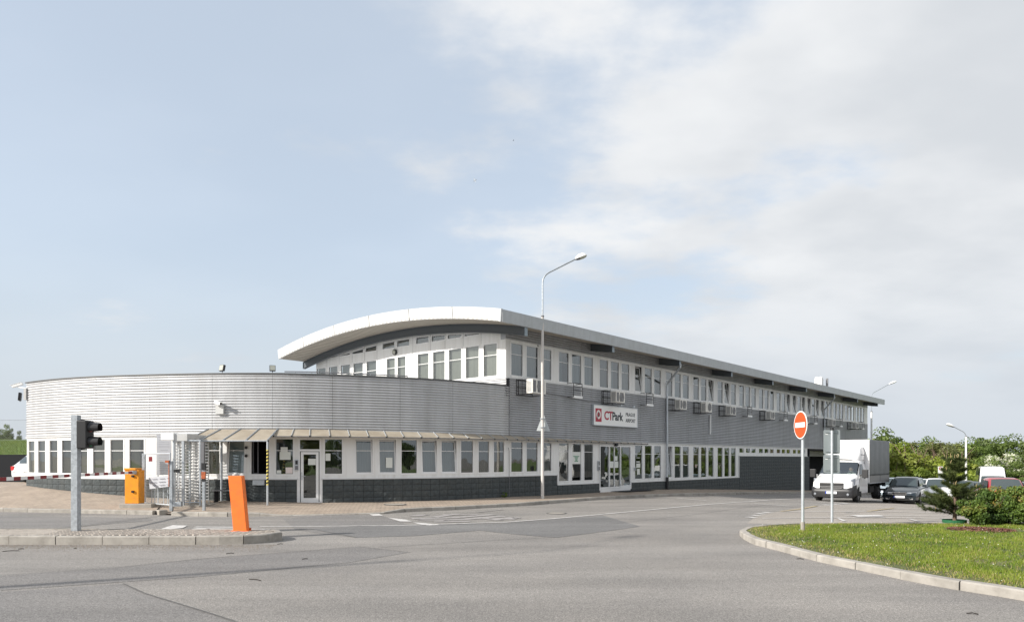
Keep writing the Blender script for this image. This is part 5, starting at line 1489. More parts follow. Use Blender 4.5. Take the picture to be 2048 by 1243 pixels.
mb.build('gate_frame', M_steel, gt)
mb = MB(); L_ = (B - A).length
for k in range(int(L_ / .06)): q = A.lerp(B, (k + .5) * .06 / L_); mb.tube([q + Vector((0, 0, zB)), q + Vector((0, 0, zT))], .003, 3, cap=False)
for k in range(int((zT - zB) / .1)): z = zB + k * .1; mb.tube([A + Vector((0, 0, z)), B + Vector((0, 0, z))], .003, 3, cap=False)
w_ = mb.build('wire_mesh', M_mesh, gt); w_['kind'] = 'stuff'
mb = MB(); mb.obox((A + B) / 2 + Vector((-.55, -.55, 1.75)), Vector((.06, 0, 0)), Vector((0, .004, 0)), Vector((0, 0, .085))); ms = mb.build('warning_sticker', M_dred, gt)
ms.location = aty(301, 916.5, 25.2) - wloc(gt) - Vector((0, 0, .1))
# lower tilted notice on the gate
def board(name, corners, mt, th, parent=None):
    P = [Vector(c) for c in corners]; n_ = (P[1] - P[0]).cross(P[3] - P[0]).normalized() * th
    mb = MB(); mb.hexa([P[0], P[1], P[1] + n_, P[0] + n_, P[3], P[2], P[2] + n_, P[3] + n_]); return mb.build(name, mt, parent), n_
nb, _ = board('notice_board', [aty(300, 977, 24.9), aty(343, 971.5, 24.1), aty(342, 949.5, 24.1), aty(298, 953.5, 24.9)], M_notice, .012); tag(nb, 'grey notice with three rows of print hung askew on the mesh gate', 'notice')
for k, (fa, fb) in enumerate(((.15, .9), (.05, .95), (.15, .88))):
    a0 = aty(298.5 + 44.5 * fa, 958.3 + k * 6.3 - 3.2 * fa, 24.86 - .8 * fa); a1 = aty(298.5 + 44.5 * fb, 958.3 + k * 6.3 - 3.2 * fb, 24.86 - .8 * fb)
    mb = MB(); nw = 9
    for i in range(nw):
        if i % 4 == 3: continue
        q0, q1 = a0.lerp(a1, i / nw), a0.lerp(a1, (i + .8) / nw); mb.obox((q0 + q1) / 2 + Vector((0, -.03, 0)), (q1 - q0) / 2, Vector((0, .002, 0)), Vector((0, 0, .010)))
    mb.build('print_line', M_ink, nb)
# upper large notice
nbY = 25.9
nb2, _ = board('notice_board', [aty(313.5, 949, nbY), aty(343, 948.5, nbY), aty(343, 869.5, nbY), aty(313.5, 868.5, nbY)], M_notice, .012); tag(nb2, 'tall grey notice board with rows of small print beside the turnstile', 'notice')
mb = MB()
for k, py_ in enumerate([873, 876.5, 880, 884, 887.5, 891, 894, 899.5, 909, 912.5, 916, 920, 923.5, 927, 931, 935, 939]):
    a_, b_ = (316, 341) if k in (0,) else ((321, 336) if k in (1, 7) else (317.5, 339))
    q0, q1 = aty(a_, py_, nbY - .012), aty(b_, py_, nbY - .012); mb.obox((q0 + q1) / 2, (q1 - q0) / 2, Vector((0, .002, 0)), Vector((0, 0, .005)))
pl_ = mb.build('print_line', M_ink, nb2); pl_['kind'] = 'stuff'
for a_ in (316, 341):
    q = aty(a_, 949, nbY + .05); MB().tube([(q.x, q.y, sw(q.x, q.y)), (q.x, q.y, 2.66)], .02, 6).build('post', M_galv, nb2)
# guide posts of the gate
def gatepost(px_, pyb, pyt, label, Y, w=.1, rust=True, dark=False):
    x, z0_ = (px_ - CX) / F * Y, EYE - (pyb - HY) / F * Y; root = empty('gate_post', (x, Y, z0_)); tag(root, label, 'post')
    zt_ = EYE - (pyt - HY) / F * Y
    sqpost('post', x, Y, z0_ - .02, zt_, w, M_galv, root)
    return root, x, z0_, zt_
r_, x, z0_, zt_ = gatepost(343, 1020, 921, 'galvanised gate post with a rusty orange face, right of the mesh gate', 23.9)
mb = MB(); mb.box(x - .075, x - .052, 23.84, 23.92, z0_ + .8, zt_); mb.build('rusty_plate', M_rust, r_)
mb = MB(); mb.box(x - .17, x - .05, 23.8, 23.9, zt_ - .06, zt_ + .02); mb.build('guide_roller', M_rust, r_)
mb = MB(); mb.box(x + .06, x + .28, 23.85, 23.98, z0_ + .14, z0_ + .26); mb.box(x + .28, x + .34, 23.84, 23.99, z0_ + .14, z0_ + .3); mb.build('latch_box', M_galv, r_)
r_, x, z0_, zt_ = gatepost(408, 1019.5, 927, 'grey post with a rusty orange box in front of the turnstile', 23.8, .085)
mb = MB(); mb.box(x - .065, x + .065, 23.73, 23.8, z0_ + 1.05, z0_ + 1.28); mb.build('sensor_box', M_rust, r_)
mb = MB(); mb.box(x - .06, x + .07, 23.73, 23.8, z0_ + 1.34, zt_ + .03); mb.build('reader', M_black, r_)
mb = MB(); mb.box(x - .06, x + .06, 23.74, 23.8, z0_ + .96, z0_ + 1.05); mb.build('reader', M_black, r_)
MB().lathe((x, 23.8, 0), [(.001, 0)], 3) if False else None
mb = MB(); mb.obox(aty(406, 916, 24.6), Vector((.05, 0, 0)), Vector((0, .05, 0)), Vector((0, 0, .56))); uo = mb.build('reader_column', M_grey); tag(uo, 'dark vertical control column at the right side of the turnstile', 'reader column')
# little stone at the end of the kerb
st = MB(); st.obox(aty(322, 1024, 23.9), Vector((.25, -.35, .02)), Vector((.1, .09, 0)), Vector((0, 0, .09))); so = st.build('broken_kerb_stone', M_concrete, bevel=.03); tag(so, 'loose broken kerb stone in the gate slot', 'stone')

# full height turnstile
TY = 25.75; tx = (383 - CX) / F * TY; tz = sw(tx, TY) + .0
ts = empty('turnstile', (tx, TY, tz)); tag(ts, 'full height white turnstile with stacked horizontal bars', 'turnstile')
X = lambda px, Y=TY: (px - CX) / F * Y
mb = MB(); mb.box(X(346), X(371), 24.85, 26.6, 2.50, 2.76); mb.build('header_box', M_lampwhite, ts, bevel=.01)
mb = MB(); mb.box(X(371), X(396), 24.9, 26.55, 2.47, 2.72); mb.build('header_box', M_lgrey, ts, bevel=.01)
def column(px_, Y, w, mt=M_steel): sqpost('column', X(px_, Y), Y, tz, 2.5, w, mt, ts)
for px_, Y, w in ((366.5, 24.95, .085), (400, 24.95, .05), (347.5, 24.95, .06), (357, 25.6, .05), (379.5, 25.75, .06), (393, 26.5, .06), (350, 26.5, .06)): column(px_, Y, w)
mb = MB(); mb.tube([(X(346.5, 24.95), 24.95, 2.48), (X(402, 24.95), 24.95, 2.48)], .03, 6); mb.tube([(X(346.5, 24.95), 24.95, tz + .12), (X(402, 24.95), 24.95, tz + .12)], .025, 6); mb.build('cross_rail', M_galv, ts)
# rotor
rx, ry = X(379.5), 25.75
for k in range(3):
    a = radians(18 + 120 * k)
    for i in range(20):
        z = tz + .16 + i * .112; r1 = .62
        MB().tube([(rx, ry, z), (rx + r1 * cos(a), ry + r1 * sin(a), z), ], .023, 6).build('rotor_bar', M_turn, ts)
# fixed comb of hoops left
for i in range(20):
    z = tz + .16 + i * .112
    MB().tube([(X(347.5, 24.95), 24.95, z + .03), (X(357, 25.1), 25.1, z + .03), (X(366, 24.95), 24.95, z + .03)], .021, 5).build('comb_bar', M_turn, ts)
    MB().tube([(X(350, 26.5), 26.5, z), (X(372, 26.45), 26.45, z)], .02, 5).build('comb_bar', M_turn, ts)
    MB().tube([(X(383, 26.1), 26.1, z + .05), (X(398, 25.3), 25.3, z + .05)], .02, 5).build('comb_bar', M_turn, ts)
mb = MB()
rows = [[(rx + .70 * cos(a), ry + .70 * sin(a), z) for a in np.linspace(radians(60), radians(130), 8)] for z in (tz + .1, 2.48)]
for a in np.linspace(radians(50), radians(150), 5): mb.tube([(rx + .7 * cos(a), ry + .7 * sin(a), tz), (rx + .7 * cos(a), ry + .7 * sin(a), 2.48)], .02, 5)
mb.build('cage_bar', M_turn, ts)
mb = MB(); mb.obox(aty(356, 941, 24.9), Vector((.05, 0, 0)), Vector((0, .03, 0)), Vector((0, 0, .06))); mb.obox(aty(350.5, 941, 24.9), Vector((.04, 0, 0)), Vector((0, .03, 0)), Vector((0, 0, .05))); mb.build('card_reader', M_black, ts)
mb = MB(); slabx = aty(370, 1004, 25.2); mb.box(X(346, 24.9), X(404, 24.9), 24.85, 26.6, tz - .1, tz + .02); mb.build('floor_plate', M_concrete, ts)

# ---- street lamps
def lamp(x, y, z, H, arm, az, label, r0=.09, head=.62, mt=M_pole, collar=.77):
    root = empty('street_lamp', (x, y, z)); tag(root, label, 'street lamp', 'street lamps')
    zc = z + H * collar
    MB().tube([(x, y, z), (x, y, z + H * .4), (x, y, zc)], [r0, r0 * .9, r0 * .8], 14).build('pole', mt, root, smooth=True)
    MB().lathe((x, y, zc), [(r0 * .8, -.05), (r0 * .95, -.05), (r0 * .95, .02), (.001, .03)], 12).build('collar', M_grey, root)
    d = Vector((cos(az), sin(az), 0)); pts = [Vector((x, y, zc)), Vector((x, y, z + H - .95))]
    c = Vector((x, y, z + H - .95))
    for k in range(1, 7):
        a = k / 6 * radians(62); pts.append(c + Vector((0, 0, .55 * sin(a))) + d * .55 * (1 - cos(a)))
    e = pts[-1]; dd = (d * cos(radians(28)) + Vector((0, 0, 1)) * sin(radians(28)))
    e2 = e + dd * (arm - .3); pts.append(e2)
    MB().tube(pts, .035, 8).build('arm', M_galv, root, smooth=True)
    hd_ = (d * cos(radians(20)) + Vector((0, 0, 1)) * sin(radians(20))); s_ = Vector((-d.y, d.x, 0)); u_ = s_.cross(hd_) * -1
    if u_.z < 0: u_ = -u_
    rows = []; rows2 = []
    for f, w, h in ((0, .05, .05), (.12, .09, .10), (.35, .13, .16), (.65, .155, .17), (.88, .12, .12), (1, .02, .02)):
        c_ = e2 + hd_ * (f * head)
        rows.append([c_ + s_ * w * cos(a) + u_ * h * sin(a) for a in np.linspace(0, pi, 9)])
        rows2.append([c_ + s_ * w * .9 * cos(a) - u_ * h * (.55 if f > .3 else .7) * sin(a) for a in np.linspace(0, pi, 9)])
    hd = MB().grid(rows).build('lamp_head', M_lampwhite, root, smooth=True)
    MB().grid(rows2[:3]).build('lamp_underside', M_grey, hd, smooth=True); MB().grid(rows2[2:]).build('lamp_glass', M_lampglass, hd, smooth=True)
    return root
x, y = at(1085, 996, .13); L1 = lamp(x, y, sw(x, y), 10.3, 1.62, radians(8), 'tall street lamp on the pavement in front of the company sign facade', .072, .56)
x, y = (1743 - CX) / F * 78, 78.0; lamp(x, y, g(x, y), 11.1, 2.2, radians(5), 'tall street lamp beyond the far end of the building', .12, 1.0, M_lampwhite)
x, y = (1932 - CX) / F * 62, 62.0; lamp(x, y, g(x, y), 6.2, 1.1, radians(178), 'lower street lamp in the car park, its arm pointing left', .09, .75, M_lampwhite, .86)
# triangular sign (seen from behind) on the first lamp
x, y = at(1085, 996, .13); tr = empty('give_way_sign_back', (x, y - .15, 3.0)); tag(tr, 'triangular sign back fixed to the tall lamp pole', 'sign')
P = []; ang = radians(-10)
mb = MB(); c = Vector((x + .04, y + .16, 0)); ax = Vector((cos(ang), sin(ang), 0)) * .30; by = Vector((-sin(ang), cos(ang), 0)) * .01
v = [c - ax + Vector((0, 0, 3.08)), c + ax + Vector((0, 0, 3.06)), c + Vector((0, 0, 3.86))]
mb.add([p - by for p in v] + [p + by for p in v], [(0, 1, 2), (5, 4, 3), (0, 3, 4, 1), (1, 4, 5, 2), (2, 5, 3, 0)]); mb.build('plate', M_signback2, tr)
mb = MB()
for z in (3.22, 3.6): mb.lathe((x, y, z), [(.1, -.02), (.115, -.02), (.115, .02), (.1, .02)], 12)
mb.build('clamp', M_galv, tr)

# ---- signs on the grass island
x, y = at(1605.5, 1061, .12); ne = empty('no_entry_sign', (x, y, .115)); tag(ne, 'no entry sign: red disc with white bar on a grey post in the grass', 'road sign')
MB().tube([(x, y, .1), (x, y, .34)], .05, 10).build('post_sleeve', M_concrete, ne)
MB().tube([(x, y, .3), (x, y, 2.96)], .036, 10).build('post', M_steel, ne, smooth=True)
nn_ = Vector((-.87, -.49, 0)).normalized(); nn_ = Vector((-sin(radians(66)), -cos(radians(66)), 0)); nn_.rotate(Matrix.Rotation(radians(-20), 3, 'Z'))
c = Vector((x, y, 2.665)) + nn_ * .06; side = Vector((0, 0, 1)).cross(nn_) * -1; side.normalize()
up = Vector((0, 0, 1))
mb = MB(); disc(mb, c - nn_ * .012, nn_, .335, .012, 40); mb.build('disc_plate', M_signwhite, ne)
mb = MB(); disc(mb, c + nn_ * .001, nn_, .31, .003, 40); mb.build('red_disc', M_signred, ne)
mb = MB(); mb.obox(c + nn_ * .006, side * .24, nn_ * .002, up * .058); mb.build('white_bar', M_signwhite, ne)
mb = MB(); 
for z in (2.5, 2.85): mb.obox((x, y, z), side * .12, nn_ * .045, up * .02)
mb.build('clamp', M_galv, ne)
x, y = at(1664, 1043, .12); sb = empty('road_sign', (x, y, .115)); tag(sb, 'two grey sign backs, one above the other, on a thin post', 'road sign')
MB().tube([(x, y, .1), (x, y, 2.68)], .035, 10).build('post', M_steel, sb, smooth=True)
mb = MB(); mb.lathe((x, y, 2.68), [(.05, -.04), (.05, .03), (.001, .03)], 10); mb.build('post_cap', M_black, sb)
def plate(z0, z1, w0, w1):
    r = .035; pts = []
    for cx_, cz_, a0 in ((w1 - r, z1 - r, 0), (w0 + r, z1 - r, pi / 2), (w0 + r, z0 + r, pi), (w1 - r, z0 + r, 1.5 * pi)):
        for k in range(4): a = a0 + k / 3 * pi / 2; pts.append((cx_ + r * cos(a), cz_ + r * sin(a)))
    n = len(pts); mb = MB(); mb.add([(x + a, y + .045, b) for a, b in pts] + [(x + a, y + .055, b) for a, b in pts], [tuple(range(n)), tuple(range(n, 2 * n))[::-1]] + [(i, (i + 1) % n, n + (i + 1) % n, n + i) for i in range(n)])
    pl = mb.build('sign_plate', M_signback, sb)
    mb = MB()
    for zz_ in (z0 + .07, z1 - .07): mb.tube([(x - .16, y + .03, zz_), (x + .16, y + .03, zz_)], .008, 5)
    mb.build('clamp_rail', M_galv, pl)
    mb = MB(); mb.box(x + w0 + .05, x + w0 + .12, y + .041, y + .0445, z1 - .13, z1 - .11); mb.build('sticker', M_signwhite, pl)
plate(1.985, 2.65, -.21, .245); plate(1.47, 1.965, -.215, .235)

# ================================================================== VEHICLES
def loc_of(o, root):
    v = Vector((0, 0, 0))
    while o is not None and o != root: v = v + Vector(o.location); o = o.parent
    return v
def part(mb, name, mt, parent, root, **k):
    o = mb.build(name, mt, None, **k); og = Vector(o.location); o.parent = parent; o.location = og - loc_of(parent, root); return o
def loft(secs):
    rows = []
    for x, half in secs:
        full = [(x, y, z) for y, z in half] + [(x, -y, z) for y, z in half[::-1][1:]]
        rows.append(full)
    mb = MB(); mb.grid(rows)
    n = len(rows[0]); mb.f += [tuple(range(n))[::-1], tuple(range((len(rows) - 1) * n, len(rows) * n))]; mb.mi += [0, 0]
    # bottom
    for i in range(len(rows) - 1):
        a, b = i * n, (i + 1) * n; mb.f.append((a + n - 1, a, b, b + n - 1)); mb.mi.append(0)
    return mb
def wheel(x, y, r, w, root, nm='wheel'):
    s_ = 1 if y > 0 else -1
    t = MB().lathe((x, y, r), [(r * .62, -w / 2), (r * .93, -w / 2), (r, -w * .35), (r, w * .35), (r * .93, w / 2), (r * .62, w / 2)], 26, axis='y')
    T_ = part(t, nm, M_tyre, root, root, smooth=True)
    q = MB().lathe((x, y + s_ * w * .40, r), [(r * .66, 0), (r * .6, -s_ * .02), (r * .2, -s_ * .01), (.001, s_ * .01)], 22, axis='y')
    for k in range(5):
        a = 2 * pi * k / 5; c = Vector((x + r * .38 * cos(a), y + s_ * w * .42, r + r * .38 * sin(a)))
        q.obox(c, Vector((cos(a), 0, sin(a))) * r * .24, Vector((0, .012, 0)), Vector((-sin(a), 0, cos(a))) * .035)
    part(q, 'rim', M_rim, T_, root); return T_
M_chrome = mat('chrome_trim', (0.6, 0.6, 0.6), 0.15, 0.9)
M_head = mat('headlight_glass', (0.30, 0.32, 0.35), 0.06, 0.3, spec=1.0)
M_tail = mat('tail_light', (0.5, 0.02, 0.02), 0.2)
PAINT = {}
def paint(name, c, metal=.3):
    if name not in PAINT: PAINT[name] = mat('car_paint_' + name, c, 0.28, metal, coat=0.9, dirt=tuple(min(1, .7 * v + .04) for v in c), dirt_amt=(.35 if sum(c) > .5 else .12), dirt_scale=4)
    return PAINT[name]
def dusk(v): return v
def car(x, y, head, label, pt_, L=4.4, W=1.74, H_=1.45, hood=.93, belt=.93, wsx=.95, rtx=.25, rrx=-1.2, rbx=-1.75, deck=.97, grille=True, group='parked cars', name='parked_car', cat='car', wide_grille=False, zoff=0, black_lip=True, wst=.93):
    rz = math.atan2(head[1], head[0])
    z = sum(g(x + a * cos(rz) - b * sin(rz), y + a * sin(rz) + b * cos(rz)) for a in (-1.3, 1.3) for b in (-.7, .7)) / 4 + .004 + zoff
    R = empty(name, (x, y, z), rz); tag(R, label, cat, group)
    w = W / 2; f = L / 2; m_ = pt_
    def sec(w_, zb, zs, zc): return [(0, zb), (w_ * .8, zb), (w_ * .96, zb + .07), (w_, zb + .22), (w_ * .995, zb + (zs - zb) * .62), (w_ * .965, zs - .05), (w_ * .90, zs), (w_ * .5, zs + (zc - zs) * .7), (0, zc)]
    S = [(f, sec(w * .70, .30, .56, .58)), (f - .06, sec(w * .88, .23, .62, .66)), (f - .30, sec(w * .97, .19, .70, .77)), (f - .85, sec(w, .19, .80, hood - .04)), (wsx, sec(w, .19, belt - .04, hood)), (0, sec(w, .19, belt - .01, belt)),
         (rbx, sec(w, .2, belt + .0, deck)), (-f + .3, sec(w * .97, .22, deck - .05, deck)), (-f + .05, sec(w * .88, .28, deck - .12, deck - .06)), (-f, sec(w * .7, .36, deck - .3, deck - .26))]
    body = part(loft(S), 'body', m_, R, R, smooth=True)
    # greenhouse
    wb, wr = w * .88, w * .68; zr = H_
    def gsec(a, b, z0, z1): return [(a, z0), (a * .5 + b * .5 + .015, z0 + (z1 - z0) * .5), (b, z1 - (z1 - z0) * .1), (b * .84, z1 - (z1 - z0) * .02), (0, z1)]
    G = [(wsx + .02, gsec(wb * .9, wb * .86, belt - .1, belt - .01)), (rtx, gsec(wb, wr, belt - .1, zr - .04)), ((rtx + rrx) / 2, gsec(wb, wr, belt - .1, zr)), (rrx, gsec(wb, wr * .97, belt - .1, zr - .05)), (rbx - .05, gsec(wb * .86, wb * .8, belt - .1, deck - .02))]
    part(loft(G), 'roof', m_, R, R, smooth=True)
    # windscreen and rear window
    def scr(xa, za, wa, xb, zb_, wb_, sgn, nm):
        n_ = Vector((-(zb_ - za), 0, (xb - xa))).normalized()
        if n_.z < 0: n_ = -n_
        rows = []
        for t in (0.0, .5, 1.0):
            row = []
            for v in np.linspace(-1, 1, 7):
                p = Vector((xa + (xb - xa) * t, v * (wa + (wb_ - wa) * t), za + (zb_ - za) * t)) + n_ * (.03 - .035 * v * v + .012 * (1 - (2 * t - 1) ** 2)); row.append(p)
            rows.append(row)
        return part(MB().grid(rows), nm, M_carglass, R, R, smooth=True)
    e = .08; lerp = lambda a, b, t: a + (b - a) * t
    scr(lerp(wsx, rtx, .06), lerp(belt, zr - .04, .06), wb * .84, lerp(wsx, rtx, wst), lerp(belt, zr - .04, wst), lerp(wb * .84, wr * .86, wst), 1, 'windscreen')
    scr(lerp(rbx, rrx, .1), lerp(deck, zr - .05, .1), wb * .74, lerp(rbx, rrx, .9), lerp(deck, zr - .05, .9), wr * .82, -1, 'rear_window')
    for s_ in (-1, 1):
        def sw_(x0, x1, x2, x3):    # belt x0..x1, top x2..x3
            z0, z1 = belt + .02, zr - .14; yb = lambda z: lerp(wb, wr, (z - (belt - .1)) / (zr - belt + .0)) + .03
            mb = MB(); mb.add([(x0, s_ * yb(z0), z0), (x1, s_ * yb(z0), z0), (x3, s_ * yb(z1), z1), (x2, s_ * yb(z1), z1), ((x0 + x1) / 2, s_ * (yb(z0) + .0), z0)], [(0, 1, 2, 3)]); part(mb, 'side_window', M_carglass, R, R)
        mid = (rtx + rrx) / 2 + .05
        sw_(mid, wsx - .22, mid, rtx - .02); sw_(rbx + .35, mid - .07, rrx + .12, mid - .07)
        wheel(f - .86, s_ * (w - .09), .31, .2, R); wheel(-f + .92, s_ * (w - .09), .31, .2, R)
        for xa in (f - .86, -f + .92):
            a = MB(); rows = [[(xa + r_ * cos(t), s_ * (w * .985 + .006), .31 + r_ * sin(t)) for t in np.linspace(-.12 * pi, 1.12 * pi, 14)] for r_ in (.0, .355)]
            a.grid(rows); part(a, 'wheel_arch_shade', M_under, R, R)  # flat dark disc painted in place of the shaded arch hollow
        mb = MB(); mb.obox((rtx + .52, s_ * (w + .10), belt + .06), (.05, 0, 0), (0, .10, 0), (0, 0, .065)); part(mb, 'mirror', m_ if black_lip != 2 else M_black, R, R, bevel=.02)
        # lights
        mb = MB(); mb.hexa([(f - .02, s_ * w * .40, .56), (f - .02 - .0, s_ * w * .62, .56), (f - .20, s_ * w * .90, .57), (f - .2, s_ * w * .40, .56), (f - .055, s_ * w * .40, .665), (f - .06, s_ * w * .62, .675), (f - .24, s_ * w * .90, .69), (f - .3, s_ * w * .4, .665)]) 
        part(mb, 'headlight', M_head, R, R)
        mb = MB(); mb.obox((-f + .05, s_ * w * .74, deck - .2), (.05, 0, 0), (0, w * .13, 0), (0, 0, .11)); part(mb, 'tail_light', M_tail, R, R, bevel=.01)
        mb = MB(); mb.obox((f - .03, s_ * w * .6, .33), (.03, 0, 0), (0, .11, 0), (0, 0, .035)); part(mb, 'fog_light', M_chrome, R, R)
    gw = w * (.36 if not wide_grille else .42)
    mb = MB(); mb.obox((f - .01, 0, .60), (.03, 0, 0), (0, gw, 0), (0, 0, .055)); gr_ = part(mb, 'grille', M_black, R, R, bevel=.01)
    if grille:
        mb = MB()
        for a, b, c_, d_ in ((-gw, gw, .655, .67), (-gw, gw, .535, .55), (-gw - .015, -gw, .535, .67), (gw, gw + .015, .535, .67), (-.03, .03, .645, .69)):
            mb.box(f, f + .03, a, b, c_, d_)
        part(mb, 'grille_surround', M_chrome, gr_, R)
    mb = MB(); mb.obox((f, 0, .30), (.03, 0, 0), (0, w * .5, 0), (0, 0, .05)); part(mb, 'air_intake', M_under, R, R, bevel=.01)
    mb = MB(); mb.obox((f + .02, 0, .43), (.012, 0, 0), (0, .26, 0), (0, 0, .055)); pl = part(mb, 'number_plate', M_plate, R, R)
    mb = MB(); mb.obox((f + .033, -.235, .43), (.002, 0, 0), (0, .025, 0), (0, 0, .055)); part(mb, 'plate_band', M_blue, pl, R)
    mb = MB(); mb.obox((f + .033, .02, .43), (.002, 0, 0), (0, .17, 0), (0, 0, .022)); part(mb, 'plate_print', mat('plate_print', (.35, .36, .38), .5), pl, R)
    mb = MB(); mb.obox((-f - .01, 0, .62), (.012, 0, 0), (0, .26, 0), (0, 0, .055)); part(mb, 'number_plate', M_plate, R, R)
    mb = MB(); mb.obox((0, 0, .2), (f * .8, 0, 0), (0, w * .75, 0), (0, 0, .06)); part(mb, 'underbody', M_under, R, R)
    return R
HD = (-.60, -.80)
def carat(px_, Y): return (px_ - CX) / F * Y, Y
P_dk = paint('dark_blue', (0.012, 0.022, 0.03)); P_wh = paint('white', (0.78, 0.78, 0.78), 0); P_rd = paint('red', (0.36, 0.03, 0.035), .1)
P_tl = paint('teal', (0.06, 0.20, 0.24)); P_sv = paint('silver_blue', (0.38, 0.46, 0.52)); P_bk = paint('graphite', (0.03, 0.032, 0.036)); P_gt = paint('dark_teal', (0.02, 0.06, 0.065))
x, y = carat(1812, 39.2); car(x, y, HD, 'dark blue-green sedan with chrome grille facing the camera beside the truck', P_dk, L=4.5, W=1.75, H_=1.43, rrx=-1.0, rbx=-1.85)
x, y = carat(1876, 43.0); car(x, y, (-.52, -.86), 'white hatchback parked right behind the dark sedan', P_wh, L=4.1, W=1.72, H_=1.47, rrx=-1.5, rbx=-1.9, wsx=1.0, wide_grille=True, grille=False)
x, y = carat(1806, 52.0); car(x, y, (-.8, -.6), 'teal estate car whose roof shows above the dark sedan', P_tl, L=4.5, W=1.75, H_=1.52, rrx=-1.8, rbx=-2.05)
x, y = carat(1789, 46.5); car(x, y, (-.6, -.8), 'silver-blue car glimpsed between the truck and the dark sedan', P_sv, L=4.1, H_=1.42)
x, y = carat(1845, 53.5); car(x, y, HD, 'small white car mostly hidden between the dark sedan and the white hatchback', P_wh, L=4.0, H_=1.48)
x, y = carat(1925, 47); car(x, y, (-.5, -.87), 'graphite car right of the white hatchback, behind the little pine', P_bk, L=4.3, H_=1.44)
x, y = carat(1950, 49.5); car(x, y, (-.3, -.95), 'dark teal car between the little pine and the white van', P_gt, L=4.3, H_=1.42)
x, y = carat(2007, 32.5); car(x, y, (-.42, -.91), 'red car parked behind the leafy shrubs', P_rd, L=4.2, W=1.74, H_=1.53, rrx=-1.5, rbx=-1.9)
x, y = carat(2052, 41); car(x, y, (-.35, -.94), 'dark car at the right edge of the photo behind the red car', P_bk, L=4.3, H_=1.47)
x, y = carat(1982, 52); car(x, y, (-.50, -.87), 'white panel van with a high roof in the car park', P_wh, L=5.6, W=2.05, H_=2.62, hood=1.25, belt=1.3, wsx=1.95, rtx=1.15, rrx=-2.7, rbx=-2.75, deck=1.32, grille=False, cat='van', name='panel_van', group=None, wst=.48)
# white car behind the left end of the building
x, y = -25.55, 40.2; zc = sw(x, y); car(x, y, (.34, .94), 'white car seen from behind at the left end of the building', P_wh, L=4.2, W=1.78, H_=1.5, zoff=zc - g(x, y) - .0, rrx=-1.45, rbx=-1.95)

# ---- box truck
hd_ = Vector((-.6564, -.7545, 0)); lf = Vector((.7545, -.6564, 0))      # forward, and the vehicle's left (towards viewer's right)
cnr = Vector((16.75, 35.1, 0)); org = cnr - lf * 1.02
rz = math.atan2(hd_.y, hd_.x)
TR = empty('box_truck', (org.x, org.y, g(org.x, org.y) - .03), rz); tag(TR, 'white box truck with grey tarpaulin body and roof air deflector', 'truck')
P_tw = paint('truck_white', (0.80, 0.80, 0.80), 0)
# forward +x; front bumper at x=0; +y is the left side
def tsec(w, zb, zs, zt, tumble=.9): return [(0, zb), (w * .9, zb), (w, zb + .12), (w, (zb + zs) / 2), (w * .985, zs), (w * tumble, zt - .08), (w * tumble * .9, zt), (0, zt + .02)]
S = [(-.02, tsec(.72, .55, .9, 1.02)), (-.14, tsec(.93, .50, .98, 1.16)), (-.42, tsec(1.0, .40, 1.04, 1.22)), (-.82, tsec(1.03, .32, 1.14, 1.30, .93)), (-1.0, tsec(1.03, .32, 1.2, 1.40, .91)), (-1.6, tsec(1.03, .32, 1.28, 1.98, .84)), (-1.75, tsec(1.03, .32, 1.28, 2.08, .82)), (-2.05, tsec(1.03, .32, 1.28, 2.13, .82)), (-2.5, tsec(1.03, .32, 1.28, 2.13, .82))]
cabm = loft(S); _k = [i for i, f_ in enumerate(cabm.f) if not (len(f_) == 4 and min(f_) // 15 == 4 and max(f_) // 15 == 5 and 5 <= min(f_) % 15 <= 8 and max(q % 15 for q in f_) <= 9)]
cabm.f = [cabm.f[i] for i in _k]; cabm.mi = [cabm.mi[i] for i in _k]
part(cabm, 'cab', P_tw, TR, TR, smooth=True)
mb = MB(); mb.box(-1.45, -.95, -.85, .85, .9, 1.24); mb.box(-2.45, -2.4, -.88, .88, .5, 1.98); part(mb, 'dashboard', M_under, TR, TR)
for yy in (-.42, .42): mb = MB(); mb.box(-2.25, -2.1, yy - .24, yy + .24, .9, 1.55); part(mb, 'seat', M_grey, TR, TR, bevel=.04)
def tscr(rows, nm, mt): return part(MB().grid(rows), nm, mt, TR, TR, smooth=True)
rows = []
for t in (0, .5, 1):
    xx, zz_, ww = -.95 - .62 * t, 1.36 + .60 * t, .90 - .08 * t
    rows.append([(xx - .10 * v * v + .04, v * ww, zz_ + .04 - .03 * v * v) for v in np.linspace(-1, 1, 9)])
M_tws = mat('truck_windscreen', (0.03, 0.045, 0.045), 0.05, spec=.9)
tscr(rows, 'windscreen', M_tws)
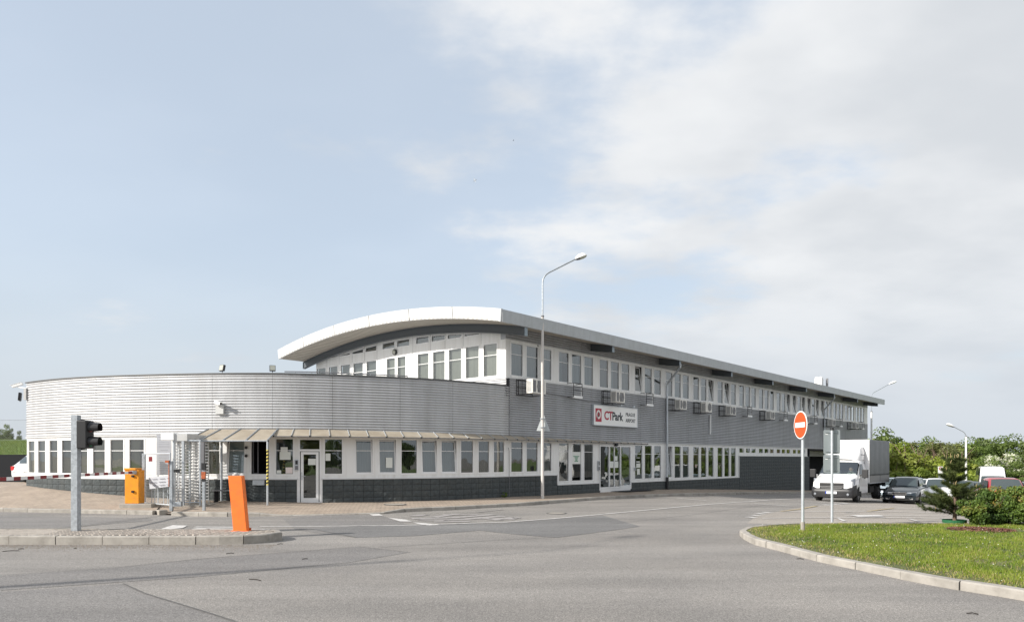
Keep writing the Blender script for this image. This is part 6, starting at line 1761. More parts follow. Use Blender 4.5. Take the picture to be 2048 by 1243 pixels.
# visible driver's outline lies behind glass: dashboard edge and wheel are part of the cab
for s_ in (-1, 1):
    mb = MB(); mb.add([(-1.15, s_ * 1.032, 1.29), (-1.98, s_ * 1.034, 1.29), (-1.98, s_ * .90, 1.90), (-1.62, s_ * .90, 1.90)], [(0, 1, 2, 3)]); part(mb, 'side_window', M_tws, TR, TR)
    mb = MB(); mb.obox((-1.52, s_ * 1.036, .95), (.5, 0, 0), (0, .004, 0), (0, 0, .42)); d_ = part(mb, 'door', P_tw, TR, TR, bevel=.003)
    mb = MB(); mb.obox((-1.9, s_ * 1.048, 1.18), (.09, 0, 0), (0, .012, 0), (0, 0, .02)); part(mb, 'door_handle', M_black, d_, TR)
    mb = MB(); mb.obox((-1.12, s_ * 1.27, 1.42), (.07, .0, 0), (0, .14, 0), (0, 0, .21)); mb.tube([(-1.15, s_ * 1.0, 1.32), (-1.13, s_ * 1.2, 1.36)], .04, 6); mm = part(mb, 'mirror', M_black, TR, TR, bevel=.02)
    rows = []
    for xx, wi, wo_, z0_, z1_ in ((-.055, .50, .62, .80, .93), (-.13, .56, .84, .78, 1.05), (-.30, .70, .965, .80, 1.16), (-.46, .86, 1.005, .92, 1.2)):
        rows.append([(xx + .035, s_ * wi, z0_ + .02), (xx + .03, s_ * wo_, z0_), (xx - .01, s_ * (wo_ - .01), z1_), (xx, s_ * wi, z1_ - .04)])
    part(MB().grid(rows), 'headlight', M_head, TR, TR, smooth=True)
    mb = MB(); mb.lathe((.035, s_ * .78, .40), [(.06, -.03), (.06, .02), (.001, .03)], 12, axis='x'); part(mb, 'fog_light', M_head, TR, TR)
    wheel(-.95, s_ * .90, .34, .24, TR)
    rows = [[(-.95 + r_ * cos(t), s_ * 1.036, .36 + r_ * sin(t)) for t in np.linspace(-.1 * pi, 1.1 * pi, 14)] for r_ in (0, .41)]
    part(MB().grid(rows), 'wheel_arch_shade', M_under, TR, TR)  # dark disc laid on the side, standing in for the shaded hollow
    wheel(-4.75, s_ * .86, .34, .34, TR)
    mb = MB(); mb.box(-5.3, -5.26, s_ * .72 - .2, s_ * .72 + .2, .22, .8); part(mb, 'mud_flap', M_under, TR, TR)
B_ = [(.035, tsec(.86, .26, .50, .60, .98)), (-.02, tsec(.97, .22, .55, .68, .985)), (-.25, tsec(1.045, .22, .66, .84, .99)), (-.56, tsec(1.05, .25, .74, .92, .99))]
part(loft(B_), 'bumper', M_black, TR, TR, smooth=True)
mb = MB()
for k, (z, w_) in enumerate(((.70, .50), (.77, .55), (.84, .58), (.91, .60))): mb.box(-.03, .035 - .012 * k, -w_, w_, z, z + .022)
gr_ = part(MB().box(-.06, .02, -.56, .56, .66, .96), 'grille', M_black, TR, TR)
part(mb, 'grille_bar', M_chrome, gr_, TR)
dm = MB(); dm.add([(.05, 0, 1.0), (.05, -.085, .86), (.05, 0, .72), (.05, .085, .86), (.05, 0, .93), (.05, -.045, .86), (.05, 0, .79), (.05, .045, .86), (.08, 0, .965), (.08, -.065, .86), (.08, 0, .755), (.08, .065, .86)],
       [(0, 1, 9, 8), (1, 2, 10, 9), (2, 3, 11, 10), (3, 0, 8, 11), (8, 9, 5, 4), (9, 10, 6, 5), (10, 11, 7, 6), (11, 8, 4, 7)]); part(dm, 'badge', M_chrome, TR, TR)
mb = MB(); mb.obox((.06, 0, .48), (.012, 0, 0), (0, .27, 0), (0, 0, .06)); pl = part(mb, 'number_plate', M_plate, TR, TR)
mb = MB(); mb.obox((.074, -.245, .48), (.002, 0, 0), (0, .025, 0), (0, 0, .06)); part(mb, 'plate_band', M_blue, pl, TR)
mb = MB(); mb.obox((.074, .02, .48), (.002, 0, 0), (0, .18, 0), (0, 0, .025)); part(mb, 'plate_print', mat('plate_print', (.35, .36, .38), .5), pl, TR)
mb = MB(); mb.tube([(-.97, -.7, 1.39), (-1.06, -.1, 1.52)], .012, 4); mb.tube([(-.97, 0.1, 1.39), (-1.06, .7, 1.50)], .012, 4); part(mb, 'wiper', M_black, TR, TR)
# roof deflector
rows = []
for xx, w_, z0_, z1_ in ((-1.62, .62, 2.04, 2.14), (-1.75, .74, 2.06, 2.36), (-1.95, .80, 2.08, 2.60), (-2.2, .84, 2.10, 2.78), (-2.45, .86, 2.1, 2.86)):
    half = [(w_ * 1.02, z0_), (w_ * 1.02, z0_ + (z1_ - z0_) * .55), (w_ * .92, z1_ - .05), (w_ * .7, z1_), (0, z1_ + .02)]
    rows.append([(xx, a, b) for a, b in half] + [(xx, -a, b) for a, b in half[::-1][1:]])
part(MB().grid(rows), 'air_deflector', P_tw, TR, TR, smooth=True)
mb = MB(); mb.tube([(-2.0, .83, 2.38), (-2.45, .87, 2.36)], .02, 5); part(mb, 'deflector_strut', M_black, TR, TR)
# body
bx0, bx1, bw, bz0, bz1 = -2.62, -6.55, 1.09, .93, 3.16
mb = MB(); mb.box(bx0 - .04, bx0 + .05, -bw, bw, bz0, bz1); part(mb, 'front_board', P_tw, TR, TR, bevel=.015)
M_tarp = mat('tarpaulin_grey', (0.115, 0.125, 0.13), 0.5, var=.12, vscale=2.0, dirt=(0.2, 0.2, 0.19), dirt_amt=.35, dirt_scale=3)
rows = []
for i in range(25):
    xx = bx0 - .05 + (bx1 - bx0 + .05) * i / 24; d_ = .012 * sin(i * pi / 3)
    rows.append([(xx, -bw + .0 - d_, bz0 + .38), (xx, -bw - d_ * .5, bz1 - .1), (xx, -bw + .06, bz1), (xx, 0, bz1 + .03), (xx, bw - .06, bz1), (xx, bw + d_ * .5, bz1 - .1), (xx, bw + d_, bz0 + .38)])
part(MB().grid(rows), 'tarpaulin', M_tarp, TR, TR, smooth=True)
mb = MB(); mb.box(bx1 - .03, bx1, -bw, bw, bz0, bz1); part(mb, 'rear_door', M_tarp, TR, TR)
mb = MB(); mb.box(bx1, bx0, -bw, bw, bz0 - .06, bz0); part(mb, 'load_floor', M_steel, TR, TR)
for s_ in (-1, 1):
    for k in range(2):
        a, b = bx0 - .06 - k * 1.93, bx0 - .06 - (k + 1) * 1.93 + .05
        mb = MB(); mb.box(b, a, s_ * bw - .015, s_ * bw + .015, bz0, bz0 + .36)
        for zz_ in (.09, .2, .3): mb.box(b, a, s_ * bw - .02, s_ * bw + .02, bz0 + zz_, bz0 + zz_ + .015)
        part(mb, 'side_board', mat('aluminium_board', (.26, .26, .255), .5, .3), TR, TR)
    mb = MB()
    for k in range(26): mb.box(bx0 - .12 - k * .15, bx0 - .10 - k * .15, s_ * bw + s_ * .012 - .004, s_ * bw + s_ * .012 + .004, bz0 + .30, bz0 + .44)
    st_o = part(mb, 'tarp_strap', M_black, TR, TR); st_o['kind'] = 'stuff'
mb = MB(); mb.box(bx1 + .1, -2.3, -.45, -.35, .55, .86); mb.box(bx1 + .1, -2.3, .35, .45, .55, .86)
for xx in (-3.2, -4.2, -5.4, -6.3): mb.box(xx, xx + .08, -.95, .95, .7, .86)
part(mb, 'chassis_rail', M_under, TR, TR)
mb = MB(); mb.box(-4.0, -3.2, .45, .95, .38, .72); part(mb, 'fuel_tank', M_under, TR, TR, bevel=.04)
mb = MB(); mb.box(bx1 - .02, bx1 + .06, -.95, .95, .4, .5); part(mb, 'rear_guard', M_under, TR, TR)
# driver, seen through the windscreen: seated figure (skin surface), rooted at the pelvis
def person_driver(root, lx, ly, lz):
    M_skin = mat('skin', (0.50, 0.31, 0.23), .6); M_shirt = mat('shirt_pale', (0.55, 0.55, 0.53), .8); M_hair = mat('hair_dark', (0.05, 0.035, 0.025), .7)
    W_ = Matrix.Rotation(rz, 4, 'Z'); base = Vector(root.location) + W_ @ Vector((lx, ly, lz))
    P_ = empty('person', base, rz); tag(P_, 'driver in a pale shirt behind the wheel of the box truck', 'person')
    V = [((0, 0, 0), .15), ((0, 0, .22), .14), ((0, 0, .42), .16), ((.0, 0, .53), .07), ((.02, 0, .60), .06), ((.03, 0, .69), .085), ((.04, 0, .78), .08),
         ((0, .19, .46), .06), ((.10, .24, .22), .045), ((.36, .14, .26), .032), ((0, -.19, .46), .06), ((.10, -.24, .22), .045), ((.36, -.14, .26), .032),
         ((.20, .10, .0), .09), ((.45, .12, .02), .065), ((.55, .12, -.35), .05), ((.20, -.10, 0), .09), ((.45, -.12, .02), .065), ((.55, -.12, -.35), .05)]
    E = [(0, 1), (1, 2), (2, 3), (3, 4), (4, 5), (5, 6), (2, 7), (7, 8), (8, 9), (2, 10), (10, 11), (11, 12), (0, 13), (13, 14), (14, 15), (0, 16), (16, 17), (17, 18)]
    me = bpy.data.meshes.new('body'); me.from_pydata([v for v, r in V], E, []); me.materials.append(M_shirt)
    o = bpy.data.objects.new('body', me); COL.objects.link(o); o.parent = P_
    md = o.modifiers.new('skin', 'SKIN'); 
    if not me.skin_vertices: 
        with_ = None
    for i, (v, r) in enumerate(V): me.skin_vertices[0].data[i].radius = (r, r)
    me.skin_vertices[0].data[0].use_root = True
    sd = o.modifiers.new('sub', 'SUBSURF'); sd.levels = 1; sd.render_levels = 1
    mb = MB(); mb.lathe((.035, 0, .60), [(.04, 0), (.075, .03), (.088, .1), (.085, .16), (.06, .21), (.001, .23)], 12); mb.obox((.125, 0, .70), (.02, 0, 0), (0, .012, 0), (0, 0, .022)); mb.obox((.03, .09, .70), (.015, 0, 0), (0, .01, 0), (0, 0, .03)); mb.obox((.03, -.09, .70), (.015, 0, 0), (0, .01, 0), (0, 0, .03))
    h = mb.build('head', M_skin, None, smooth=True); h.parent = P_
    mb = MB(); mb.lathe((.02, 0, .73), [(.092, -.02), (.096, .04), (.07, .1), (.001, .115)], 12); h2 = mb.build('hair', M_hair, None, smooth=True); h2.parent = h; h2.location = Vector(h2.location) - Vector(h.location)
    for s_ in (-1, 1):
        for k in range(4):
            m2 = MB(); y0 = s_ * .14 + (k - 1.5) * .018; m2.tube([(.36, y0, .262), (.41, y0, .275), (.43, y0, .25), (.415, y0, .235)], [.009, .009, .008, .007], 5)
            q = m2.build('finger', M_skin, None); q.parent = P_
    return P_
# open the windscreen so that he shows: glass with see-through
for ob_ in bpy.data.objects:
    if ob_.parent == TR and ob_.name.startswith('windscreen'): ob_.data.materials[0] = M_truckglass
person_driver(TR, -1.85, .42, .92)
mb = MB(); rows = [[(-1.46 + .12 * cos(a) * .4, .42 + .19 * cos(a), 1.30 + .17 * sin(a)) for a in np.linspace(0, 2 * pi, 15)]]
mb.tube(rows[0], .016, 5, cap=False); part(mb, 'steering_wheel', M_black, TR, TR)

# ================================================================== VEGETATION
def crown_mesh(name, w, h, nclump, nleaf, leaf, mt, seed, zlow=.05, top=1.0, spikes=0, blossom=0.0, round_=.8):
    r = np.random.default_rng(seed)
    # clump centres in an uneven egg
    c = []
    while len(c) < nclump:
        p = r.uniform(-1, 1, 3); d = np.linalg.norm(p)
        if d > 1 or d < .35: continue
        t = (p[2] + 1) / 2; wid = (1 - abs(2 * t - .75) ** 2.2 * .6)
        c.append((p[0] * w / 2 * wid * r.uniform(.75, 1.12), p[1] * w / 2 * wid * r.uniform(.75, 1.12), (zlow + (1 - zlow) * t * r.uniform(.82, 1.06)) * h))
    c = np.array(c); cr = r.uniform(.10, .22, nclump) * w * round_; ct = r.uniform(0, 1, nclump)
    idx = r.integers(0, nclump, nleaf); d = r.normal(0, 1, (nleaf, 3)); d /= np.linalg.norm(d, axis=1)[:, None]
    P = c[idx] + d * (cr[idx] * r.uniform(.35, 1.05, nleaf) ** .6)[:, None] * np.array([1, 1, .75])
    P[:, 2] = np.maximum(P[:, 2], .03)
    a = r.normal(0, 1, (nleaf, 3)); a /= np.linalg.norm(a, axis=1)[:, None]
    nrm = d + r.normal(0, .6, (nleaf, 3)); b = np.cross(nrm, a); b /= np.linalg.norm(b, axis=1)[:, None]; a = np.cross(b, nrm); a /= np.linalg.norm(a, axis=1)[:, None]
    s = leaf * r.uniform(.6, 1.3, nleaf)[:, None]
    V = np.stack([P - a * s, P + b * s * .55, P + a * s, P - b * s * .55], 1)
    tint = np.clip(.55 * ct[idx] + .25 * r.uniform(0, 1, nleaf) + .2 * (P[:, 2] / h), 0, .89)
    if blossom: k = (r.uniform(0, 1, nleaf) < blossom * (ct[idx] > .45)); tint[k] = 1.0
    else: tint = np.clip(tint, 0, 1)
    o = np_mesh(name, V.reshape(-1, 3), np.arange(nleaf * 4).reshape(-1, 4), mt, tint)
    me = o.data; bpy.data.objects.remove(o); return me
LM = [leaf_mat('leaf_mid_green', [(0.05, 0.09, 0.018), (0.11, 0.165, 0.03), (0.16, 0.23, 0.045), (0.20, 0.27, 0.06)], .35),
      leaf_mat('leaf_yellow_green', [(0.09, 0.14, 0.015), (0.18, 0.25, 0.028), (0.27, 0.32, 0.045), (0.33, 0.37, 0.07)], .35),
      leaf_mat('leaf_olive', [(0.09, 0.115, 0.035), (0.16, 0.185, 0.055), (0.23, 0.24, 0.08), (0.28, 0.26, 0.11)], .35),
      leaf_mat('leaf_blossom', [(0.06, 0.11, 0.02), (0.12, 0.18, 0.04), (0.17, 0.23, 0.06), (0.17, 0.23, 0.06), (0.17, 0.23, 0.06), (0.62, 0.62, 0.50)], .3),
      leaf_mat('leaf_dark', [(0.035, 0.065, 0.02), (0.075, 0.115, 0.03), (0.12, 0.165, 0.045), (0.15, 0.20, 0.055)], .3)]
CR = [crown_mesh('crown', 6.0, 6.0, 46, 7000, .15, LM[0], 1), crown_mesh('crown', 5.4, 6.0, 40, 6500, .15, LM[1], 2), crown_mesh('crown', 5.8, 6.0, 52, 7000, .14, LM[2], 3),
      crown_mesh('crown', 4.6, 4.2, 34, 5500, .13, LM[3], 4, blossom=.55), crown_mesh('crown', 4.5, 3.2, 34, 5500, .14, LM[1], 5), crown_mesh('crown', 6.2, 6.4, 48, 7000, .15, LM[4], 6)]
CH = [6, 6, 6, 4.2, 3.2, 6.4]
tm = MB(); tm.tube([(0, 0, -.3), (.05, .02, 1.2), (0, .1, 2.6), (.1, 0, 4.2)], [.14, .11, .07, .02], 8)
for k in range(6):
    a = k * 1.1; tm.tube([(0.03, .05, .9 + k * .45), (.7 * cos(a), .7 * sin(a), 1.6 + k * .5), (1.3 * cos(a), 1.3 * sin(a), 2.4 + k * .5)], [.05, .035, .01], 5)
tro = tm.build('trunk', M_bark, None, origin=(0, 0, 0)); TRM = tro.data; bpy.data.objects.remove(tro)
def tree(x, y, z, h, k, label, group='hedgerow beyond the car park', name='hedgerow_tree', cat='tree', wid=1.0):
    R = empty(name, (x, y, z), random.uniform(0, 6.28)); tag(R, label, cat, group)
    s = h / CH[k]
    c = bpy.data.objects.new('crown', CR[k]); COL.objects.link(c); c.parent = R; c.scale = (s * wid, s * wid, s)
    t = bpy.data.objects.new('trunk', TRM); COL.objects.link(t); t.parent = R; t.scale = (s, s, s * .95)
    return R
hedge = [  # px, distance, top y of the photo, kind, label
 (1742, 98, 868, 1, 'pale green tree top just right of the far lamp, above the tarpaulin'), (1766, 96, 861, 0, 'pointed green tree rising above the tarpaulin truck body'),
 (1795, 84, 877, 1, 'yellow-green tree right of the truck body'), (1828, 88, 875, 2, 'olive brown tree with thin crown above the dark sedan'), (1858, 86, 879, 0, 'round mid green tree above the gap between dark sedan and white hatchback'),
 (1882, 84, 875, 2, 'olive tree directly above the white hatchback'), (1912, 86, 877, 2, 'brownish tree behind the top of the little pine'), (1940, 84, 880, 0, 'mid green tree just right of the low car park lamp'),
 (1968, 88, 876, 5, 'dark green tree above the left half of the white van'), (2000, 86, 878, 0, 'mid green tree above the right half of the white van'), (2030, 88, 874, 0, 'tall tree at the right edge of the photo'),
 (2062, 84, 880, 5, None), (2100, 86, 876, 0, None), (2150, 84, 872, 2, None), (2210, 82, 874, 1, None), (2280, 80, 872, 0, None), (2360, 78, 876, 5, None), (2460, 76, 870, 0, None), (2590, 74, 868, 2, None), (2750, 72, 868, 0, None), (2960, 70, 866, 5, None), (3250, 66, 864, 0, None), (3650, 62, 860, 1, None)]
for px_, Y, ty, k, lb in hedge:
    x = (px_ - CX) / F * Y; z = g(x, Y) - .1; h = EYE - (ty - HY) / F * Y - z
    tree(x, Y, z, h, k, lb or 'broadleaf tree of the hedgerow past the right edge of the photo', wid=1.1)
bushes = [(1786, 63, 912, 4, 'bright green bush at the foot of the hedgerow beside the truck'), (1812, 62.5, 913, 4, 'bright green bush above the teal estate car'), (1838, 63, 917, 4, 'bright green bush above the dark sedan roof'), (1866, 65, 918, 4, 'bright green bush behind the white hatchback'),
          (1893, 67, 917, 4, 'bright green bush left of the little pine trunk'), (1922, 75, 920, 4, 'bright green bush at the foot of the low car park lamp'), (1957, 76, 926, 0, 'low green bush left of the white van'), (1985, 80, 915, 3, 'bush covered in white blossom above the white van'),
          (2022, 80, 912, 3, 'bush with white blossom right of the white van'), (2045, 74, 922, 0, 'low green bush at the right edge beside the blossom')]
for px_, Y, ty, k, lb in bushes:
    x = (px_ - CX) / F * Y; z = g(x, Y) - .1; h = EYE - (ty - HY) / F * Y - z
    tree(x, Y, z, h, k, lb, 'bushes at the foot of the hedgerow', 'bush', 'bush', wid=1.15)
# grass verge under the hedgerow and fields beyond (everything past the car park)
M_field = mat('field_grass', (0.10, 0.15, 0.03), .95, var=.3, vscale=.5)
sheet('verge', [(33, 60.8), (47, 61), (60, 66), (98, 66), (100, 20), (500, 20), (500, 400), (30, 400), (30, 92), (44, 78)], 0.02, M_field, step=8)
# trees behind the photographer: what the windows mirror
for i in range(16):
    x = -52 + i * 7.2 + random.uniform(-1, 1); y = -30 + random.uniform(-3, 3) + abs(x) * .1
    tree(x, y, 0, random.uniform(5, 7.5), random.choice([0, 2, 5]), 'broadleaf tree behind the photographer, mirrored in the windows', 'trees behind the photographer')
sheet('verge', [(-200, -24), (200, -24), (200, -200), (-200, -200)], 0.02, M_field, step=20)

# left background: grassy bank, poplars, fence
xs_ = np.linspace(-75, -18, 30); ys_ = np.linspace(45, 80, 24)
def bank(x, y): t = min(1, max(0, (y - 47) / 13)); return .6 + 2.75 * (t * t * (3 - 2 * t)) + .03 * sin(x * .8) * t
mb = MB(); mb.grid([[(x, y, bank(x, y)) for x in xs_] for y in ys_]); bk_ = mb.build('grass_bank', mat('bank_grass', (0.11, 0.20, 0.02), .95, var=.3, vscale=1.2, bump=.5, bscale=8), origin=(0, 0, 0)); tag(bk_, 'smooth green grass bank behind the fence', kind='structure')
n = 60000; x = RNG.uniform(-48, -24, n); y = RNG.uniform(48, 62, n); zz_ = np.array([bank(a, b) for a, b in zip(x, y)])
V = np.zeros((n, 3, 3)); an = RNG.uniform(0, 6.28, n); w_ = .03; hh = RNG.uniform(.08, .2, n)
V[:, 0] = np.stack([x - w_ * np.cos(an), y - w_ * np.sin(an), zz_ - .02], 1); V[:, 1] = np.stack([x + w_ * np.cos(an), y + w_ * np.sin(an), zz_ - .02], 1); V[:, 2] = np.stack([x, y + RNG.uniform(-.05, .05, n), zz_ + hh], 1)
tag(np_mesh('bank_grass', V.reshape(-1, 3), np.arange(n * 3).reshape(-1, 3), M_grass, RNG.uniform(.1, .6, n)), 'grass blades on the bank behind the fence', 'grass', kind='stuff')
PO = crown_mesh('crown', 1.5, 7.0, 44, 6000, .12, LM[4], 21, zlow=.05, round_=2.6)
for px_, ty, w_, lb in ((3, 870, 1.1, 'dark tree at the very left edge beyond the grass bank'), (14, 862, 1.2, 'slim dark poplar beyond the grass bank, the tallest of the row'), (22, 869, .9, 'slim dark poplar right of the tallest one beyond the bank'), (38, 873, .9, 'small dark tree beyond the bank nearest the building')):
    Y = 120.0; x = (px_ - CX) / F * Y; h = (HY - ty) / F * Y + EYE + .0
    R = empty('poplar', (x, Y, 0), random.uniform(0, 6)); tag(R, lb, 'tree', 'trees beyond the grass bank')
    c = bpy.data.objects.new('crown', PO); COL.objects.link(c); c.parent = R; c.scale = (w_ * .62, w_ * .62, h / 7 * 1.12)
    t = bpy.data.objects.new('trunk', TRM); COL.objects.link(t); t.parent = R; t.scale = (.8, .8, h / 6)
fe = empty('chain_link_fence', (-28, 44, .7)); tag(fe, 'tall chain link fence with black screening along its foot', 'fence')
fx0, fx1 = -47.5, -19.4; fz0, fz1 = .2, 4.25
k = 0
for xx in np.arange(fx0, fx1 + .1, 2.95):
    MB().tube([(xx, 44, fz0), (xx, 44, fz1 + .02)], .035, 6).build('fence_post', M_galv, fe)
mb = MB(); mb.tube([(fx0, 44, fz1), (fx1, 44, fz1)], .012, 4); mb.tube([(fx0, 44, 3.0), (fx1, 44, 3.0)], .006, 3); mb.build('top_wire', M_galv, fe)
mb = MB(); H__ = fz1 - 2.1
for xx in np.arange(fx0 - H__, fx1, .16):
    for sgn in (1, -1):
        a, b = (xx, xx + H__) if sgn > 0 else (xx + H__, xx); za, zb2 = 2.1, fz1
        pa, pb = [a, za], [b, zb2]
        # clip to the fence span
        def clipx(P, Q, X_): t = (X_ - P[0]) / (Q[0] - P[0]); return [X_, P[1] + (Q[1] - P[1]) * t]
        if max(a, b) > fx1:
            if min(a, b) >= fx1: continue
            if a > fx1: pa = clipx([a, za], [b, zb2], fx1)
            else: pb = clipx([a, za], [b, zb2], fx1)
        if min(pa[0], pb[0]) < fx0:
            if max(pa[0], pb[0]) <= fx0: continue
            if pa[0] < fx0: pa = clipx(pa, pb, fx0)
            else: pb = clipx(pa, pb, fx0)
        mb.tube([(pa[0], 44 + .004 * sgn, pa[1]), (pb[0], 44 + .004 * sgn, pb[1])], .0042, 3, cap=False)
w_ = mb.build('wire_mesh', M_mesh, fe); w_['kind'] = 'stuff'
mb = MB(); mb.box(fx0, fx1, 43.93, 43.96, fz0, 2.12); mb.build('black_screen', M_screen, fe)

# ---- little pine on the island
pxp, pyp = at(1909, 1045.5, .12)
pine = empty('pine_tree', (pxp, pyp, .11)); tag(pine, 'young pine with pale candles standing in a ring of bark mulch', 'tree')
MB().tube([(pxp, pyp, .08), (pxp + .02, pyp, .7), (pxp, pyp + .01, 1.4), (pxp + .01, pyp, 2.02)], [.055, .045, .03, .008], 10).build('trunk', M_bark, pine, smooth=True)
rn = np.random.default_rng(5); br = MB(); NV = []; TT = []
def tuft(c, d, n, ln, tint0, spread=.55):
    n = int(n * 2.3); ln *= 1.15
    d = d / np.linalg.norm(d)
    for _ in range(n):
        v = d + rn.normal(0, spread, 3); v /= np.linalg.norm(v); b = c - d * rn.uniform(0, .10); e = b + v * ln * rn.uniform(.6, 1.1)
        s = np.cross(v, rn.normal(0, 1, 3)); s = s / np.linalg.norm(s) * .0036
        NV.append([b - s, b + s, e]); TT.append(np.clip(tint0 + rn.uniform(-.2, .2), 0, .8))
def branch(z, ang, L, rise):
    p0 = np.array([pxp, pyp, .11 + z]); d = np.array([cos(ang), sin(ang), rise]); pts = [p0]; 
    for k in range(1, 6): q = p0 + d * L * k / 5 + np.array([0, 0, .06 * (k / 5) ** 2 * L * 2]) + rn.normal(0, .012, 3); pts.append(q)
    br.tube([Vector(p) for p in pts], [.014, .012, .010, .008, .006, .004], 5)
    t0 = rn.uniform(.15, .5)
    for k in range(1, 6):
        for _ in range(2): tuft(pts[k] + rn.normal(0, .02, 3), d + np.array([0, 0, .4]), 24, .10, t0)
        if k >= 2:
            for sgn in (-1, 1):
                sd = np.array([cos(ang + sgn * .9), sin(ang + sgn * .9), .35]); l2 = L * .32 * rn.uniform(.6, 1.1)
                e = pts[k] + sd * l2; br.tube([Vector(pts[k]), Vector(e)], [.006, .003], 4)
                for f in (.45, .8, 1.0): tuft(pts[k] + sd * l2 * f, sd + np.array([0, 0, .3]), 22, .10, t0 + .05)
                if rn.uniform() < .12: CN_.append((e, sd))
CN_ = []
for z, n_, L in ((.26, 5, .70), (.46, 6, .72), (.66, 5, .52), (.9, 4, .28), (1.12, 5, .36), (1.42, 5, .28), (1.66, 5, .2)):
    a0 = rn.uniform(0, 6)
    for k in range(n_):
        branch(z + rn.uniform(-.06, .06), a0 + 2 * pi * k / n_ + rn.uniform(-.3, .3), L * rn.uniform(.65, 1.15), rn.uniform(.15, .5))
branch(.26, pi * .98, .78, .04); branch(.40, pi * 1.03, .70, .12); branch(.5, pi * 1.05, .6, .3); branch(.3, 0.05, .6, .2); branch(.75, -.1, .55, .3)
for k in range(5): tuft(np.array([pxp, pyp, 1.78 + k * .06]), np.array([rn.normal(0, .3), rn.normal(0, .3), 1.]), 50, .12, .3)
br.build('branch', M_bark, pine)['kind'] = 'stuff'
V = np.array(NV); lo = np.array([pxp, pyp, .11])
M_pine = leaf_mat('pine_needles', [(0.035, 0.055, 0.018), (0.08, 0.11, 0.03), (0.15, 0.18, 0.05), (0.22, 0.23, 0.08)], .3, 0)
ndl = np_mesh('needles', (V - lo).reshape(-1, 3), np.arange(len(V) * 3).reshape(-1, 3), M_pine, np.array(TT), pine); ndl['kind'] = 'stuff'
cb = MB(); M_candle = mat('pine_candle', (0.42, 0.32, 0.16), .8)
for e, sd in CN_: e = Vector(e); cb.tube([e, e + Vector((rn.normal(0, .01), rn.normal(0, .01), .05)), e + Vector((rn.normal(0, .02), rn.normal(0, .02), .11))], [.009, .008, .003], 5)
for k in range(6): a = k * 1.05; e = Vector((pxp + .09 * cos(a), pyp + .09 * sin(a), 1.86 + .05 * rn.uniform())); cb.tube([e, e + Vector((.02 * cos(a), .02 * sin(a), .10))], [.008, .003], 5)
o_ = cb.build('candle', M_candle, pine); o_['kind'] = 'stuff'
# mulch and green edging
mb = MB(); mb.lathe((pxp, pyp, .11), [(.29, .0), (.30, .085), (.285, .085), (.28, .0)], 26); eo = mb.build('green_edging_ring', M_ring); tag(eo, 'green plastic edging ring round the foot of the little pine', 'edging')
n = 2600; a = RNG.uniform(0, 6.28, n); r_ = .78 * np.sqrt(RNG.uniform(0, 1, n)); x = 11.45 + r_ * np.cos(a) * .95; y = 17.45 + r_ * np.sin(a) * .85
P = np.stack([x, y, .125 + RNG.uniform(0, .05, n) * (1.1 - r_)], 1); d_ = RNG.normal(0, 1, (n, 3)); d_[:, 2] *= .35; d_ /= np.linalg.norm(d_, axis=1)[:, None]; e_ = np.cross(d_, RNG.normal(0, .4, (n, 3)) + np.array([0, 0, 1])); e_ /= np.linalg.norm(e_, axis=1)[:, None]
V = np.stack([P - d_ * .035, P + e_ * .014, P + d_ * .035, P - e_ * .014], 1)
tag(np_mesh('bark_mulch', V.reshape(-1, 3), np.arange(n * 4).reshape(-1, 4), M_mulch), 'reddish bark mulch in front of the little pine', 'mulch', kind='stuff')
# leafy shrubs
LS = leaf_mat('shrub_leaf', [(0.02, 0.045, 0.008), (0.05, 0.095, 0.014), (0.10, 0.165, 0.024), (0.16, 0.22, 0.035), (0.30, 0.12, 0.03)], .25, .1)
for i, (px_, Y, ty, w_, lb) in enumerate(((1958, 18.9, 988, 1.15, 'low green shrub right beside the little pine'), (1990, 19.0, 974, 1.35, 'dense green shrub in the middle of the group'), (2028, 18.8, 972, 1.35, 'green shrub with reddish tips in front of the red car'), (2075, 18.9, 968, 1.4, 'green shrub cut by the right edge of the photo'), (2130, 19.0, 975, 1.3, None), (2190, 19, 975, 1.3, None))):
    x = (px_ - CX) / F * Y; h = EYE - (ty - HY) / F * Y - .1
    m_ = crown_mesh('foliage', w_, h, 46, 11000, .034, LS, 40 + i, zlow=.02, round_=.75)
    R = empty('shrub', (x, Y, .1)); tag(R, lb or 'green shrub of the group past the right edge', 'shrub', 'leafy shrubs on the grass island')
    c = bpy.data.objects.new('foliage', m_); COL.objects.link(c); c.parent = R
    mb = MB()
    for k in range(7): a = k * .9; mb.tube([(x, Y, .08), (x + .25 * cos(a), Y + .25 * sin(a), .1 + h * .5), (x + .42 * w_ * cos(a), Y + .42 * w_ * sin(a), .1 + h * .8)], [.014, .01, .004], 5)
    mb.build('stem', M_bark, R)['kind'] = 'stuff'
# small weed by the wall
m_ = crown_mesh('weed', .35, .25, 8, 260, .03, LS, 77); s_ = s_of(PM, 1003); p = pt(PM, s_, .18, 0); R = bpy.data.objects.new('weed', m_); COL.objects.link(R); R.location = (p.x, p.y, sw(p.x, p.y)); tag(R, 'small weed growing at the foot of the dark block wall', 'weed')

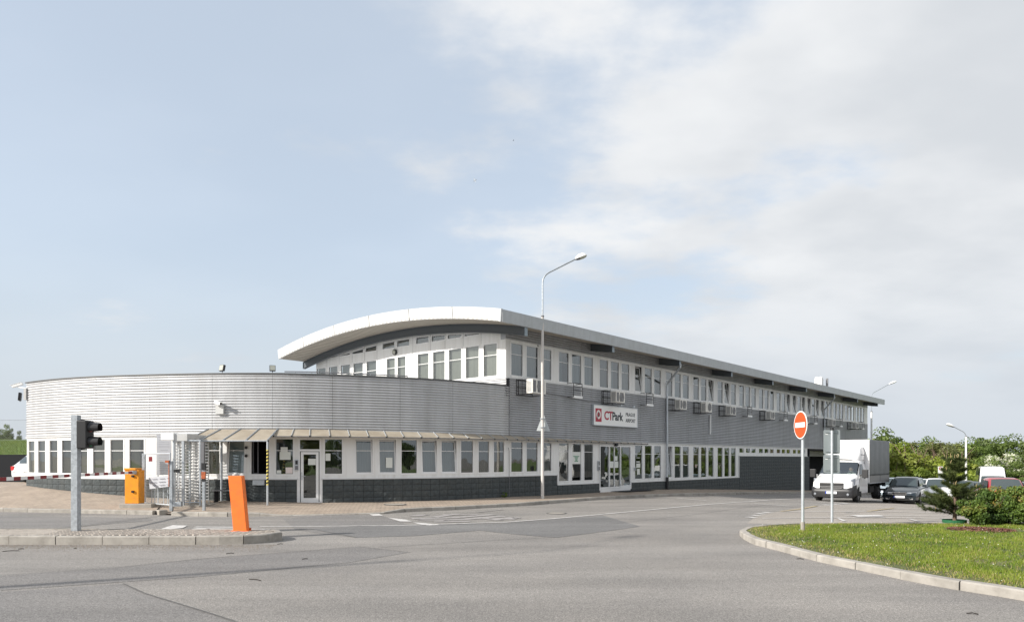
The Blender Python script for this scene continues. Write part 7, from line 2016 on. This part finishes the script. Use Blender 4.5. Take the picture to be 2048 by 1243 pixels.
# ---- car park info sign
x = (1880 - CX) / F * 54; z = g(x, 54); cs = empty('parking_sign', (x, 54, z)); tag(cs, 'small white sign with a red ring on a grey post behind the white hatchback', 'road sign')
MB().tube([(x, 54, z), (x, 54, EYE - (955 - 940) / F * 54)], .04, 8).build('post', M_galv, cs)
top_ = aty(1880, 932, 54).z; bot_ = aty(1880, 946, 54).z
mb = MB(); mb.box(x - .18, x + .18, 53.93, 53.95, bot_, top_); mb.build('plate', M_signwhite, cs)
rows = [[(x + r_ * cos(a), 53.925, (top_ * .7 + bot_ * .3) + r_ * sin(a)) for a in np.linspace(0, 2 * pi, 21)] for r_ in (.075, .125)]
MB().grid(rows).build('red_ring', M_red, cs)
MB().tube([(x, 54, bot_ - .4), (x, 54, top_)], .035, 8).build('post', M_galv, cs)
mb = MB(); mb.box(x - .14, x + .14, 53.92, 53.95, bot_ - .32, bot_ - .04); mb.build('lower_plate', M_signback, cs)

# ---- lamp standing left of the view whose shadow falls across the road
lamp(-14.5, 6.75, 0, 10.15, 1.75, radians(80), 'street lamp outside the left edge of the photo, its shadow crossing the road', .105, .62)
# ---- in the air
p = aty(1027, 281, 110); bd = empty('bird', p); tag(bd, 'dark bird gliding in the sky', 'bird')
mb = MB(); mb.tube([p + Vector((-.12, 0, .0)), p, p + Vector((.1, 0, .01))], [.01, .045, .01], 8); 
mb.add([p + Vector((-.03, 0, .01)), p + Vector((.05, 0, .01)), p + Vector((-.02, -.3, .05)), p + Vector((.05, .3, .05))], [(0, 1, 2), (1, 0, 3)]); mb.build('body', M_black, bd)
p = aty(950, 361, 3500); ap = empty('airliner', p); tag(ap, 'tiny white airliner far up in the sky', 'airplane')
dv = Vector((.45, .35, -.82)).normalized(); sd = dv.cross(Vector((0, 1, 0))).normalized()
mb = MB(); mb.tube([p - dv * 11, p - dv * 9, p + dv * 8, p + dv * 11], [.5, 1.3, 1.3, .3], 8); mb.build('fuselage', M_lampwhite, ap)
mb = MB(); mb.obox(p + sd * 5, sd * 5, dv * 1.2, dv.cross(sd) * .2); mb.obox(p - sd * 5, sd * 5, dv * 1.2, dv.cross(sd) * .2); mb.build('wing', M_lgrey, ap)
mb = MB(); mb.obox(p - dv * 10, sd * 3.2, dv * .8, dv.cross(sd) * .2); mb.build('tail', M_lgrey, ap)
